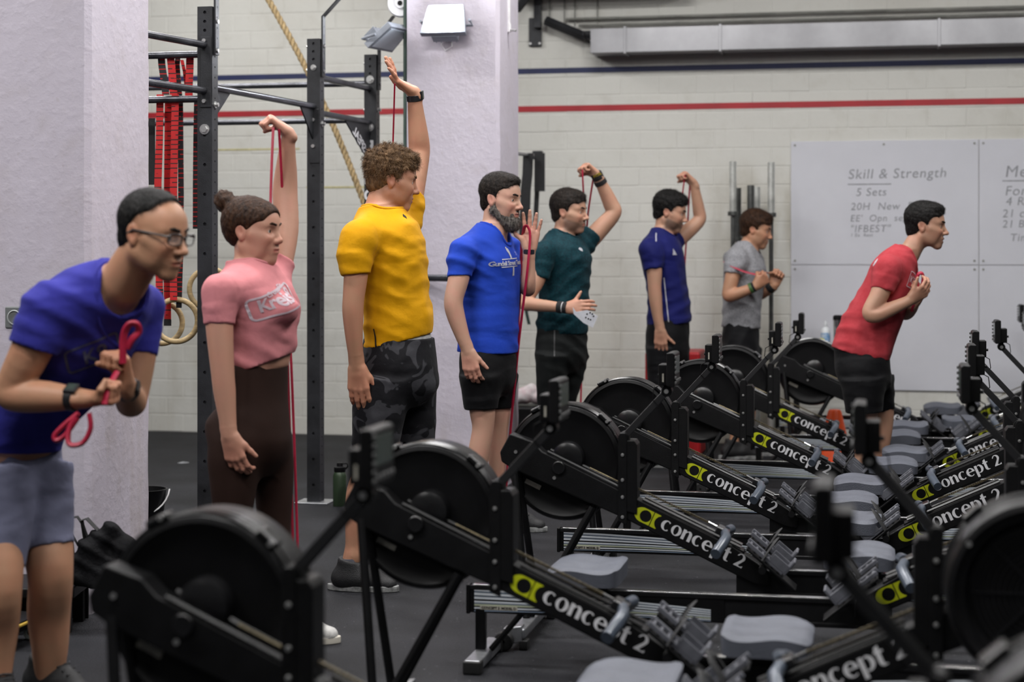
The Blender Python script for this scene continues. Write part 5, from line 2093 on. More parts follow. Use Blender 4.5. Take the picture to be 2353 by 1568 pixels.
make('yellow', name='person', label='curly-haired man in a yellow T-shirt and camouflage shorts, arm raised', y0=7.27, theta=-8, seed=31,
     head=(900, 416, 0.02, 12, 9, 0), hs=0.99, neck=(868, 490, 0.0), nr=0.056, nose=1.0, stubble=0.10, collar=0.016,
     torso=[(914, 800, 76, 0, 0.15), (916, 728, 80, 0, 0.155), (911, 690, 76, 0, 0.155), (904, 635, 79, 0, 0.165), (894, 570, 82, 0, 0.175), (880, 518, 75, 0, 0.155), (872, 490, 56, 0, 0.09), (868, 476, 44, 0, 0.07)],
     arm_near=[(824, 550, -0.19, 32), (818, 630, -0.21, 28), (812, 690, -0.22, 25), (811, 720, -0.22, 24.5), (814, 780, -0.215, 20), (820, 840, -0.20, 15.5)],
     sleeve_near=[(826, 550, -0.185, 44), (815, 585, -0.20, 42), (818, 632, -0.21, 34.5)],
     arm_far=[(935, 495, 0.17, 32), (950, 430, 0.22, 27), (963, 352, 0.27, 25), (962, 320, 0.26, 24), (956, 260, 0.24, 19), (951, 212, 0.22, 14.5)],
     sleeve_far=[(930, 505, 0.16, 40), (938, 480, 0.17, 36), (946, 450, 0.20, 33)],
     hand_near=dict(D=(0.10, -0.05, -1), N=(0.15, 1, 0.1), curl=(0.22, 0.35, 0.25), thumb=(0.9, 0.5, 0.25), spread=0.05, sc=1.08),
     hand_far=dict(D=(-0.80, -0.25, 0.55), N=(-0.5, 0.1, -0.85), curls=[(-0.75, 0.12, 0.05), (-0.62, 0.12, 0.08), (-0.55, 0.15, 0.1), (-0.45, 0.2, 0.1)], thumb=(0.9, 0.35, 0.0), thumb2=(0.95, -0.1, -0.25), spread=0.05, sc=1.04),
     pelvis=[(920, 895, 92, 0, 0.175), (917, 850, 88, 0, 0.175), (917, 778, 80, 0, 0.150)],
     leg_near=[(885, 890, -0.09, 50), (868, 980, -0.1, 40), (853, 1062, -0.10, 30), (828, 1130, -0.10, 32), (815, 1210, -0.11, 22), (810, 1278, -0.11, 16)],
     leg_far=[(945, 890, 0.09, 48), (955, 980, 0.1, 38), (960, 1050, 0.1, 28), (955, 1120, 0.1, 28), (955, 1190, 0.1, 20), (958, 1245, 0.1, 15)],
     pant_near=[(884, 870, -0.09, 66), (870, 960, -0.1, 60), (860, 1038, -0.1, 52)], pant_far=[(946, 870, 0.09, 58), (954, 950, 0.1, 48), (956, 1016, 0.1, 44)],
     cuts=[(914, 784, 0, (0.24, 0, -1))], fold=0.0060, pfold=0.006, toe_near=-0.15,
     skin=SK3, shirt_mat=YELLOW, pant_mat=CAMO, hair_mat=SANDY, hair=crop_hair(0.020, 0.005, 0.012, -0.012, 0.0012, -0.060, curly=0.0065), shoe_mat=SHOEB, sole_mat=SOLEG, sock_mat=SOCKM)


def beard(c, thick=0.013, m=None):
    h = c['hd']
    G = Field(h.c - 0.19, h.c + 0.19, 0.0034, (), 0.003, 0.0034)
    for s in (-1, 1):
        G.u(h.rc((0.000, s * 0.056, -0.050), (0.062, s * 0.020, -0.106), 0.019 + thick * 0.6, 0.020 + thick), 0.02)
        G.u(h.rc((0.006, s * 0.064, -0.012), (0.000, s * 0.058, -0.055), 0.008, 0.016), 0.01)
        G.u(h.rc((0.093, s * 0.004, -0.0495), (0.080, s * 0.028, -0.066), 0.0075, 0.010), 0.008)
    G.u(h.ell((0.072, 0, -0.112), (0.026, 0.030, 0.026), thick), 0.02)
    G.disp(lambda X, Y, Z: 0.0022 * wob(14, 330, X, Y, Z) + 0.0012 * wob(15, 800, X, Y, Z))
    G.s(h.ell((0.099, 0, -0.0685), (0.020, 0.017, 0.0080)), 0.004)
    G.s(h.ell((0.080, 0, 0.012), (0.060, 0.10, 0.055)), 0.006)
    return finish('beard', G, m or GREYB, c['ob'])


b = make('blue', name='person', label='bearded man in a royal blue T-shirt holding one palm up', y0=8.57, theta=-25, seed=41,
         head=(1151, 460, 0.0, -28, 5, 0), hs=1.0, neck=(1135, 533, 0.0), nr=0.056, nose=1.0,
         torso=[(1120, 808, 67, 0, 0.15), (1122, 761, 67, 0, 0.15), (1127, 690, 65, 0, 0.155), (1124, 640, 70, 0, 0.165), (1118, 592, 74, 0, 0.175), (1112, 556, 60, 0, 0.14), (1124, 530, 42, 0, 0.09), (1130, 516, 34, 0, 0.07)],
         arm_near=[(1064, 583, -0.17, 27), (1054, 640, -0.2, 24.5), (1042, 690, -0.22, 22), (1046, 720, -0.22, 21.5), (1060, 765, -0.22, 17.5), (1075, 806, -0.22, 13)],
         sleeve_near=[(1066, 580, -0.165, 34), (1059, 600, -0.18, 32), (1057, 636, -0.195, 28)],
         arm_far=[(1172, 578, 0.15, 24), (1198, 630, 0.1, 21), (1212, 664, 0.04, 18), (1214, 650, 0.0, 17.5), (1215, 615, -0.01, 15), (1216, 575, -0.02, 12)],
         sleeve_far=[(1165, 572, 0.15, 30), (1175, 590, 0.14, 28), (1186, 612, 0.12, 26)],
         hand_near=dict(D=(0.20, -0.1, -1), N=(0.2, 1, 0.2), curl=(0.35, 0.55, 0.4), thumb=(0.85, 0.5, 0.3), spread=0.04),
         hand_far=dict(D=(0.10, 0.0, 1), N=(-0.1, -1, 0.0), curl=(0.05, 0.12, 0.1), thumb=(0.50, 0.85, 0.15), thumb2=(0.80, 0.55, 0.1), spread=0.13, sc=1.02),
         pelvis=[(1124, 880, 62, 0, 0.175), (1122, 845, 64, 0, 0.175), (1121, 790, 61, 0, 0.14)],
         leg_near=[(1105, 880, -0.09, 38), (1108, 940, -0.09, 30), (1110, 985, -0.09, 25), (1100, 1045, -0.09, 25), (1092, 1120, -0.09, 17), (1090, 1178, -0.09, 13)],
         leg_far=[(1148, 880, 0.09, 36), (1147, 940, 0.09, 27), (1146, 985, 0.09, 22), (1143, 1045, 0.1, 22), (1146, 1110, 0.1, 16), (1168, 1158, 0.1, 12)],
         pant_near=[(1104, 865, -0.09, 46), (1104, 905, -0.09, 42), (1105, 940, -0.09, 38)], pant_far=[(1146, 865, 0.09, 44), (1149, 905, 0.09, 36), (1150, 938, 0.09, 31)],
         fold=0.0055, toe_far=-0.1,
         skin=SK4, shirt_mat=ROYAL, pant_mat=BLKC, hair_mat=DKBR, hair=crop_hair(0.012, 0.0025, 0.005, -0.004, 0.0010, -0.055, recede=0.008), shoe_mat=SHOEB, sole_mat=SOLEG, brow_mat=DKBR)
beard(b)

b = make('teal', name='person', label='man in a teal T-shirt with wrist wraps, fist raised', y0=10.3, theta=-30, seed=53, q=1.25,
         head=(1308, 489, 0.0, -22, 3, 0), hs=1.0, neck=(1293, 548, 0.0), nr=0.054, nose=1.05, stubble=0.62,
         torso=[(1291, 765, 57, 0, 0.15), (1294, 710, 57, 0, 0.15), (1297, 668, 55, 0, 0.15), (1297, 622, 59, 0, 0.16), (1295, 586, 61, 0, 0.165), (1290, 562, 52, 0, 0.14), (1290, 542, 36, 0, 0.09), (1290, 530, 29, 0, 0.07)],
         arm_near=[(1245, 582, -0.16, 21), (1236, 640, -0.19, 18.5), (1207, 695, -0.21, 15), (1222, 700, -0.24, 15.5), (1262, 704, -0.28, 13.5), (1302, 708, -0.32, 10)],
         sleeve_near=[(1248, 582, -0.155, 27), (1246, 605, -0.17, 25), (1241, 641, -0.185, 21)],
         arm_far=[(1348, 560, 0.14, 22), (1380, 525, 0.16, 21), (1410, 490, 0.17, 18), (1404, 470, 0.17, 18), (1388, 435, 0.15, 15), (1371, 402, 0.12, 10.5)],
         sleeve_far=[(1340, 562, 0.13, 28), (1350, 550, 0.14, 26), (1362, 535, 0.15, 25)],
         hand_near=dict(D=(1, -0.35, 0.1), N=(0.3, 0.9, -0.2), curl=(0.4, 0.5, 0.4), thumb=(0.55, 0.85, 0.1), spread=0.05), hand_far=fist((-0.75, -0.1, 0.62), (-0.3, -0.4, -0.9)),
         pelvis=[(1290, 830, 58, 0, 0.17), (1290, 800, 58, 0, 0.17), (1291, 740, 53, 0, 0.14)],
         leg_near=[(1272, 830, -0.09, 34), (1266, 880, -0.09, 26), (1257, 935, -0.09, 18), (1254, 990, -0.09, 18), (1254, 1040, -0.09, 13), (1254, 1078, -0.09, 10)],
         leg_far=[(1310, 830, 0.09, 32), (1305, 880, 0.09, 24), (1300, 935, 0.09, 17), (1298, 990, 0.09, 17), (1298, 1030, 0.09, 13), (1298, 1062, 0.09, 10)],
         pant_near=[(1270, 815, -0.09, 40), (1265, 870, -0.09, 33), (1257, 933, -0.09, 22)], pant_far=[(1312, 815, 0.09, 40), (1308, 870, 0.09, 31), (1299, 930, 0.09, 21)],
         fold=0.0050, skin=SK5, shirt_mat=TEAL, pant_mat=CHARC, hair_mat=DKBR, hair=crop_hair(0.018, 0.004, 0.008, -0.008, 0.0016, -0.053), shoe_mat=SHOEB, sole_mat=SOLEG)

b = make('navy', name='person', label='dark-haired man in a navy T-shirt with a raised elbow', y0=11.3, theta=-18, seed=61, q=1.3,
         head=(1539, 489, 0.0, -12, 13, 0), hs=1.0, neck=(1524, 545, 0.0), nr=0.054, nose=1.05, stubble=0.75,
         torso=[(1537, 742, 51, 0, 0.15), (1537, 700, 48, 0, 0.15), (1531, 650, 46, 0, 0.15), (1524, 605, 49, 0, 0.16), (1519, 575, 49, 0, 0.165), (1516, 553, 42, 0, 0.14), (1519, 536, 30, 0, 0.09), (1521, 524, 24, 0, 0.07)],
         arm_near=[(1492, 572, -0.16, 21), (1503, 618, -0.18, 18.5), (1504, 660, -0.19, 15.5), (1506, 685, -0.19, 15.5), (1511, 725, -0.19, 12.5), (1517, 758, -0.19, 9.5)],
         sleeve_near=[(1494, 574, -0.155, 26), (1498, 590, -0.165, 25), (1502, 620, -0.18, 22)],
         arm_far=[(1552, 555, 0.14, 20), (1582, 530, 0.17, 18), (1607, 506, 0.2, 15), (1606, 485, 0.2, 14.5), (1600, 450, 0.18, 12), (1594, 421, 0.16, 9)],
         sleeve_far=[(1544, 560, 0.13, 24), (1550, 552, 0.14, 23), (1558, 545, 0.15, 22)],
         hand_near=dict(D=(0.06, 0, -1), N=(0.1, 1, 0.1), curl=(0.3, 0.4, 0.3), thumb=(0.75, 0.75, 0.1), spread=0.06), hand_far=fist((-0.7, 0, 0.75), (-0.6, -0.2, -0.7)),
         pelvis=[(1534, 810, 50, 0, 0.17), (1534, 780, 50, 0, 0.17), (1536, 718, 45, 0, 0.14)],
         leg_near=[(1520, 810, -0.09, 30), (1517, 860, -0.09, 24), (1514, 900, -0.09, 18), (1512, 950, -0.09, 17), (1512, 1000, -0.09, 12), (1512, 1035, -0.09, 9)],
         leg_far=[(1556, 810, 0.09, 28), (1555, 860, 0.09, 22), (1555, 900, 0.09, 17), (1553, 950, 0.09, 16), (1553, 990, 0.09, 12), (1553, 1020, 0.09, 9)],
         pant_near=[(1519, 800, -0.09, 35), (1516, 860, -0.09, 29), (1515, 930, -0.09, 24)], pant_far=[(1552, 800, 0.09, 33), (1556, 860, 0.09, 27), (1556, 920, 0.09, 22)],
         fold=0.0050, skin=SK5, shirt_mat=NAVY, pant_mat=BLKC, hair_mat=BLK, hair=crop_hair(0.020, 0.004, 0.012, -0.010, 0.0022, -0.053), shoe_mat=SHOEB, sole_mat=SOLEG, pant_name='trousers')

b = make('grey', name='person', label='man in a light grey T-shirt holding both fists before his chest', y0=11.75, theta=-18, seed=71, q=1.35,
         head=(1737, 529, 0.0, -16, 13, 0), hs=0.97, neck=(1721, 575, 0.0), nr=0.052, nose=1.0, stubble=0.15,
         torso=[(1703, 752, 44, 0, 0.14), (1705, 700, 44, 0, 0.14), (1709, 650, 47, 0, 0.15), (1712, 612, 48, 0, 0.16), (1707, 585, 41, 0, 0.14), (1712, 568, 28, 0, 0.09), (1716, 557, 22, 0, 0.07)],
         arm_near=[(1690, 598, -0.15, 19), (1682, 640, -0.18, 17), (1673, 677, -0.19, 14.5), (1685, 678, -0.21, 15), (1712, 669, -0.24, 12.5), (1736, 658, -0.26, 9.5)],
         sleeve_near=[(1692, 598, -0.145, 25), (1688, 612, -0.16, 24), (1684, 631, -0.175, 21)],
         arm_far=[(1735, 600, 0.13, 18), (1738, 640, 0.12, 16), (1742, 674, 0.08, 14), (1752, 674, 0.04, 13.5), (1768, 665, -0.02, 11), (1779, 655, -0.05, 9)],
         sleeve_far=[(1730, 600, 0.12, 24), (1736, 615, 0.12, 22), (1738, 632, 0.12, 20)],
         hand_near=fist((0.75, -0.1, 0.65), (-0.3, 0.9, 0.1)), hand_far=fist((0.35, -0.1, 0.9), (-0.2, -0.9, 0.2)),
         pelvis=[(1702, 815, 43, 0, 0.16), (1702, 785, 43, 0, 0.16), (1703, 728, 40, 0, 0.13)],
         leg_near=[(1690, 815, -0.09, 27), (1688, 860, -0.09, 22), (1688, 895, -0.09, 17), (1687, 940, -0.09, 16), (1687, 985, -0.09, 11), (1687, 1020, -0.09, 9)],
         leg_far=[(1722, 815, 0.09, 26), (1722, 860, 0.09, 21), (1722, 895, 0.09, 16), (1722, 940, 0.09, 15), (1722, 980, 0.09, 11), (1722, 1005, 0.09, 9)],
         pant_near=[(1689, 800, -0.09, 32), (1688, 850, -0.09, 27), (1688, 890, -0.09, 23)], pant_far=[(1720, 800, 0.09, 31), (1721, 850, 0.09, 25), (1721, 885, 0.09, 22)],
         fold=0.0050, skin=SK1, shirt_mat=GREYT, pant_mat=BLKC, hair_mat=BRN, hair=crop_hair(0.020, 0.009, 0.012, -0.014, 0.0018, -0.058), shoe_mat=SHOEB, sole_mat=SOLEG)

b = make('red', name='person', label='man in a red T-shirt and black shorts leaning forward before the whiteboard', y0=9.52, theta=-15, seed=83, q=1.15,
         head=(2127, 521, 0.0, -18, 4, 0), hs=1.0, neck=(2084, 592, 0.0), nr=0.052, nose=1.05, stubble=0.12, mouth=0.006,
         torso=[(1975, 822, 68, 0, 0.15), (1994, 762, 66, 0, 0.15), (2020, 708, 61, 0, 0.155), (2042, 660, 57, 0, 0.165), (2054, 625, 54, 0, 0.165), (2068, 592, 40, 0, 0.12), (2080, 572, 27, 0, 0.075)],
         arm_near=[(2036, 622, -0.17, 25), (2022, 675, -0.2, 22), (2000, 716, -0.21, 19), (2012, 724, -0.22, 19), (2052, 708, -0.22, 16), (2092, 690, -0.22, 11.5)],
         sleeve_near=[(2038, 620, -0.165, 33), (2034, 640, -0.18, 31), (2027, 669, -0.195, 27)],
         arm_far=[(2088, 630, 0.15, 22), (2085, 680, 0.14, 19), (2078, 716, 0.08, 17), (2086, 718, 0.02, 16), (2096, 708, -0.06, 13), (2102, 696, -0.10, 11)],
         sleeve_far=[(2078, 628, 0.14, 28), (2080, 650, 0.14, 26), (2082, 672, 0.14, 24)],
         hand_near=dict(D=(0.75, -0.1, 0.55), N=(-0.45, 0.85, 0.25), curl=(0.55, 0.7, 0.5), thumb=(0.8, 0.55, 0.2), spread=0.03), hand_far=fist((0.4, -0.1, 0.85), (-0.7, -0.5, 0.3)),
         pelvis=[(1992, 885, 60, 0, 0.17), (1985, 860, 62, 0, 0.175), (1978, 795, 61, 0, 0.14)],
         leg_near=[(1985, 885, -0.09, 38), (1990, 930, -0.09, 28), (1994, 968, -0.09, 21), (1986, 1020, -0.09, 21), (1979, 1080, -0.09, 15), (1977, 1132, -0.09, 12)],
         leg_far=[(2018, 885, 0.09, 34), (2028, 930, 0.09, 25), (2034, 966, 0.09, 19), (2026, 1020, 0.09, 19), (2016, 1075, 0.09, 14), (2012, 1115, 0.09, 11)],
         pant_near=[(1982, 870, -0.09, 50), (1984, 910, -0.09, 46), (1986, 948, -0.09, 42)], pant_far=[(2012, 870, 0.09, 42), (2022, 910, 0.09, 34), (2028, 943, 0.09, 27)],
         cuts=[(1976, 816, 0, (-0.19, 0, -1))], fold=0.0055, skin=SK5, shirt_mat=REDT, pant_mat=BLKC, hair_mat=BLK,
         hair=crop_hair(0.014, 0.003, 0.009, -0.006, 0.0014, -0.052), shoe_mat=SHOEB, sole_mat=SOLEG)

# ================================================================== worn and held things
def along(nodes, t):
    """point, radius and direction at fraction t of the last segments of a limb"""
    P = [n[0] for n in nodes]
    L = [np.linalg.norm(b - a) for a, b in zip(P, P[1:])]
    s = t * sum(L)
    for i, l in enumerate(L):
        if s <= l or i == len(L) - 1:
            f = min(1.0, s / l)
            return P[i] + (P[i + 1] - P[i]) * f, nodes[i][1] + (nodes[i + 1][1] - nodes[i][1]) * f, nrm(P[i + 1] - P[i])
        s -= l


def cuff(c, arm, t, width, m, name='wristband', grow=0.003, flat=1.0):
    p, r, d = along(c['arms'][arm], t)
    mb = MB()
    d = Vector(d)
    p = Vector(p)
    g = r + grow
    mb.tube([p - d * width * 0.51, p - d * width * 0.50, p - d * width * 0.44, p + d * width * 0.44, p + d * width * 0.50, p + d * width * 0.51], [g * 0.9, g, g + 0.0015, g + 0.0015, g, g * 0.9], 22)
    return mb.build(name, m, c['ob'], smooth=40), p, r, d


def collar(c, extra=0.012, m=None, r=0.0062):
    sh = [o for o in c['ob'].children if o.name.split('.')[0] == 'shirt'][0]
    bv = BVHTree.FromPolygons([v.co for v in sh.data.vertices], [p.vertices for p in sh.data.polygons])
    ax = Vector(nrm(c['hd'].p(-0.02, 0, -0.03) - c['nb']))
    nb = Vector(c['nb'] + c['pr'].face * 0.012)
    u = Vector(c['pr'].face)
    u = (u - ax * u.dot(ax)).normalized()
    v = ax.cross(u)
    R = c.get('nr', 0.055) + c.get('collar', 0.014) + extra
    pts = []
    for i in range(36):
        t = 2 * math.pi * i / 36
        o = nb + (u * math.cos(t) + v * math.sin(t)) * R
        h = bv.ray_cast(o + ax * 0.12, -ax, 0.3)
        pts.append(h[0] if h[0] is not None else None)
    if sum(p is not None for p in pts) < 30:
        return
    for i in range(36):
        if pts[i] is None:
            j = next(pts[(i + k) % 36] for k in range(1, 36) if pts[(i + k) % 36] is not None)
            pts[i] = j
    for _ in range(3):
        pts = [(pts[i - 1] + pts[i] * 2 + pts[(i + 1) % 36]) / 4 for i in range(36)]
    MB().tube(pts + [pts[0]], r, 8, cap=False).build('collar', m or c['shirt_mat'], sh)


def strands(c, n, length=0.018, width=0.0010, lift=0.35, curl=0.0, jitter=0.35, seed=1, whorl=(-0.06, 0, 0.10), zmin=-0.2, m=None, part='hair', flow=None):
    hr = [o for o in c['ob'].children if o.name.split('.')[0] == part][0]
    h = c['hd']
    me = hr.data
    nf = len(me.polygons)
    co = np.empty(nf * 3, np.float32)
    no = np.empty(nf * 3, np.float32)
    me.polygons.foreach_get('center', co)
    me.polygons.foreach_get('normal', no)
    co, no = co.reshape(-1, 3).astype(float), no.reshape(-1, 3).astype(float)
    L = h.local(co)
    out = np.einsum('ij,ij->i', no, co - h.c) > 0
    ok = np.nonzero(out & (L[:, 2] > zmin))[0]
    r = np.random.RandomState(seed)
    pick = r.choice(ok, min(n, len(ok) * 3))
    P = co[pick] + r.normal(size=(len(pick), 3)) * 0.0012
    N = no[pick]
    W = np.array(whorl)
    D = (h.local(P) - W) @ h.R.T if flow is None else np.tile(h.R @ np.array(flow, float), (len(P), 1))
    D -= N * np.einsum('ij,ij->i', D, N)[:, None]
    D /= np.linalg.norm(D, axis=1)[:, None] + 1e-6
    D += r.normal(size=D.shape) * jitter
    D -= N * np.einsum('ij,ij->i', D, N)[:, None]
    D /= np.linalg.norm(D, axis=1)[:, None] + 1e-6
    S = np.cross(N, D)
    ln = length * r.uniform(0.6, 1.25, len(P))
    segs = 5 if curl else 3
    V = np.zeros((len(P), segs + 1, 2, 3))
    for k in range(segs + 1):
        t = k / segs
        p = P + D * (ln * t)[:, None] * (1 - 0.25 * lift * t) + N * (ln * lift * (t - 0.55 * t * t))[:, None] - N * 0.001
        if curl:
            ph = r.uniform(0, 6.28, len(P)) if k == 0 else ph
            a = ph + t * 5.0
            p = p + (S * np.cos(a)[:, None] + N * (np.sin(a) + 0.8)[:, None]) * curl
        w = width * (1 - 0.75 * t) * 0.5
        side = S if not curl else (S + D * 0.4)
        V[:, k, 0], V[:, k, 1] = p - side * w, p + side * w
    nv = (segs + 1) * 2
    Vf = V.reshape(-1, 3)
    base = (np.arange(len(P)) * nv)[:, None, None]
    q = np.array([[2 * k, 2 * k + 1, 2 * k + 3, 2 * k + 2] for k in range(segs)])[None]
    Q = (base + q).reshape(-1, 4)
    m2 = bpy.data.meshes.new('strands')
    m2.vertices.add(len(Vf))
    m2.vertices.foreach_set('co', Vf.astype(np.float32).ravel())
    m2.loops.add(len(Q) * 4)
    m2.loops.foreach_set('vertex_index', Q.astype(np.int32).ravel())
    m2.polygons.add(len(Q))
    m2.polygons.foreach_set('loop_start', np.arange(0, len(Q) * 4, 4, dtype=np.int32))
    m2.polygons.foreach_set('loop_total', np.full(len(Q), 4, np.int32))
    m2.polygons.foreach_set('use_smooth', np.ones(len(Q), bool))
    m2.update()
    m2.materials.append(m or me.materials[0])
    o = bpy.data.objects.new('hair_strands', m2)
    COL.objects.link(o)
    o.parent = hr
    o['kind'] = 'stuff'
    return o


PG = PEOPLE
for k in PG:
    collar(PG[k])
strands(PG['glasses'], 5000, 0.020, 0.0011, 0.10, seed=1)
strands(PG['pink'], 7000, 0.013, 0.0009, 0.0, 0, 0.12, 2, whorl=(0.16, 0, -0.02))
strands(PG['yellow'], 7000, 0.022, 0.0014, 0.35, 0.0034, 0.5, 3, zmin=0.0)
strands(PG['yellow'], 2500, 0.014, 0.0011, 0.15, 0, 0.3, 13)
strands(PG['blue'], 6000, 0.020, 0.0011, 0.30, 0, 0.3, 4, flow=(1.0, 0, -0.25))
strands(PG['blue'], 4500, 0.020, 0.0012, 0.25, 0, 0.4, 5, flow=(0.25, 0, -1.0), part='beard')
strands(PG['teal'], 5000, 0.022, 0.0013, 0.32, 0, 0.35, 6, flow=(1.0, 0, -0.2))
strands(PG['navy'], 4500, 0.024, 0.0015, 0.5, 0, 0.5, 7, flow=(1.0, 0, 0.1))
strands(PG['grey'], 4500, 0.026, 0.0015, 0.2, 0, 0.3, 8, flow=(0.8, 0, -0.6))
strands(PG['red'], 5000, 0.018, 0.0013, 0.45, 0, 0.4, 9, flow=(1.0, 0, 0.0))

WATCHM = mat('black_watch_strap', (0.012, 0.012, 0.014), 0.45, 0, 0.2, 40)


def watch(c, arm, t, side):
    o, p, r, d = cuff(c, arm, t, 0.026, WATCHM, 'wristwatch', 0.003)
    q = p + Vector(side).normalized() * (r + 0.005)
    z = Vector(side).normalized()
    x = d.cross(z).normalized()
    R = Matrix((x, d, z)).transposed()
    MB().box(q, (0.036, 0.040, 0.012), R).build('watch_case', WATCHM, o, bevel=0.004)
    MB().box(q + z * 0.0065, (0.026, 0.028, 0.001), R).build('watch_face', SCREENM, o)


watch(PG['yellow'], 'far', 0.955, (0.9, -0.2, 0.3))
watch(PG['glasses'], 'near', 0.93, (0.0, -0.6, 0.8))
watch(PG['glasses'], 'far', 0.93, (0.9, -0.4, 0.1))
cuff(PG['blue'], 'far', 0.985, 0.024, mat('navy_sweatband', (0.008, 0.008, 0.016), 0.9, 0, 0.2, 80))
WRAPM = mat('black_wrist_wrap', (0.010, 0.010, 0.011), 0.85, 0, 0.3, 60, 0.3, 200)
cuff(PG['teal'], 'near', 0.93, 0.030, WRAPM, 'wrist_wrap', 0.005)
cuff(PG['teal'], 'near', 0.985, 0.024, WRAPM, 'wrist_wrap', 0.006)
cuff(PG['teal'], 'near', 0.958, 0.010, mat('white_trim', (0.5, 0.5, 0.5), 0.8), 'wrap_trim', 0.004)
w1 = cuff(PG['teal'], 'far', 0.985, 0.042, WRAPM, 'wrist_wrap', 0.006)
cuff(PG['teal'], 'far', 0.90, 0.028, WRAPM, 'wrist_wrap', 0.004)
me = text_mesh('PICSIL', 0.020, 0.0003, 0.0006)
pp = w1[1] + Vector((0.01, -1, 0.1)).normalized() * (w1[2] + 0.009)
xx = Vector((0.80, 0, 0.42)).normalized()
link('lettering', shrink_text(me, w1[0], pp, xx, Vector((-0.42, 0, 0.8)), 0.001, 0.05), mat('gold_print', (0.55, 0.40, 0.02), 0.5), w1[0])
cuff(PG['grey'], 'near', 0.93, 0.020, mat('green_bracelet', (0.05, 0.12, 0.03), 0.5), 'wristband', 0.004)
cuff(PG['grey'], 'near', 0.97, 0.016, WRAPM, 'wristband', 0.004)
cuff(PG['grey'], 'far', 0.93, 0.040, WRAPM, 'wrist_wrap', 0.006)

# glasses
h = PG['glasses']['hd']
FRM = mat('dark_spectacle_frame', (0.02, 0.015, 0.014), 0.3)
gl = MB()


def rim(s, a, k=1.0):
    """rounded oblong spectacle rim"""
    ca, sa = math.cos(a), math.sin(a)
    y = 0.0255 * k * math.copysign(abs(ca) ** 0.6, ca)
    z = 0.0160 * k * math.copysign(abs(sa) ** 0.6, sa)
    yy = s * 0.0345 + y
    return h.p(0.108 - 2.6 * yy * yy, yy, 0.004 + z)


for s in (-1, 1):
    gl.tube([Vector(rim(s, 2 * math.pi * i / 32)) for i in range(33)], 0.0021, 6, cap=False)
    gl.tube([Vector(rim(s, math.radians(12 + 156 * i / 12))) for i in range(13)], 0.0032, 6)
    gl.tube([Vector(h.p(0.098, s * 0.060, 0.012)), Vector(h.p(0.05, s * 0.076, 0.014)), Vector(h.p(-0.01, s * 0.081, 0.014)), Vector(h.p(-0.03, s * 0.080, 0.0))], 0.0034, 6)
gl.tube([Vector(h.p(0.107, -0.011, 0.010)), Vector(h.p(0.113, 0, 0.013)), Vector(h.p(0.107, 0.011, 0.010))], 0.0024, 6)
go = gl.build('eyeglasses', FRM, PG['glasses']['ob'])
lm = bpy.data.materials.new('spectacle_lens')
lm.use_nodes = True
bs = lm.node_tree.nodes['Principled BSDF']
bs.inputs['Base Color'].default_value = (0.9, 0.92, 0.95, 1)
bs.inputs['Roughness'].default_value = 0.03
bs.inputs['Alpha'].default_value = 0.07
for s in (-1, 1):
    ring = [rim(s, 2 * math.pi * i / 22, 0.97) for i in range(22)]
    ring2 = [np.array(q) + h.R @ np.array([0.0012, 0, 0]) for q in ring]
    MB().add([tuple(q) for q in ring] + [tuple(q) for q in ring2], [tuple(range(22)), tuple(range(43, 21, -1))] + [(i, (i + 1) % 22, 22 + (i + 1) % 22, 22 + i) for i in range(22)]).build('lens', lm, go)


# ------------------------------------------------------------------ prints on the shirts
def shirt_of(c):
    return [o for o in c['ob'].children if o.name.split('.')[0] == 'shirt'][0]


def shirt_print(c, me, px, py, m, name='lettering', right=None, roll=0.0, off=0.0022, dz=-0.10):
    """flat print laid on the cloth where the line of sight through (px, py) meets it; `right` is its reading direction"""
    sh = shirt_of(c)
    bv = BVHTree.FromPolygons([v.co for v in sh.data.vertices], [p.vertices for p in sh.data.polygons])
    d = (pt(px, py, 2.0) - Vector((0, 0, CH))).normalized()
    hit = bv.ray_cast(Vector((0, 0, CH)), d)
    o = hit[0] if hit[0] is not None else Vector(c['pr'].J(px, py, dz))
    a = math.radians(roll)
    R = Vector(right if right is not None else (1, 0, 0)).normalized()
    U = Vector((0, 0, 1))
    U = (U - R * U.dot(R)).normalized()
    r2 = R * math.cos(a) + U * math.sin(a)
    u2 = U * math.cos(a) - R * math.sin(a)
    out = shrink_text(me, sh, o, r2, u2, 0.003, 0.2)
    if len(out.vertices):
        return link(name, out, m, sh)


PRW = mat('white_shirt_print', (0.74, 0.74, 0.78), 0.8, 0, 0.1, 30)
PRP = mat('pale_pink_print', (0.80, 0.70, 0.75), 0.8, 0, 0.05, 30)
PRF = mat('faded_print', (0.16, 0.17, 0.26), 0.85, 0, 0.3, 40)


def frame_loops(w, h, r, t, n=6):
    def rr(w, h, r):
        L = []
        for (cx, cy, a) in ((w - r, h - r, 0), (-w + r, h - r, 90), (-w + r, -h + r, 180), (w - r, -h + r, 270)):
            L += arc(cx, cy, r, r, a, a + 90, n)
        return L
    return [rr(w, h, r), rr(w - t, h - t, max(0.002, r - t))[::-1]]


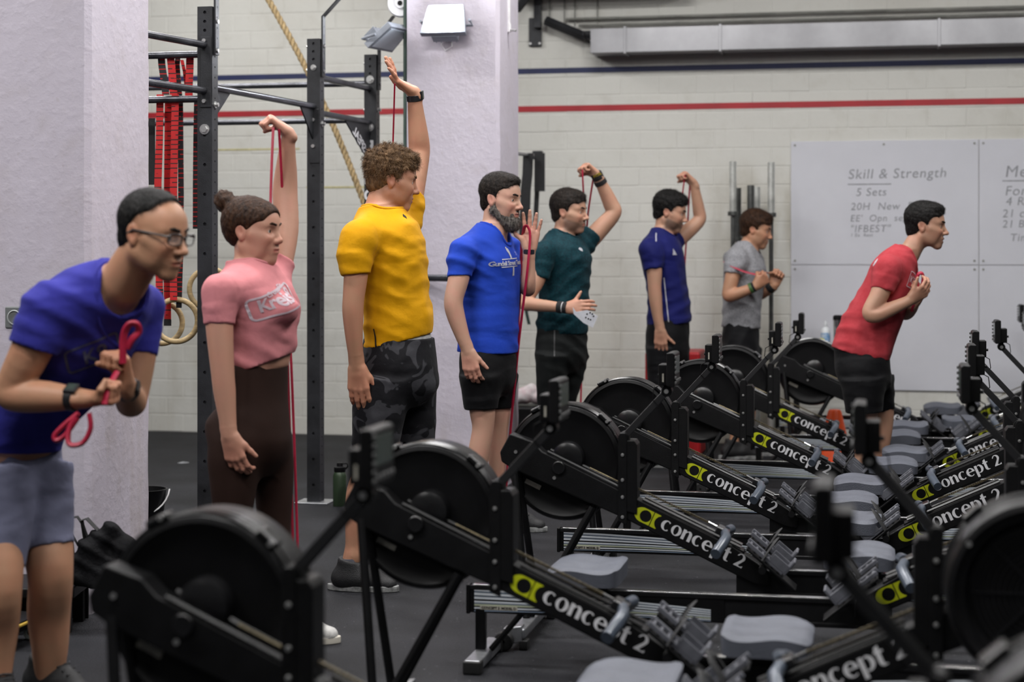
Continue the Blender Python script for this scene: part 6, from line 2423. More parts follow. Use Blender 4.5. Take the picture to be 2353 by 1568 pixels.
c = PG['pink']
rt = Vector((0.62, 0.78, 0.0))
shirt_print(c, text_mesh('Kreis9', 0.060, 0.0004, 0.0016, spacing=0.95), 645, 690, PRP, right=rt, roll=20)
shirt_print(c, text_mesh('CrossFit', 0.026, 0.0004, 0.0008), 632, 668, PRP, right=rt, roll=26)
shirt_print(c, curve_mesh('print_frame', frame_loops(0.098, 0.040, 0.016, 0.007), 0.0004), 646, 694, PRP, 'print_frame', right=rt, roll=20)
c = PG['blue']
rt = Vector((0.56, 0.83, 0))
shirt_print(c, text_mesh('Gundeli Street Team', 0.031, 0.0004, 0.0010, spacing=0.88), 1173, 605, PRW, right=rt, roll=3)
for yy in (595, 613):
    shirt_print(c, curve_mesh('print_bar', [[(-0.062, -0.0022), (0.062, -0.0022), (0.062, 0.0022), (-0.062, 0.0022)]], 0.0004), 1173, yy, PRW, 'print_bar', right=rt, roll=3)
FISTL = [[(-0.006, -0.030), (0.007, -0.030), (0.008, -0.008), (0.012, 0.004), (0.010, 0.018), (0.004, 0.020), (0.002, 0.026), (-0.004, 0.028), (-0.010, 0.020), (-0.011, 0.006), (-0.007, -0.006)]]
shirt_print(c, curve_mesh('fist_print', FISTL, 0.0004), 1168, 580, PRW, 'fist_print', right=rt, roll=5)
shirt_print(c, curve_mesh('stem_print', [[(-0.006, 0.022), (0.006, 0.022), (0.009, -0.022), (0.003, -0.018), (0.0, -0.024), (-0.004, -0.018), (-0.008, -0.024)]], 0.0004), 1179, 624, PRW, 'stem_print', right=rt)
shirt_print(c, text_mesh('7', 0.022, 0.0004, 0.001), 1184, 583, PRW, right=rt)
c = PG['navy']
shirt_print(c, curve_mesh('triangle_print', [[(-0.020, -0.020), (0.020, -0.020), (-0.006, 0.022)]], 0.0004), 1549, 579, PRW, 'triangle_print', right=(0.6, 0.8, 0))
shirt_print(c, curve_mesh('shoulder_stripe', [[(-0.004, -0.028), (0.004, -0.028), (0.006, 0.028), (-0.002, 0.028)]], 0.0004), 1507, 545, PRW, 'shoulder_stripe', roll=-8)
shirt_print(c, curve_mesh('side_piping', [[(-0.003, -0.145), (0.003, -0.145), (0.003, 0.145), (-0.003, 0.145)]], 0.0004), 1531, 690, PRW, 'side_piping', roll=6)
c = PG['teal']
shirt_print(c, curve_mesh('wing_print', [arc(0, 0, 0.017, 0.013, 20, 170, 10) + [(-0.004, -0.006), (0.010, -0.010)]], 0.0004), 1334, 574, PRW, 'wing_print', right=(0.7, 0.7, 0))
c = PG['red']
shirt_print(c, curve_mesh('print_frame', frame_loops(0.040, 0.045, 0.010, 0.005), 0.0004), 2096, 645, PRP, 'print_frame', right=(0.42, 0.9, 0), roll=-18)
shirt_print(c, text_mesh('K9', 0.050, 0.0004, 0.0012), 2096, 645, PRP, right=(0.42, 0.9, 0), roll=-18)
shirt_print(c, curve_mesh('back_print', [[(-0.004, -0.03), (0.006, -0.03), (0.008, 0.03), (-0.002, 0.03)]], 0.0004), 2003, 600, PRP, 'back_print', roll=-30)
c = PG['glasses']
shirt_print(c, text_mesh('K9', 0.060, 0.0004, 0.0012), 218, 815, PRF, right=(0.8, 0.6, 0), roll=24, dz=-0.35)
shirt_print(c, curve_mesh('print_frame', frame_loops(0.075, 0.038, 0.014, 0.006), 0.0004), 216, 812, PRF, 'print_frame', right=(0.8, 0.6, 0), roll=24, dz=-0.35)
c = PG['yellow']
shirt_print(c, curve_mesh('collar_tag', [[(-0.008, -0.006), (0.010, -0.005), (0.007, 0.006), (-0.008, 0.007)]], 0.0004), 929, 497, mat('black_tag', (0.02, 0.02, 0.02), 0.6), 'collar_tag', right=(0.8, 0.6, 0), roll=-40)
shirt_print(c, curve_mesh('hem_seam', [[(-0.0035, -0.045), (0.003, -0.045), (0.0, 0.0), (-0.008, 0.035), (-0.012, 0.033), (-0.006, 0.0)]], 0.0004), 864, 775, mat('black_tag', (0.02, 0.02, 0.02), 0.6), 'hem_seam')
pw = [o for o in PG['teal']['ob'].children if o.name.startswith('shorts')][0]
out = shrink_text(curve_mesh('pocket_zip', [[(-0.0035, -0.075), (0.0035, -0.075), (0.005, 0.075), (-0.002, 0.075)]], 0.0004), pw, PG['teal']['pr'].J(1275, 792, -0.3), (1, 0, 0), (0, 0, 1), 0.002, 0.5)
if len(out.vertices):
    link('pocket_zip', out, mat('grey_zip', (0.12, 0.12, 0.12), 0.5), pw)
# waistband of the underwear above the camouflage shorts, white drawstring
c = PG['yellow']
wbst = [(p + np.array([0, 0, 0.0]), a - 0.006, b_ - 0.006) for (p, a, b_) in c['pr'].stations([(917, 800, 78, 0, 0.155), (917, 768, 76, 0, 0.155)])]
lo, hi = bounds([t[0] for t in wbst], 0.2)
G = Field(lo, hi, 0.006, (), 0.005, 0.006)
G.u(loft(wbst, c['pr'].face, 2.2))
G.cut(c['pr'].J(917, 779, 0), (-0.20, 0, 1.0))
wbo = finish('underwear_band', G, mat('grey_elastic', (0.42, 0.42, 0.42), 0.8, 0, 0.2, 60), c['ob'])
# hand leather hanging from the teal man's palm
c = PG['teal']
hp = [c['pr'].J(x, y, -0.40) for (x, y) in ((1316, 706), (1324, 717), (1350, 713), (1374, 727), (1362, 754), (1340, 742), (1318, 722))]
mb = MB()
n = len(hp)
mb.add([tuple(q) for q in hp] + [tuple(q + np.array([0.0, 0.004, 0])) for q in hp], [tuple(range(n)), tuple(range(2 * n - 1, n - 1, -1))] + [(i, n + i, n + (i + 1) % n, (i + 1) % n) for i in range(n)])
hg = mb.build('hand_grip', mat('white_leather', (0.52, 0.53, 0.57), 0.6, 0, 0.08, 40), bevel=0.0008)
tag(hg, 'white hand grip leather with punched holes in the hand of the man in teal', 'hand grip')
for (x, y) in ((1349, 722), (1356, 719), (1361, 722), (1346, 730), (1352, 733), (1357, 735), (1364, 727)):
    q = c['pr'].J(x, y, -0.4005)
    MB().cyl((q[0], q[1] - 0.0012, q[2]), (q[0], q[1] - 0.0002, q[2]), 0.0048, 10).build('punched_hole', BLACKP, hg)

# ------------------------------------------------------------------ elastic bands
BANDM = mat('red_latex', rgb(172, 34, 62), 0.42, 0, 0.10, 20)


def band(paths, r, label, flat=0.35):
    t = empty('resistance_band')
    tag(t, label, 'resistance band', 'red resistance bands')
    for P in paths:
        pts = [Vector(p) for p in P]
        if len(pts) > 2:
            # smooth the path
            q = []
            for i in range(len(pts) - 1):
                p0, p1, p2, p3 = pts[max(0, i - 1)], pts[i], pts[i + 1], pts[min(len(pts) - 1, i + 2)]
                for k in range(5):
                    s = k / 5
                    q.append(0.5 * ((2 * p1) + (p2 - p0) * s + (2 * p0 - 5 * p1 + 4 * p2 - p3) * s * s + (3 * p1 - p0 - 3 * p2 + p3) * s ** 3))
            pts = q + [pts[-1]]
        MB().tube(pts, r, 8, flat=flat).build('strand', BANDM, t)
    return t


def pp_(c, L):
    return [c['pr'].J(*q) for q in L]


c = PG['pink']
band([pp_(c, [(628, 293, 0.14), (625, 360, 0.12), (622, 450, 0.10), (622, 480, 0.09)]), pp_(c, [(641, 297, 0.16), (648, 430, 0.2), (655, 640, 0.3), (669, 830, 0.22), (684, 1258, 0.12), (690, 1470, 0.1)]),
      pp_(c, [(655, 640, 0.31), (661, 830, 0.24), (673, 1250, 0.14), (678, 1470, 0.11)])], 0.0050, 'red elastic band stretched from the fist of the woman in pink to her foot', 0.6)
c = PG['yellow']
band([pp_(c, [(907, 192, 0.12), (903, 330, 0.22), (900, 420, 0.3), (948, 470, 0.33), (951, 560, 0.33), (956, 1240, 0.2)])], 0.0036, 'thin red band hanging from the raised palm of the man in yellow')
c = PG['blue']
band([pp_(c, [(1199, 560, 0.02), (1205, 523, -0.05), (1213, 522, -0.055), (1218, 545, -0.055), (1212, 620, -0.05), (1200, 720, 0.0), (1189, 818, 0.02), (1172, 1000, 0.05), (1160, 1160, 0.08)]),
      pp_(c, [(1199, 545, 0.04), (1196, 640, 0.05), (1190, 760, 0.06), (1186, 830, 0.06)])], 0.0085, 'red band looped round the palm of the bearded man', 0.45)
c = PG['teal']
band([pp_(c, [(1338, 390, 0.06), (1340, 430, 0.08), (1343, 500, 0.2), (1345, 560, 0.3)]), pp_(c, [(1365, 400, 0.1), (1357, 450, 0.18), (1350, 505, 0.24), (1345, 600, 0.32), (1334, 940, 0.2), (1330, 1090, 0.1)])], 0.0058,
     'red band stretched behind the head of the man in teal')
c = PG['navy']
band([pp_(c, [(1575, 400, 0.12), (1569, 440, 0.15), (1564, 500, 0.22)]), pp_(c, [(1586, 412, 0.16), (1583, 460, 0.2), (1579, 540, 0.3), (1574, 600, 0.32), (1560, 900, 0.25), (1556, 1030, 0.12)])], 0.0058, 'red band stretched from the fist of the man in navy')
c = PG['grey']
band([pp_(c, [(1664, 602, -0.02), (1672, 607, -0.18), (1692, 617, -0.235), (1715, 626, -0.24), (1750, 634, -0.25)]), pp_(c, [(1664, 602, 0.0), (1700, 600, 0.20), (1750, 620, 0.15), (1784, 640, -0.05)])], 0.0095, 'red band wrapped round the arm of the man in grey', 0.4)
c = PG['red']
band([pp_(c, [(2112, 668, -0.14), (2107, 645, -0.15), (2111, 630, -0.16), (2119, 629, -0.16), (2121, 642, -0.15), (2117, 668, -0.14)]), pp_(c, [(2096, 715, -0.1), (2100, 700, -0.12), (2108, 668, -0.13)])], 0.0105,
     'bundled red band in the hands of the man in red', 0.8)
c = PG['glasses']
band([pp_(c, [(282, 835, -0.30), (284, 775, -0.31), (296, 747, -0.32), (314, 745, -0.32), (319, 762, -0.31), (305, 778, -0.31), (292, 800, -0.30)]), pp_(c, [(270, 855, -0.30), (255, 880, -0.32), (245, 905, -0.34), (240, 930, -0.35)]),
      pp_(c, [(205, 950, -0.36), (208, 985, -0.36), (190, 1018, -0.36), (160, 1022, -0.36), (158, 990, -0.35), (176, 955, -0.34)]), pp_(c, [(180, 950, -0.34), (150, 975, -0.34), (126, 1000, -0.34), (130, 1012, -0.34), (150, 1000, -0.34), (178, 962, -0.34)])],
     0.0105, 'red band bundled in the fists of the man with glasses', 0.7)

# ================================================================== pull-up rig, rope, rings and small things
def holed_face(mb, o, ex, ez, w, L, holes, r, depth=0.010):
    """strip of width w, length L from o along ez, with round holes at the given heights"""
    o, ex, ez = Vector(o), Vector(ex), Vector(ez)
    nn = ex.cross(ez)
    cuts = [0.0] + [(a + b) / 2 for a, b in zip(holes, holes[1:])] + [L]
    K = 8
    for (z0, z1, hz) in zip(cuts, cuts[1:], holes):
        c = []
        sq = []
        for k in range(K):
            t = 2 * math.pi * (k + 0.5) / K
            c.append((r * math.cos(t), hz + r * math.sin(t)))
            sx, sy = math.cos(t), math.sin(t)
            m = max(abs(sx), abs(sy))
            X = sx / m * w / 2
            Y = (z1 if sy > 0 else z0) if abs(sy) >= abs(sx) - 1e-6 else hz + sy / m * r * 1.0
            if abs(sx) > abs(sy):
                Y = z1 - (z1 - hz) * 0.55 if sy > 0 else z0 + (hz - z0) * 0.55
            sq.append((X, Y))
        # outer ring: corners of the cell are included
        outer = [(w / 2, z0 + (hz - z0) * 0.6), (w / 2, z0), (0, z0), (-w / 2, z0), (-w / 2, z0 + (hz - z0) * 0.6), (-w / 2, z1), (0, z1), (w / 2, z1)]
        inner = [(r * math.cos(math.radians(a)), hz + r * math.sin(math.radians(a))) for a in (0, -45, -90, -135, 180, 135, 90, 45)]
        P = lambda q, d=0.0: o + ex * q[0] + ez * q[1] - nn * d
        vs = [P(q) for q in outer] + [P(q) for q in inner] + [P(q, depth) for q in inner]
        fs = []
        for k in range(8):
            k2 = (k + 1) % 8
            fs.append((k, k2, 8 + k2, 8 + k))
            fs.append((8 + k, 8 + k2, 16 + k2, 16 + k))
        mb.add(vs, fs)


RIG_H = 2.57


def upright(root, x, y, rotz, H=RIG_H):
    W = 0.075
    up = empty('upright', (x, y, 0), rotz, root)
    m = MB()
    hf = [0.10 + 0.1425 * i for i in range(int((H - 0.36) / 0.1425))]
    hf += [h for h in (H - 0.165, H - 0.115, H - 0.072, H - 0.028) if h > hf[-1] + 0.03]
    hs = [0.06 + 0.0505 * i for i in range(int((H - 0.08) / 0.0505))]
    k = W / 2
    holed_face(m, (0, -k, 0), (1, 0, 0), (0, 0, 1), W, H, hf, 0.0085)
    holed_face(m, (k, 0, 0), (0, 1, 0), (0, 0, 1), W, H, hs, 0.0055)
    m.add([(-k, -k, 0), (-k, k, 0), (k, k, 0), (-k, -k, H), (-k, k, H), (k, k, H)], [(0, 1, 4, 3), (1, 2, 5, 4)])
    i = k - 0.011
    m.add([(-i, -i, 0), (i, -i, 0), (i, i, 0), (-i, i, 0), (-i, -i, H), (i, -i, H), (i, i, H), (-i, i, H)], [(0, 1, 5, 4), (1, 2, 6, 5), (2, 3, 7, 6), (3, 0, 4, 7)])
    m.add([(-k, -k, H), (k, -k, H), (k, k, H), (-k, k, H)], [(0, 1, 2, 3)])
    m.build('tube', RIGM, up, smooth=0)
    MB().box((0, 0, 0.004), (0.19, 0.17, 0.008)).build('base_plate', ALU, up, bevel=0.002)
    return up


def bolt(up, z, face='f', r=0.014, dx=0.0):
    m = MB()
    if face == 'f':
        m.cyl((dx, -0.0375, z), (dx, -0.042, z), r * 1.25, 16)
        m.cyl((dx, -0.042, z), (dx, -0.052, z), r * 0.8, 6)
    elif face == 'r':
        m.cyl((0.0375, dx, z), (0.042, dx, z), r * 1.2, 14)
        m.cyl((0.042, dx, z), (0.056, dx, z), r * 0.8, 6)
    else:
        m.cyl((-0.0375, dx, z), (-0.05, dx, z), r * 0.8, 6)
    m.build('bolt', STEEL, up, smooth=30)


rig = empty('pull_up_rig', (0, 0, 0))
tag(rig, 'black steel pull-up rig with drilled uprights and round bars', 'pull-up rig')
PA, PB, PC = Vector((-1.467, 8.39, 0)), Vector((-1.09, 9.66, 0)), Vector((-0.84, 10.44, 0))
UA, UB, UC = (upright(rig, p.x, p.y, -PSI) for p in (PA, PB, PC))
for (z, f, r) in ((2.405, 'f', 0.013), (2.115, 'f', 0.013), (1.98, 'f', 0.020), (2.50, 'l', 0.012), (2.50, 'r', 0.014), (2.36, 'r', 0.014), (2.10, 'r', 0.014)):
    bolt(UA, z, f, r)
for (z, f, r) in ((2.41, 'f', 0.013), (2.12, 'f', 0.013), (1.975, 'f', 0.013), (2.53, 'l', 0.012), (2.53, 'r', 0.013), (2.39, 'r', 0.013), (2.10, 'r', 0.013), (2.4, 'l', 0.012)):
    bolt(UB, z, f, r)
for (z, f, r) in ((2.42, 'f', 0.019), (2.135, 'f', 0.019), (2.52, 'l', 0.012), (2.52, 'r', 0.012), (2.24, 'r', 0.012), (2.24, 'l', 0.012), (2.40, 'r', 0.012)):
    bolt(UC, z, f, r)
# mounting plates on the uprights
for (U, z) in ((UA, 2.255), (UB, 2.03)):
    MB().box((0.006, -0.040, z), (0.058, 0.006, 0.34 if U is UA else 0.30)).build('mounting_plate', RIGM, U, bevel=0.003)


def bar(a, b, r=0.0175, name='crossbar', m=None):
    MB().cyl(a, b, r, 16).build(name, m or RIGBAR, rig)


def zz(p, z):
    return Vector((p.x, p.y, z))


bar(zz(PA, 2.19), zz(PB, 2.195))
bar(zz(PB, 2.362), zz(PC, 2.366))
bar(zz(PB, 2.165), zz(PC, 2.163))
NE = Vector((-1.93, 7.35, 0))
bar(zz(PA, 2.385) + Vector((-0.01, -0.04, 0)), zz(NE, 2.385))
bar(zz(PA, 2.165) + Vector((-0.01, -0.04, 0)), zz(NE, 2.165))
for z in (2.345, 2.13):
    bar(zz(PA, z), zz(PA, z) - E1 * 1.4)
for z in (2.40, 2.18):
    bar(zz(PC, z), zz(PC, z) - E1 * 2.6)
bar(zz(PC, 1.238), Vector((-0.32, 9.98, 1.238)), 0.020)
# gusset plates under the bars
def gusset(p, q, z, d, h, name='gusset'):
    """triangle hanging under a bar at p, running towards q"""
    p, q = zz(p, z), zz(q, z)
    a = (q - p).normalized()
    t = a.cross(Vector((0, 0, 1))) * 0.004
    P = [p + a * 0.03, p + a * d, p + a * 0.03 - Vector((0, 0, h))]
    vs = [x - t for x in P] + [x + t for x in P]
    return MB().add(vs, [(0, 1, 2), (5, 4, 3), (0, 3, 4, 1), (1, 4, 5, 2), (2, 5, 3, 0)]).build(name, RIGM, rig, smooth=0)


gusset(PA, PB, 2.19, 0.26, 0.18)
gusset(PB, PA, 2.19, 0.22, 0.19)
g = gusset(PC, PB, 2.155, 0.42, 0.24)
me = text_mesh('SPEAL', 0.078, 0.0006, 0.0022, spacing=1.02)
a = (PB - PC).normalized()
org = zz(PC, 2.155) + a * 0.205 - Vector((0, 0, 0.105))
me.transform(Matrix.Scale(-1, 4, (1, 0, 0)))
bas = Matrix((-a, Vector((0, 0, 1)), Vector((0, 0, 1)).cross(a))).transposed().to_4x4()
tl = Matrix.Rotation(math.radians(-33), 4, 'Z')
me.transform(Matrix.Translation(org + (a.cross(Vector((0, 0, 1)))) * (0.0052)) @ bas @ tl)
link('lettering', me, WHITEPR, g)
me = text_mesh('SPEAL', 0.078, 0.0006, 0.0022, spacing=1.02)
me.transform(Matrix.Scale(-1, 4, (1, 0, 0)))
me.transform(Matrix.Translation(org - (a.cross(Vector((0, 0, 1)))) * (0.0052)) @ bas @ tl)
link('lettering', me, WHITEPR, g)
for i, ch in enumerate('EUGOR'):
    me = text_mesh(ch, 0.095, 0.0006, 0.003)
    me.transform(Matrix.Translation((0, -0.0385, 2.018 - 0.098 * i)) @ Matrix.Rotation(math.radians(90), 4, 'X') @ Matrix.Scale(-1, 4, (1, 0, 0)))
    link('lettering', me, WHITEPR, UC)
# flat arms for the wall-ball targets on top of the uprights
def flat_arm(U, pts, w=0.045):
    m = MB()
    vs, fs = [], []
    for p in pts:
        p = Vector(p)
        vs += [p + Vector((0.0, -w / 2, 0)), p + Vector((0.0, w / 2, 0)), p + Vector((0.010, w / 2, 0)), p + Vector((0.010, -w / 2, 0))]
    for i in range(len(pts) - 1):
        for k in range(4):
            fs.append((4 * i + k, 4 * i + (k + 1) % 4, 4 * i + 4 + (k + 1) % 4, 4 * i + 4 + k))
    fs += [(3, 2, 1, 0), tuple(len(vs) - 4 + k for k in range(4))]
    m.add(vs, fs)
    o = m.build('target_arm', RIGM, U, smooth=0)
    for k in range(9):
        z = pts[0][2] + 0.03 + 0.05 * k
        if z < pts[1][2]:
            MB().cyl((pts[0][0] + 0.0102, 0, z), (pts[0][0] + 0.0112, 0, z), 0.006, 8).build('drilled_hole', BLACKM, o)


flat_arm(UA, [(0.040, 0, 2.34), (0.040, 0, 3.1)])
flat_arm(UB, [(0.040, 0, 2.36), (0.040, 0, 2.695), (0.20, 0, 2.86), (0.5, 0, 3.15)])
flat_arm(UC, [(0.040, 0, 2.36), (0.040, 0, 2.685), (0.13, 0, 2.80)])

# climbing rope: three strands laid together
rp = empty('climbing_rope')
tag(rp, 'thick twisted tan climbing rope hanging slanted behind the rig', 'rope')
r0, r1 = pt(600, -30, 11.1), pt(842, 480, 11.25)
ax = (r1 - r0)
L = ax.length
axn = ax.normalized()
sd = axn.cross(Vector((0, 1, 0))).normalized()
s2 = axn.cross(sd)
ROPEM = mat('tan_hemp', (0.62, 0.46, 0.24), 0.8, 0, 0.25, 60, 0.5, 220)
n = 130
for k in range(3):
    P = []
    for i in range(n + 1):
        t = i / n
        a = 2 * math.pi * (t * L / 0.115) + 2 * math.pi * k / 3
        sag = sd * (0.04 * math.sin(math.pi * t))
        P.append(r0 + ax * t + sag + (sd * math.cos(a) + s2 * math.sin(a)) * 0.0105)
    MB().tube(P, 0.0115, 8).build('strand', ROPEM, rp)


# straps with scale marks and the gymnastic rings hanging from them
def tick_strap(name, base, ink):
    m = bpy.data.materials.new(name)
    m.use_nodes = True
    nt = m.node_tree
    b = nt.nodes['Principled BSDF']
    b.inputs['Roughness'].default_value = 0.75
    g = nt.nodes.new('ShaderNodeNewGeometry')
    sx = nt.nodes.new('ShaderNodeSeparateXYZ')
    nt.links.new(g.outputs['Position'], sx.inputs[0])

    def M(op, a, v):
        q = nt.nodes.new('ShaderNodeMath')
        q.operation = op
        nt.links.new(a, q.inputs[0])
        q.inputs[1].default_value = v
        return q.outputs[0]
    f = M('FRACT', M('MULTIPLY', sx.outputs['Z'], 1 / 0.046), 0)
    t1 = M('LESS_THAN', f, 0.12)
    f2 = M('FRACT', M('ADD', M('MULTIPLY', sx.outputs['Z'], 1 / 0.046), 0.5), 0)
    t2 = M('LESS_THAN', f2, 0.11)
    ns = nt.nodes.new('ShaderNodeTexNoise')
    ns.inputs['Scale'].default_value = 30
    nt.links.new(g.outputs['Position'], ns.inputs['Vector'])
    half = M('GREATER_THAN', ns.outputs['Fac'], 0.48)
    mu = nt.nodes.new('ShaderNodeMath')
    mu.operation = 'MULTIPLY'
    nt.links.new(t2, mu.inputs[0])
    nt.links.new(half, mu.inputs[1])
    ad = nt.nodes.new('ShaderNodeMath')
    ad.operation = 'MAXIMUM'
    nt.links.new(t1, ad.inputs[0])
    nt.links.new(mu.outputs[0], ad.inputs[1])
    mx = nt.nodes.new('ShaderNodeMix')
    mx.data_type = 'RGBA'
    mx.inputs['A'].default_value = (*base, 1)
    mx.inputs['B'].default_value = (*ink, 1)
    nt.links.new(ad.outputs[0], mx.inputs['Factor'])
    nt.links.new(mx.outputs['Result'], b.inputs['Base Color'])
    MATS[name] = m
    return m


RSTR = tick_strap('red_scale_strap', rgb(186, 30, 32), (0.02, 0.01, 0.01))
KSTR = tick_strap('black_scale_strap', (0.012, 0.012, 0.014), rgb(170, 30, 30))
GS = 'ring straps on the rig'
YS = 8.52
for (pix, w, y, m, lab) in (
        ([(349, 272), (349, 425)], 0.034, YS + 0.1, STRAPM, 'wide plain black strap beside the pillar'),
        ([(370, 121), (372, 150), (378, 190), (381, 218)], 0.036, YS - 0.06, KSTR, 'black ring strap looped over the top bar, leftmost'),
        ([(390, 119), (394, 150), (397, 190), (399, 218)], 0.038, YS - 0.08, RSTR, 'red ring strap looped over the top bar beside the black one'),
        ([(410, 120), (407, 150), (411, 200), (413, 222)], 0.026, YS - 0.05, KSTR, 'narrow black ring strap between two red ones on the top bar'),
        ([(418, 138), (424, 165), (428, 200)], 0.016, YS + 0.0, RSTR, 'twisted narrow red strap on the top bar'),
        ([(437, 119), (436, 160), (434, 200), (434, 228)], 0.038, YS - 0.08, RSTR, 'red ring strap on the top bar close to the upright'),
        ([(368, 217), (366, 330), (363, 420), (362, 520), (366, 640), (366, 666)], 0.036, YS - 0.06, RSTR, 'long red strap hanging nearest the pillar'),
        ([(366, 664), (366, 704)], 0.040, YS - 0.07, KSTR, 'black end piece below the strap nearest the pillar'),
        ([(387, 225), (386, 330), (385, 430), (384, 560), (385, 736)], 0.036, YS - 0.02, RSTR, 'longest red strap in the middle, dangling through the ring'),
        ([(385, 735), (385, 749)], 0.038, YS - 0.02, STRAPM, 'short black tip of the longest red strap'),
        ([(403, 217), (401, 330), (399, 430), (397, 560), (399, 690)], 0.036, YS - 0.09, RSTR, 'red strap hanging right of the longest one'),
        ([(414, 220), (415, 330), (416, 450), (414, 600), (411, 708)], 0.028, YS - 0.06, KSTR, 'black marked strap hanging down to the front ring'),
        ([(452, 222), (450, 330), (449, 430), (449, 526)], 0.026, YS + 0.12, KSTR, 'black marked strap hanging close to the rig upright')):
    o = strap('ring_strap', pix, y, w, lab, 'strap', GS, m, 0.004)
WOODM = mat('ring_wood', (0.40, 0.29, 0.14), 0.5, 0, 0.25, 30, 0.1, 90, stretch=(1, 1, 4))
for (px, py, y, r, rz, lab) in ((405, 737, YS - 0.07, 0.1025, 0.1, 'wooden gymnastic ring hanging in front, next to the upright'), (372, 743, YS + 0.02, 0.100, 0.35, 'wooden gymnastic ring half hidden by the pillar'),
                                (482, 664, YS + 0.55, 0.1040, 0.2, 'wooden gymnastic ring half hidden behind the rig upright')):
    m = MB()
    P = [Vector((r * math.cos(t), 0, r * math.sin(t))) for t in [2 * math.pi * i / 48 for i in range(49)]]
    m.tube(P, 0.0135, 12, cap=False)
    o = m.build('gymnastic_ring', WOODM, smooth=60)
    o.location = pt(px, py, y)
    o.rotation_euler = (0, 0, rz)
    tag(o, lab, 'gymnastic ring', 'gymnastic rings')

# ------------------------------------------------------------------ small things on the floor
GREEN = mat('olive_steel', (0.028, 0.048, 0.024), 0.4, 0.2, 0.1, 10)
b = empty('water_bottle', pt(781, 1165, F * 1.4 / (1163 - HY)))
b.location.z = 0
tag(b, 'dark green water bottle on the floor beside the rig upright', 'bottle')
MB().lathe([(0.001, 0.0), (0.036, 0.0), (0.038, 0.006), (0.038, 0.165), (0.030, 0.185), (0.026, 0.190)], (0, 0, 0), 'z', 28).build('body', GREEN, b)
MB().lathe([(0.030, 0.186), (0.032, 0.190), (0.032, 0.212), (0.018, 0.218), (0.016, 0.236), (0.001, 0.238)], (0, 0, 0), 'z', 24).build('cap', BLACKP, b)
MB().tube([(0.028, 0, 0.20), (0.045, 0, 0.215), (0.040, 0, 0.232), (0.012, 0, 0.232)], 0.005, 8).build('carry_loop', BLACKP, b)
for (x, y, w, lab) in ((422, 1064, 0.07, 'scrap of white paper on the floor behind the woman'), (1085 - 420, 1095, 0.014, 'small white crumb on the floor beside the rig base')):
    p = pt(x, y, F * 1.4 / (y - HY))
    o = MB().add([(-w / 2, -0.02, 0.002), (0, -0.03, 0.012), (w / 2, 0.0, 0.004), (0, 0.03, 0.003), (-w / 2, -0.02, 0.0), (0, -0.03, 0.0), (w / 2, 0.0, 0.0), (0, 0.03, 0.0)],
                 [(0, 1, 2, 3), (7, 6, 5, 4), (0, 4, 5, 1), (1, 5, 6, 2), (2, 6, 7, 3), (3, 7, 4, 0)]).build('paper_scrap', mat('scrap_white', (0.6, 0.62, 0.64), 0.8), smooth=0)
    o.location = (p.x, p.y, 0)
    tag(o, lab, 'paper')
# black bag leaning at the first pillar
BAGM = mat('black_nylon', (0.005, 0.005, 0.006), 0.7, 0, 0.4, 14, 0.4, 60, spec=0.12)
bag = empty('gym_bag', (pt(220, 1300, 6.35).x, 6.38, 0))
tag(bag, 'black nylon bag with strap loops leaning against the pillar', 'bag')


def at_bag(px, py, dy=0.0):
    p = pt(px, py, 6.38 + dy)
    return p - Vector(bag.location)


quad = [at_bag(178, 1298), at_bag(252, 1222), at_bag(290, 1262), at_bag(238, 1338), at_bag(184, 1340), at_bag(170, 1322)]
lo, hi = bounds([np.array(q) for q in quad], 0.12)
lo[2] = -0.03
G = Field(lo, hi, 0.006, (), 0.005, 0.006)
cq = [np.array(q) for q in quad]
G.u(rc(cq[0], cq[1], 0.035, 0.03, (0, 1, 0), 0.9))
G.u(rc(cq[1], cq[2], 0.03, 0.03), 0.02)
G.u(rc(cq[2], cq[3], 0.04, 0.05), 0.03)
G.u(rc(cq[3], cq[5], 0.05, 0.035), 0.03)
G.u(rc((cq[0] + cq[1]) / 2, cq[3], 0.05, 0.06), 0.04)
G.cut(np.array(at_bag(180, 1346)), (0, 0, -1))
G.disp(lambda X, Y, Z: folds(X, Y, Z, 5, 0.006))
finish('bag_body', G, BAGM, bag)
MB().tube([at_bag(196, 1245), at_bag(188, 1196), at_bag(200, 1192), at_bag(232, 1226), at_bag(246, 1238)], 0.020, 6, flat=0.25).build('carry_strap', STRAPM, bag)
MB().tube([at_bag(206, 1250), at_bag(190, 1205), at_bag(178, 1188), at_bag(150, 1192)], 0.014, 6, flat=0.3).build('shoulder_strap', STRAPM, bag)
MB().tube([at_bag(180, 1255), at_bag(172, 1240), at_bag(165, 1225), at_bag(172, 1300)], 0.010, 6, flat=0.3).build('loose_strap', STRAPM, bag)
zb_ = pt(100, 1346, 6.38).z
bn = empty('low_bench', (pt(60, 1400, 6.46).x, 6.47, 0))
tag(bn, 'low black bench behind the legs of the man with glasses, under the bag', 'bench')
MB().box((0.03, 0, zb_ - 0.02), (0.36, 0.28, 0.04)).build('bench_top', BLACKP, bn, bevel=0.008)
for sx_ in (-0.11, 0.17):
    for sy_ in (-0.1, 0.1):
        MB().box((sx_, sy_, (zb_ - 0.04) / 2), (0.04, 0.04, zb_ - 0.04)).build('leg', BLACKM, bn, bevel=0.004)
MB().box((0.03, 0.12, (zb_ - 0.04) / 2), (0.34, 0.012, zb_ - 0.05)).build('back_panel', BLACKM, bn, bevel=0.002)
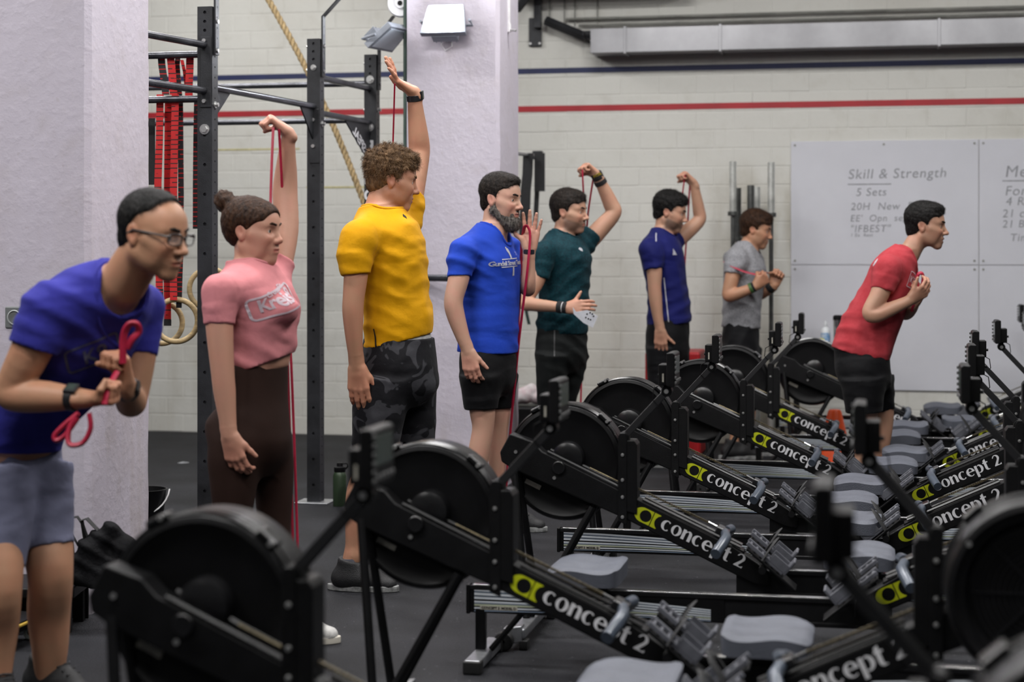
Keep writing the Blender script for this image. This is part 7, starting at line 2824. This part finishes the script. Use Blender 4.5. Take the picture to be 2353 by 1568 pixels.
# skateboard behind the legs of the man with glasses
sk = empty('skateboard', (pt(20, 1450, 6.2).x, 6.18, 0), -PSI)
tag(sk, 'board with a yellow edge and grey wheels on the floor behind bare legs', 'skateboard')
MB().box((-0.15, 0, 0.088), (0.50, 0.19, 0.012)).build('deck', mat('yellow_ply', (0.55, 0.36, 0.05), 0.5, 0, 0.15, 20), sk, bevel=0.004)
MB().box((-0.15, 0, 0.097), (0.49, 0.18, 0.006)).build('grip_tape', BLACKP, sk, bevel=0.001)
for x in (0.03, -0.33):
    MB().box((x, 0, 0.062), (0.05, 0.10, 0.035)).build('truck', BLACKM, sk, bevel=0.005)
    for s in (-1, 1):
        MB().lathe([(0.008, -0.016), (0.022, -0.017), (0.027, -0.010), (0.027, 0.010), (0.022, 0.017), (0.008, 0.016)], (x + 0.02, s * 0.085, 0.027), 'y', 22).build('wheel', mat('grey_urethane', (0.20, 0.23, 0.22), 0.5), sk)
# bucket behind the first pillar
bk = empty('bucket', (-1.845, 8.75, 0))
tag(bk, 'black bucket with a white wire handle peeking out behind the pillar', 'bucket')
MB().lathe([(0.001, 0.0), (0.085, 0.0), (0.105, 0.19), (0.112, 0.20), (0.104, 0.20), (0.082, 0.012), (0.001, 0.012)], (0, 0, 0), 'z', 28).build('pail', BLACKP, bk)
MB().tube([Vector((0.108 * math.cos(t), 0.02, 0.195 - 0.11 * math.sin(t))) + Vector((0.012, -0.10 * math.sin(t), 0)) for t in [math.pi * i / 14 for i in range(15)]], 0.004, 6).build('handle', mat('white_wire', (0.6, 0.6, 0.6), 0.4), bk)
# things at the foot of the back wall
REDB = mat('red_vinyl', rgb(176, 30, 36), 0.45, 0, 0.08, 6, 0.05, 30)
p = pt(1555, 900, 11.95)
o = MB().box((0, 0, 0.355), (0.375, 0.45, 0.71)).build('plyo_box', REDB, bevel=0.02, seg=3)
o.location = (p.x, 12.0, 0)
o.rotation_euler = (0, 0, -PSI)
tag(o, 'tall red jump box behind the legs of the man in navy', 'box')
p = pt(1222, 930, 12.25)
o = MB().box((0, 0, 0.15), (0.30, 0.3, 0.30)).build('storage_crate', BLACKP, bevel=0.02)
o.location = (p.x, 12.35, 0)
o.rotation_euler = (0, 0, -PSI)
tag(o, 'black crate on the floor at the wall beside the pillar', 'crate')
G = Field((p.x - 0.2, 12.15, 0.26), (p.x + 0.2, 12.55, 0.56), 0.007, (), 0.006, 0.007)
for (dx, dz, r) in ((-0.05, 0.37, 0.07), (0.05, 0.36, 0.065), (0.0, 0.41, 0.05), (-0.10, 0.35, 0.05)):
    G.u(ell((p.x + dx, 12.33, dz), (r, r, r * 0.85)), 0.02)
G.disp(lambda X, Y, Z: folds(X, Y, Z, 9, 0.012))
G.cut((0, 0, 0.305), (0, 0, -1))
o = finish('towel', G, mat('pink_white_terry', (0.62, 0.42, 0.46), 0.9, 0, 0.3, 9, 0.4, 120, col2=(0.7, 0.68, 0.68)))
tag(o, 'crumpled pink and white towel on the black crate', 'towel')
p = pt(1890, 792, 12.0)
tb = empty('side_table', (p.x, 11.92, 0), -PSI)
tag(tb, 'low dark table under the whiteboard with small things on it', 'table')
zt = p.z
MB().box((0.0, 0, zt - 0.012), (0.44, 0.30, 0.024)).build('table_top', BLACKP, tb, bevel=0.004)
for sx_ in (-1, 1):
    for sy_ in (-1, 1):
        MB().box((sx_ * 0.19, sy_ * 0.12, (zt - 0.024) / 2), (0.03, 0.03, zt - 0.024)).build('leg', BLACKM, tb, bevel=0.003)


def on_table(px, dy=0.0):
    q = pt(px, 790, 11.92 + dy)
    return Vector((q.x, 11.92 + dy, zt))


b = empty('spray_bottle', on_table(1897))
tag(b, 'white bottle with a blue label on the table under the whiteboard', 'bottle')
MB().lathe([(0.001, 0), (0.030, 0), (0.032, 0.01), (0.032, 0.10), (0.022, 0.118), (0.011, 0.124), (0.011, 0.138)], (0, 0, 0), 'z', 22).build('body', mat('white_bottle', (0.62, 0.64, 0.66), 0.4), b)
MB().lathe([(0.0326, 0.025), (0.0326, 0.085)], (0, 0, 0), 'z', 22).build('label', mat('blue_white_label', rgb(60, 130, 190), 0.5, 0, 0.5, 30, col2=(0.6, 0.65, 0.7)), b)
MB().lathe([(0.012, 0.136), (0.012, 0.150), (0.005, 0.165), (0.001, 0.166)], (0, 0, 0), 'z', 14).build('nozzle', mat('white_bottle', (0.62, 0.64, 0.66), 0.4), b)
b = empty('shaker', on_table(1926, 0.02))
tag(b, 'steel shaker with a black lid on the table behind the red shirt', 'bottle')
MB().lathe([(0.001, 0), (0.030, 0), (0.034, 0.17), (0.034, 0.175)], (0, 0, 0), 'z', 22).build('body', CHROME, b)
MB().lathe([(0.036, 0.172), (0.036, 0.195), (0.026, 0.205), (0.001, 0.206)], (0, 0, 0), 'z', 22).build('lid', BLACKP, b)
o = MB().box((0, 0, 0.012), (0.12, 0.10, 0.024)).build('wooden_block', mat('orange_wood', (0.35, 0.12, 0.05), 0.6, 0, 0.2, 20), bevel=0.003)
o.location = on_table(1862)
tag(o, 'orange-brown wooden block on the table', 'block')
G = Field(np.array(on_table(1884, -0.06)) - 0.08, np.array(on_table(1884, -0.06)) + 0.1, 0.006, (), 0.005, 0.006)
ct = np.array(on_table(1884, -0.06))
G.u(ell(ct + np.array([0, 0, 0.018]), (0.045, 0.035, 0.02)))
G.u(ell(ct + np.array([0.012, 0, 0.034]), (0.022, 0.022, 0.016)), 0.02)
G.cut(ct, (0, 0, -1))
o = finish('cleaning_cloth', G, mat('yellow_cloth', rgb(190, 185, 30), 0.8, 0, 0.1, 30))
tag(o, 'crumpled yellow cloth on the table', 'cloth')
# orange cone behind the far rower
p = pt(1918, 940, 11.5)
cn = empty('traffic_cone', (p.x, 11.5, 0), -PSI)
tag(cn, 'orange traffic cone behind the farthest flywheel', 'cone')
OR = mat('orange_plastic', rgb(240, 84, 16), 0.5, 0, 0.05, 10)
MB().lathe([(0.13, 0.0), (0.115, 0.02), (0.045, 0.33), (0.036, 0.345), (0.001, 0.345)], (0, 0, 0), 'z', 28).build('cone', OR, cn)
MB().box((0, 0, 0.009), (0.30, 0.30, 0.018)).build('base', OR, cn, bevel=0.004)
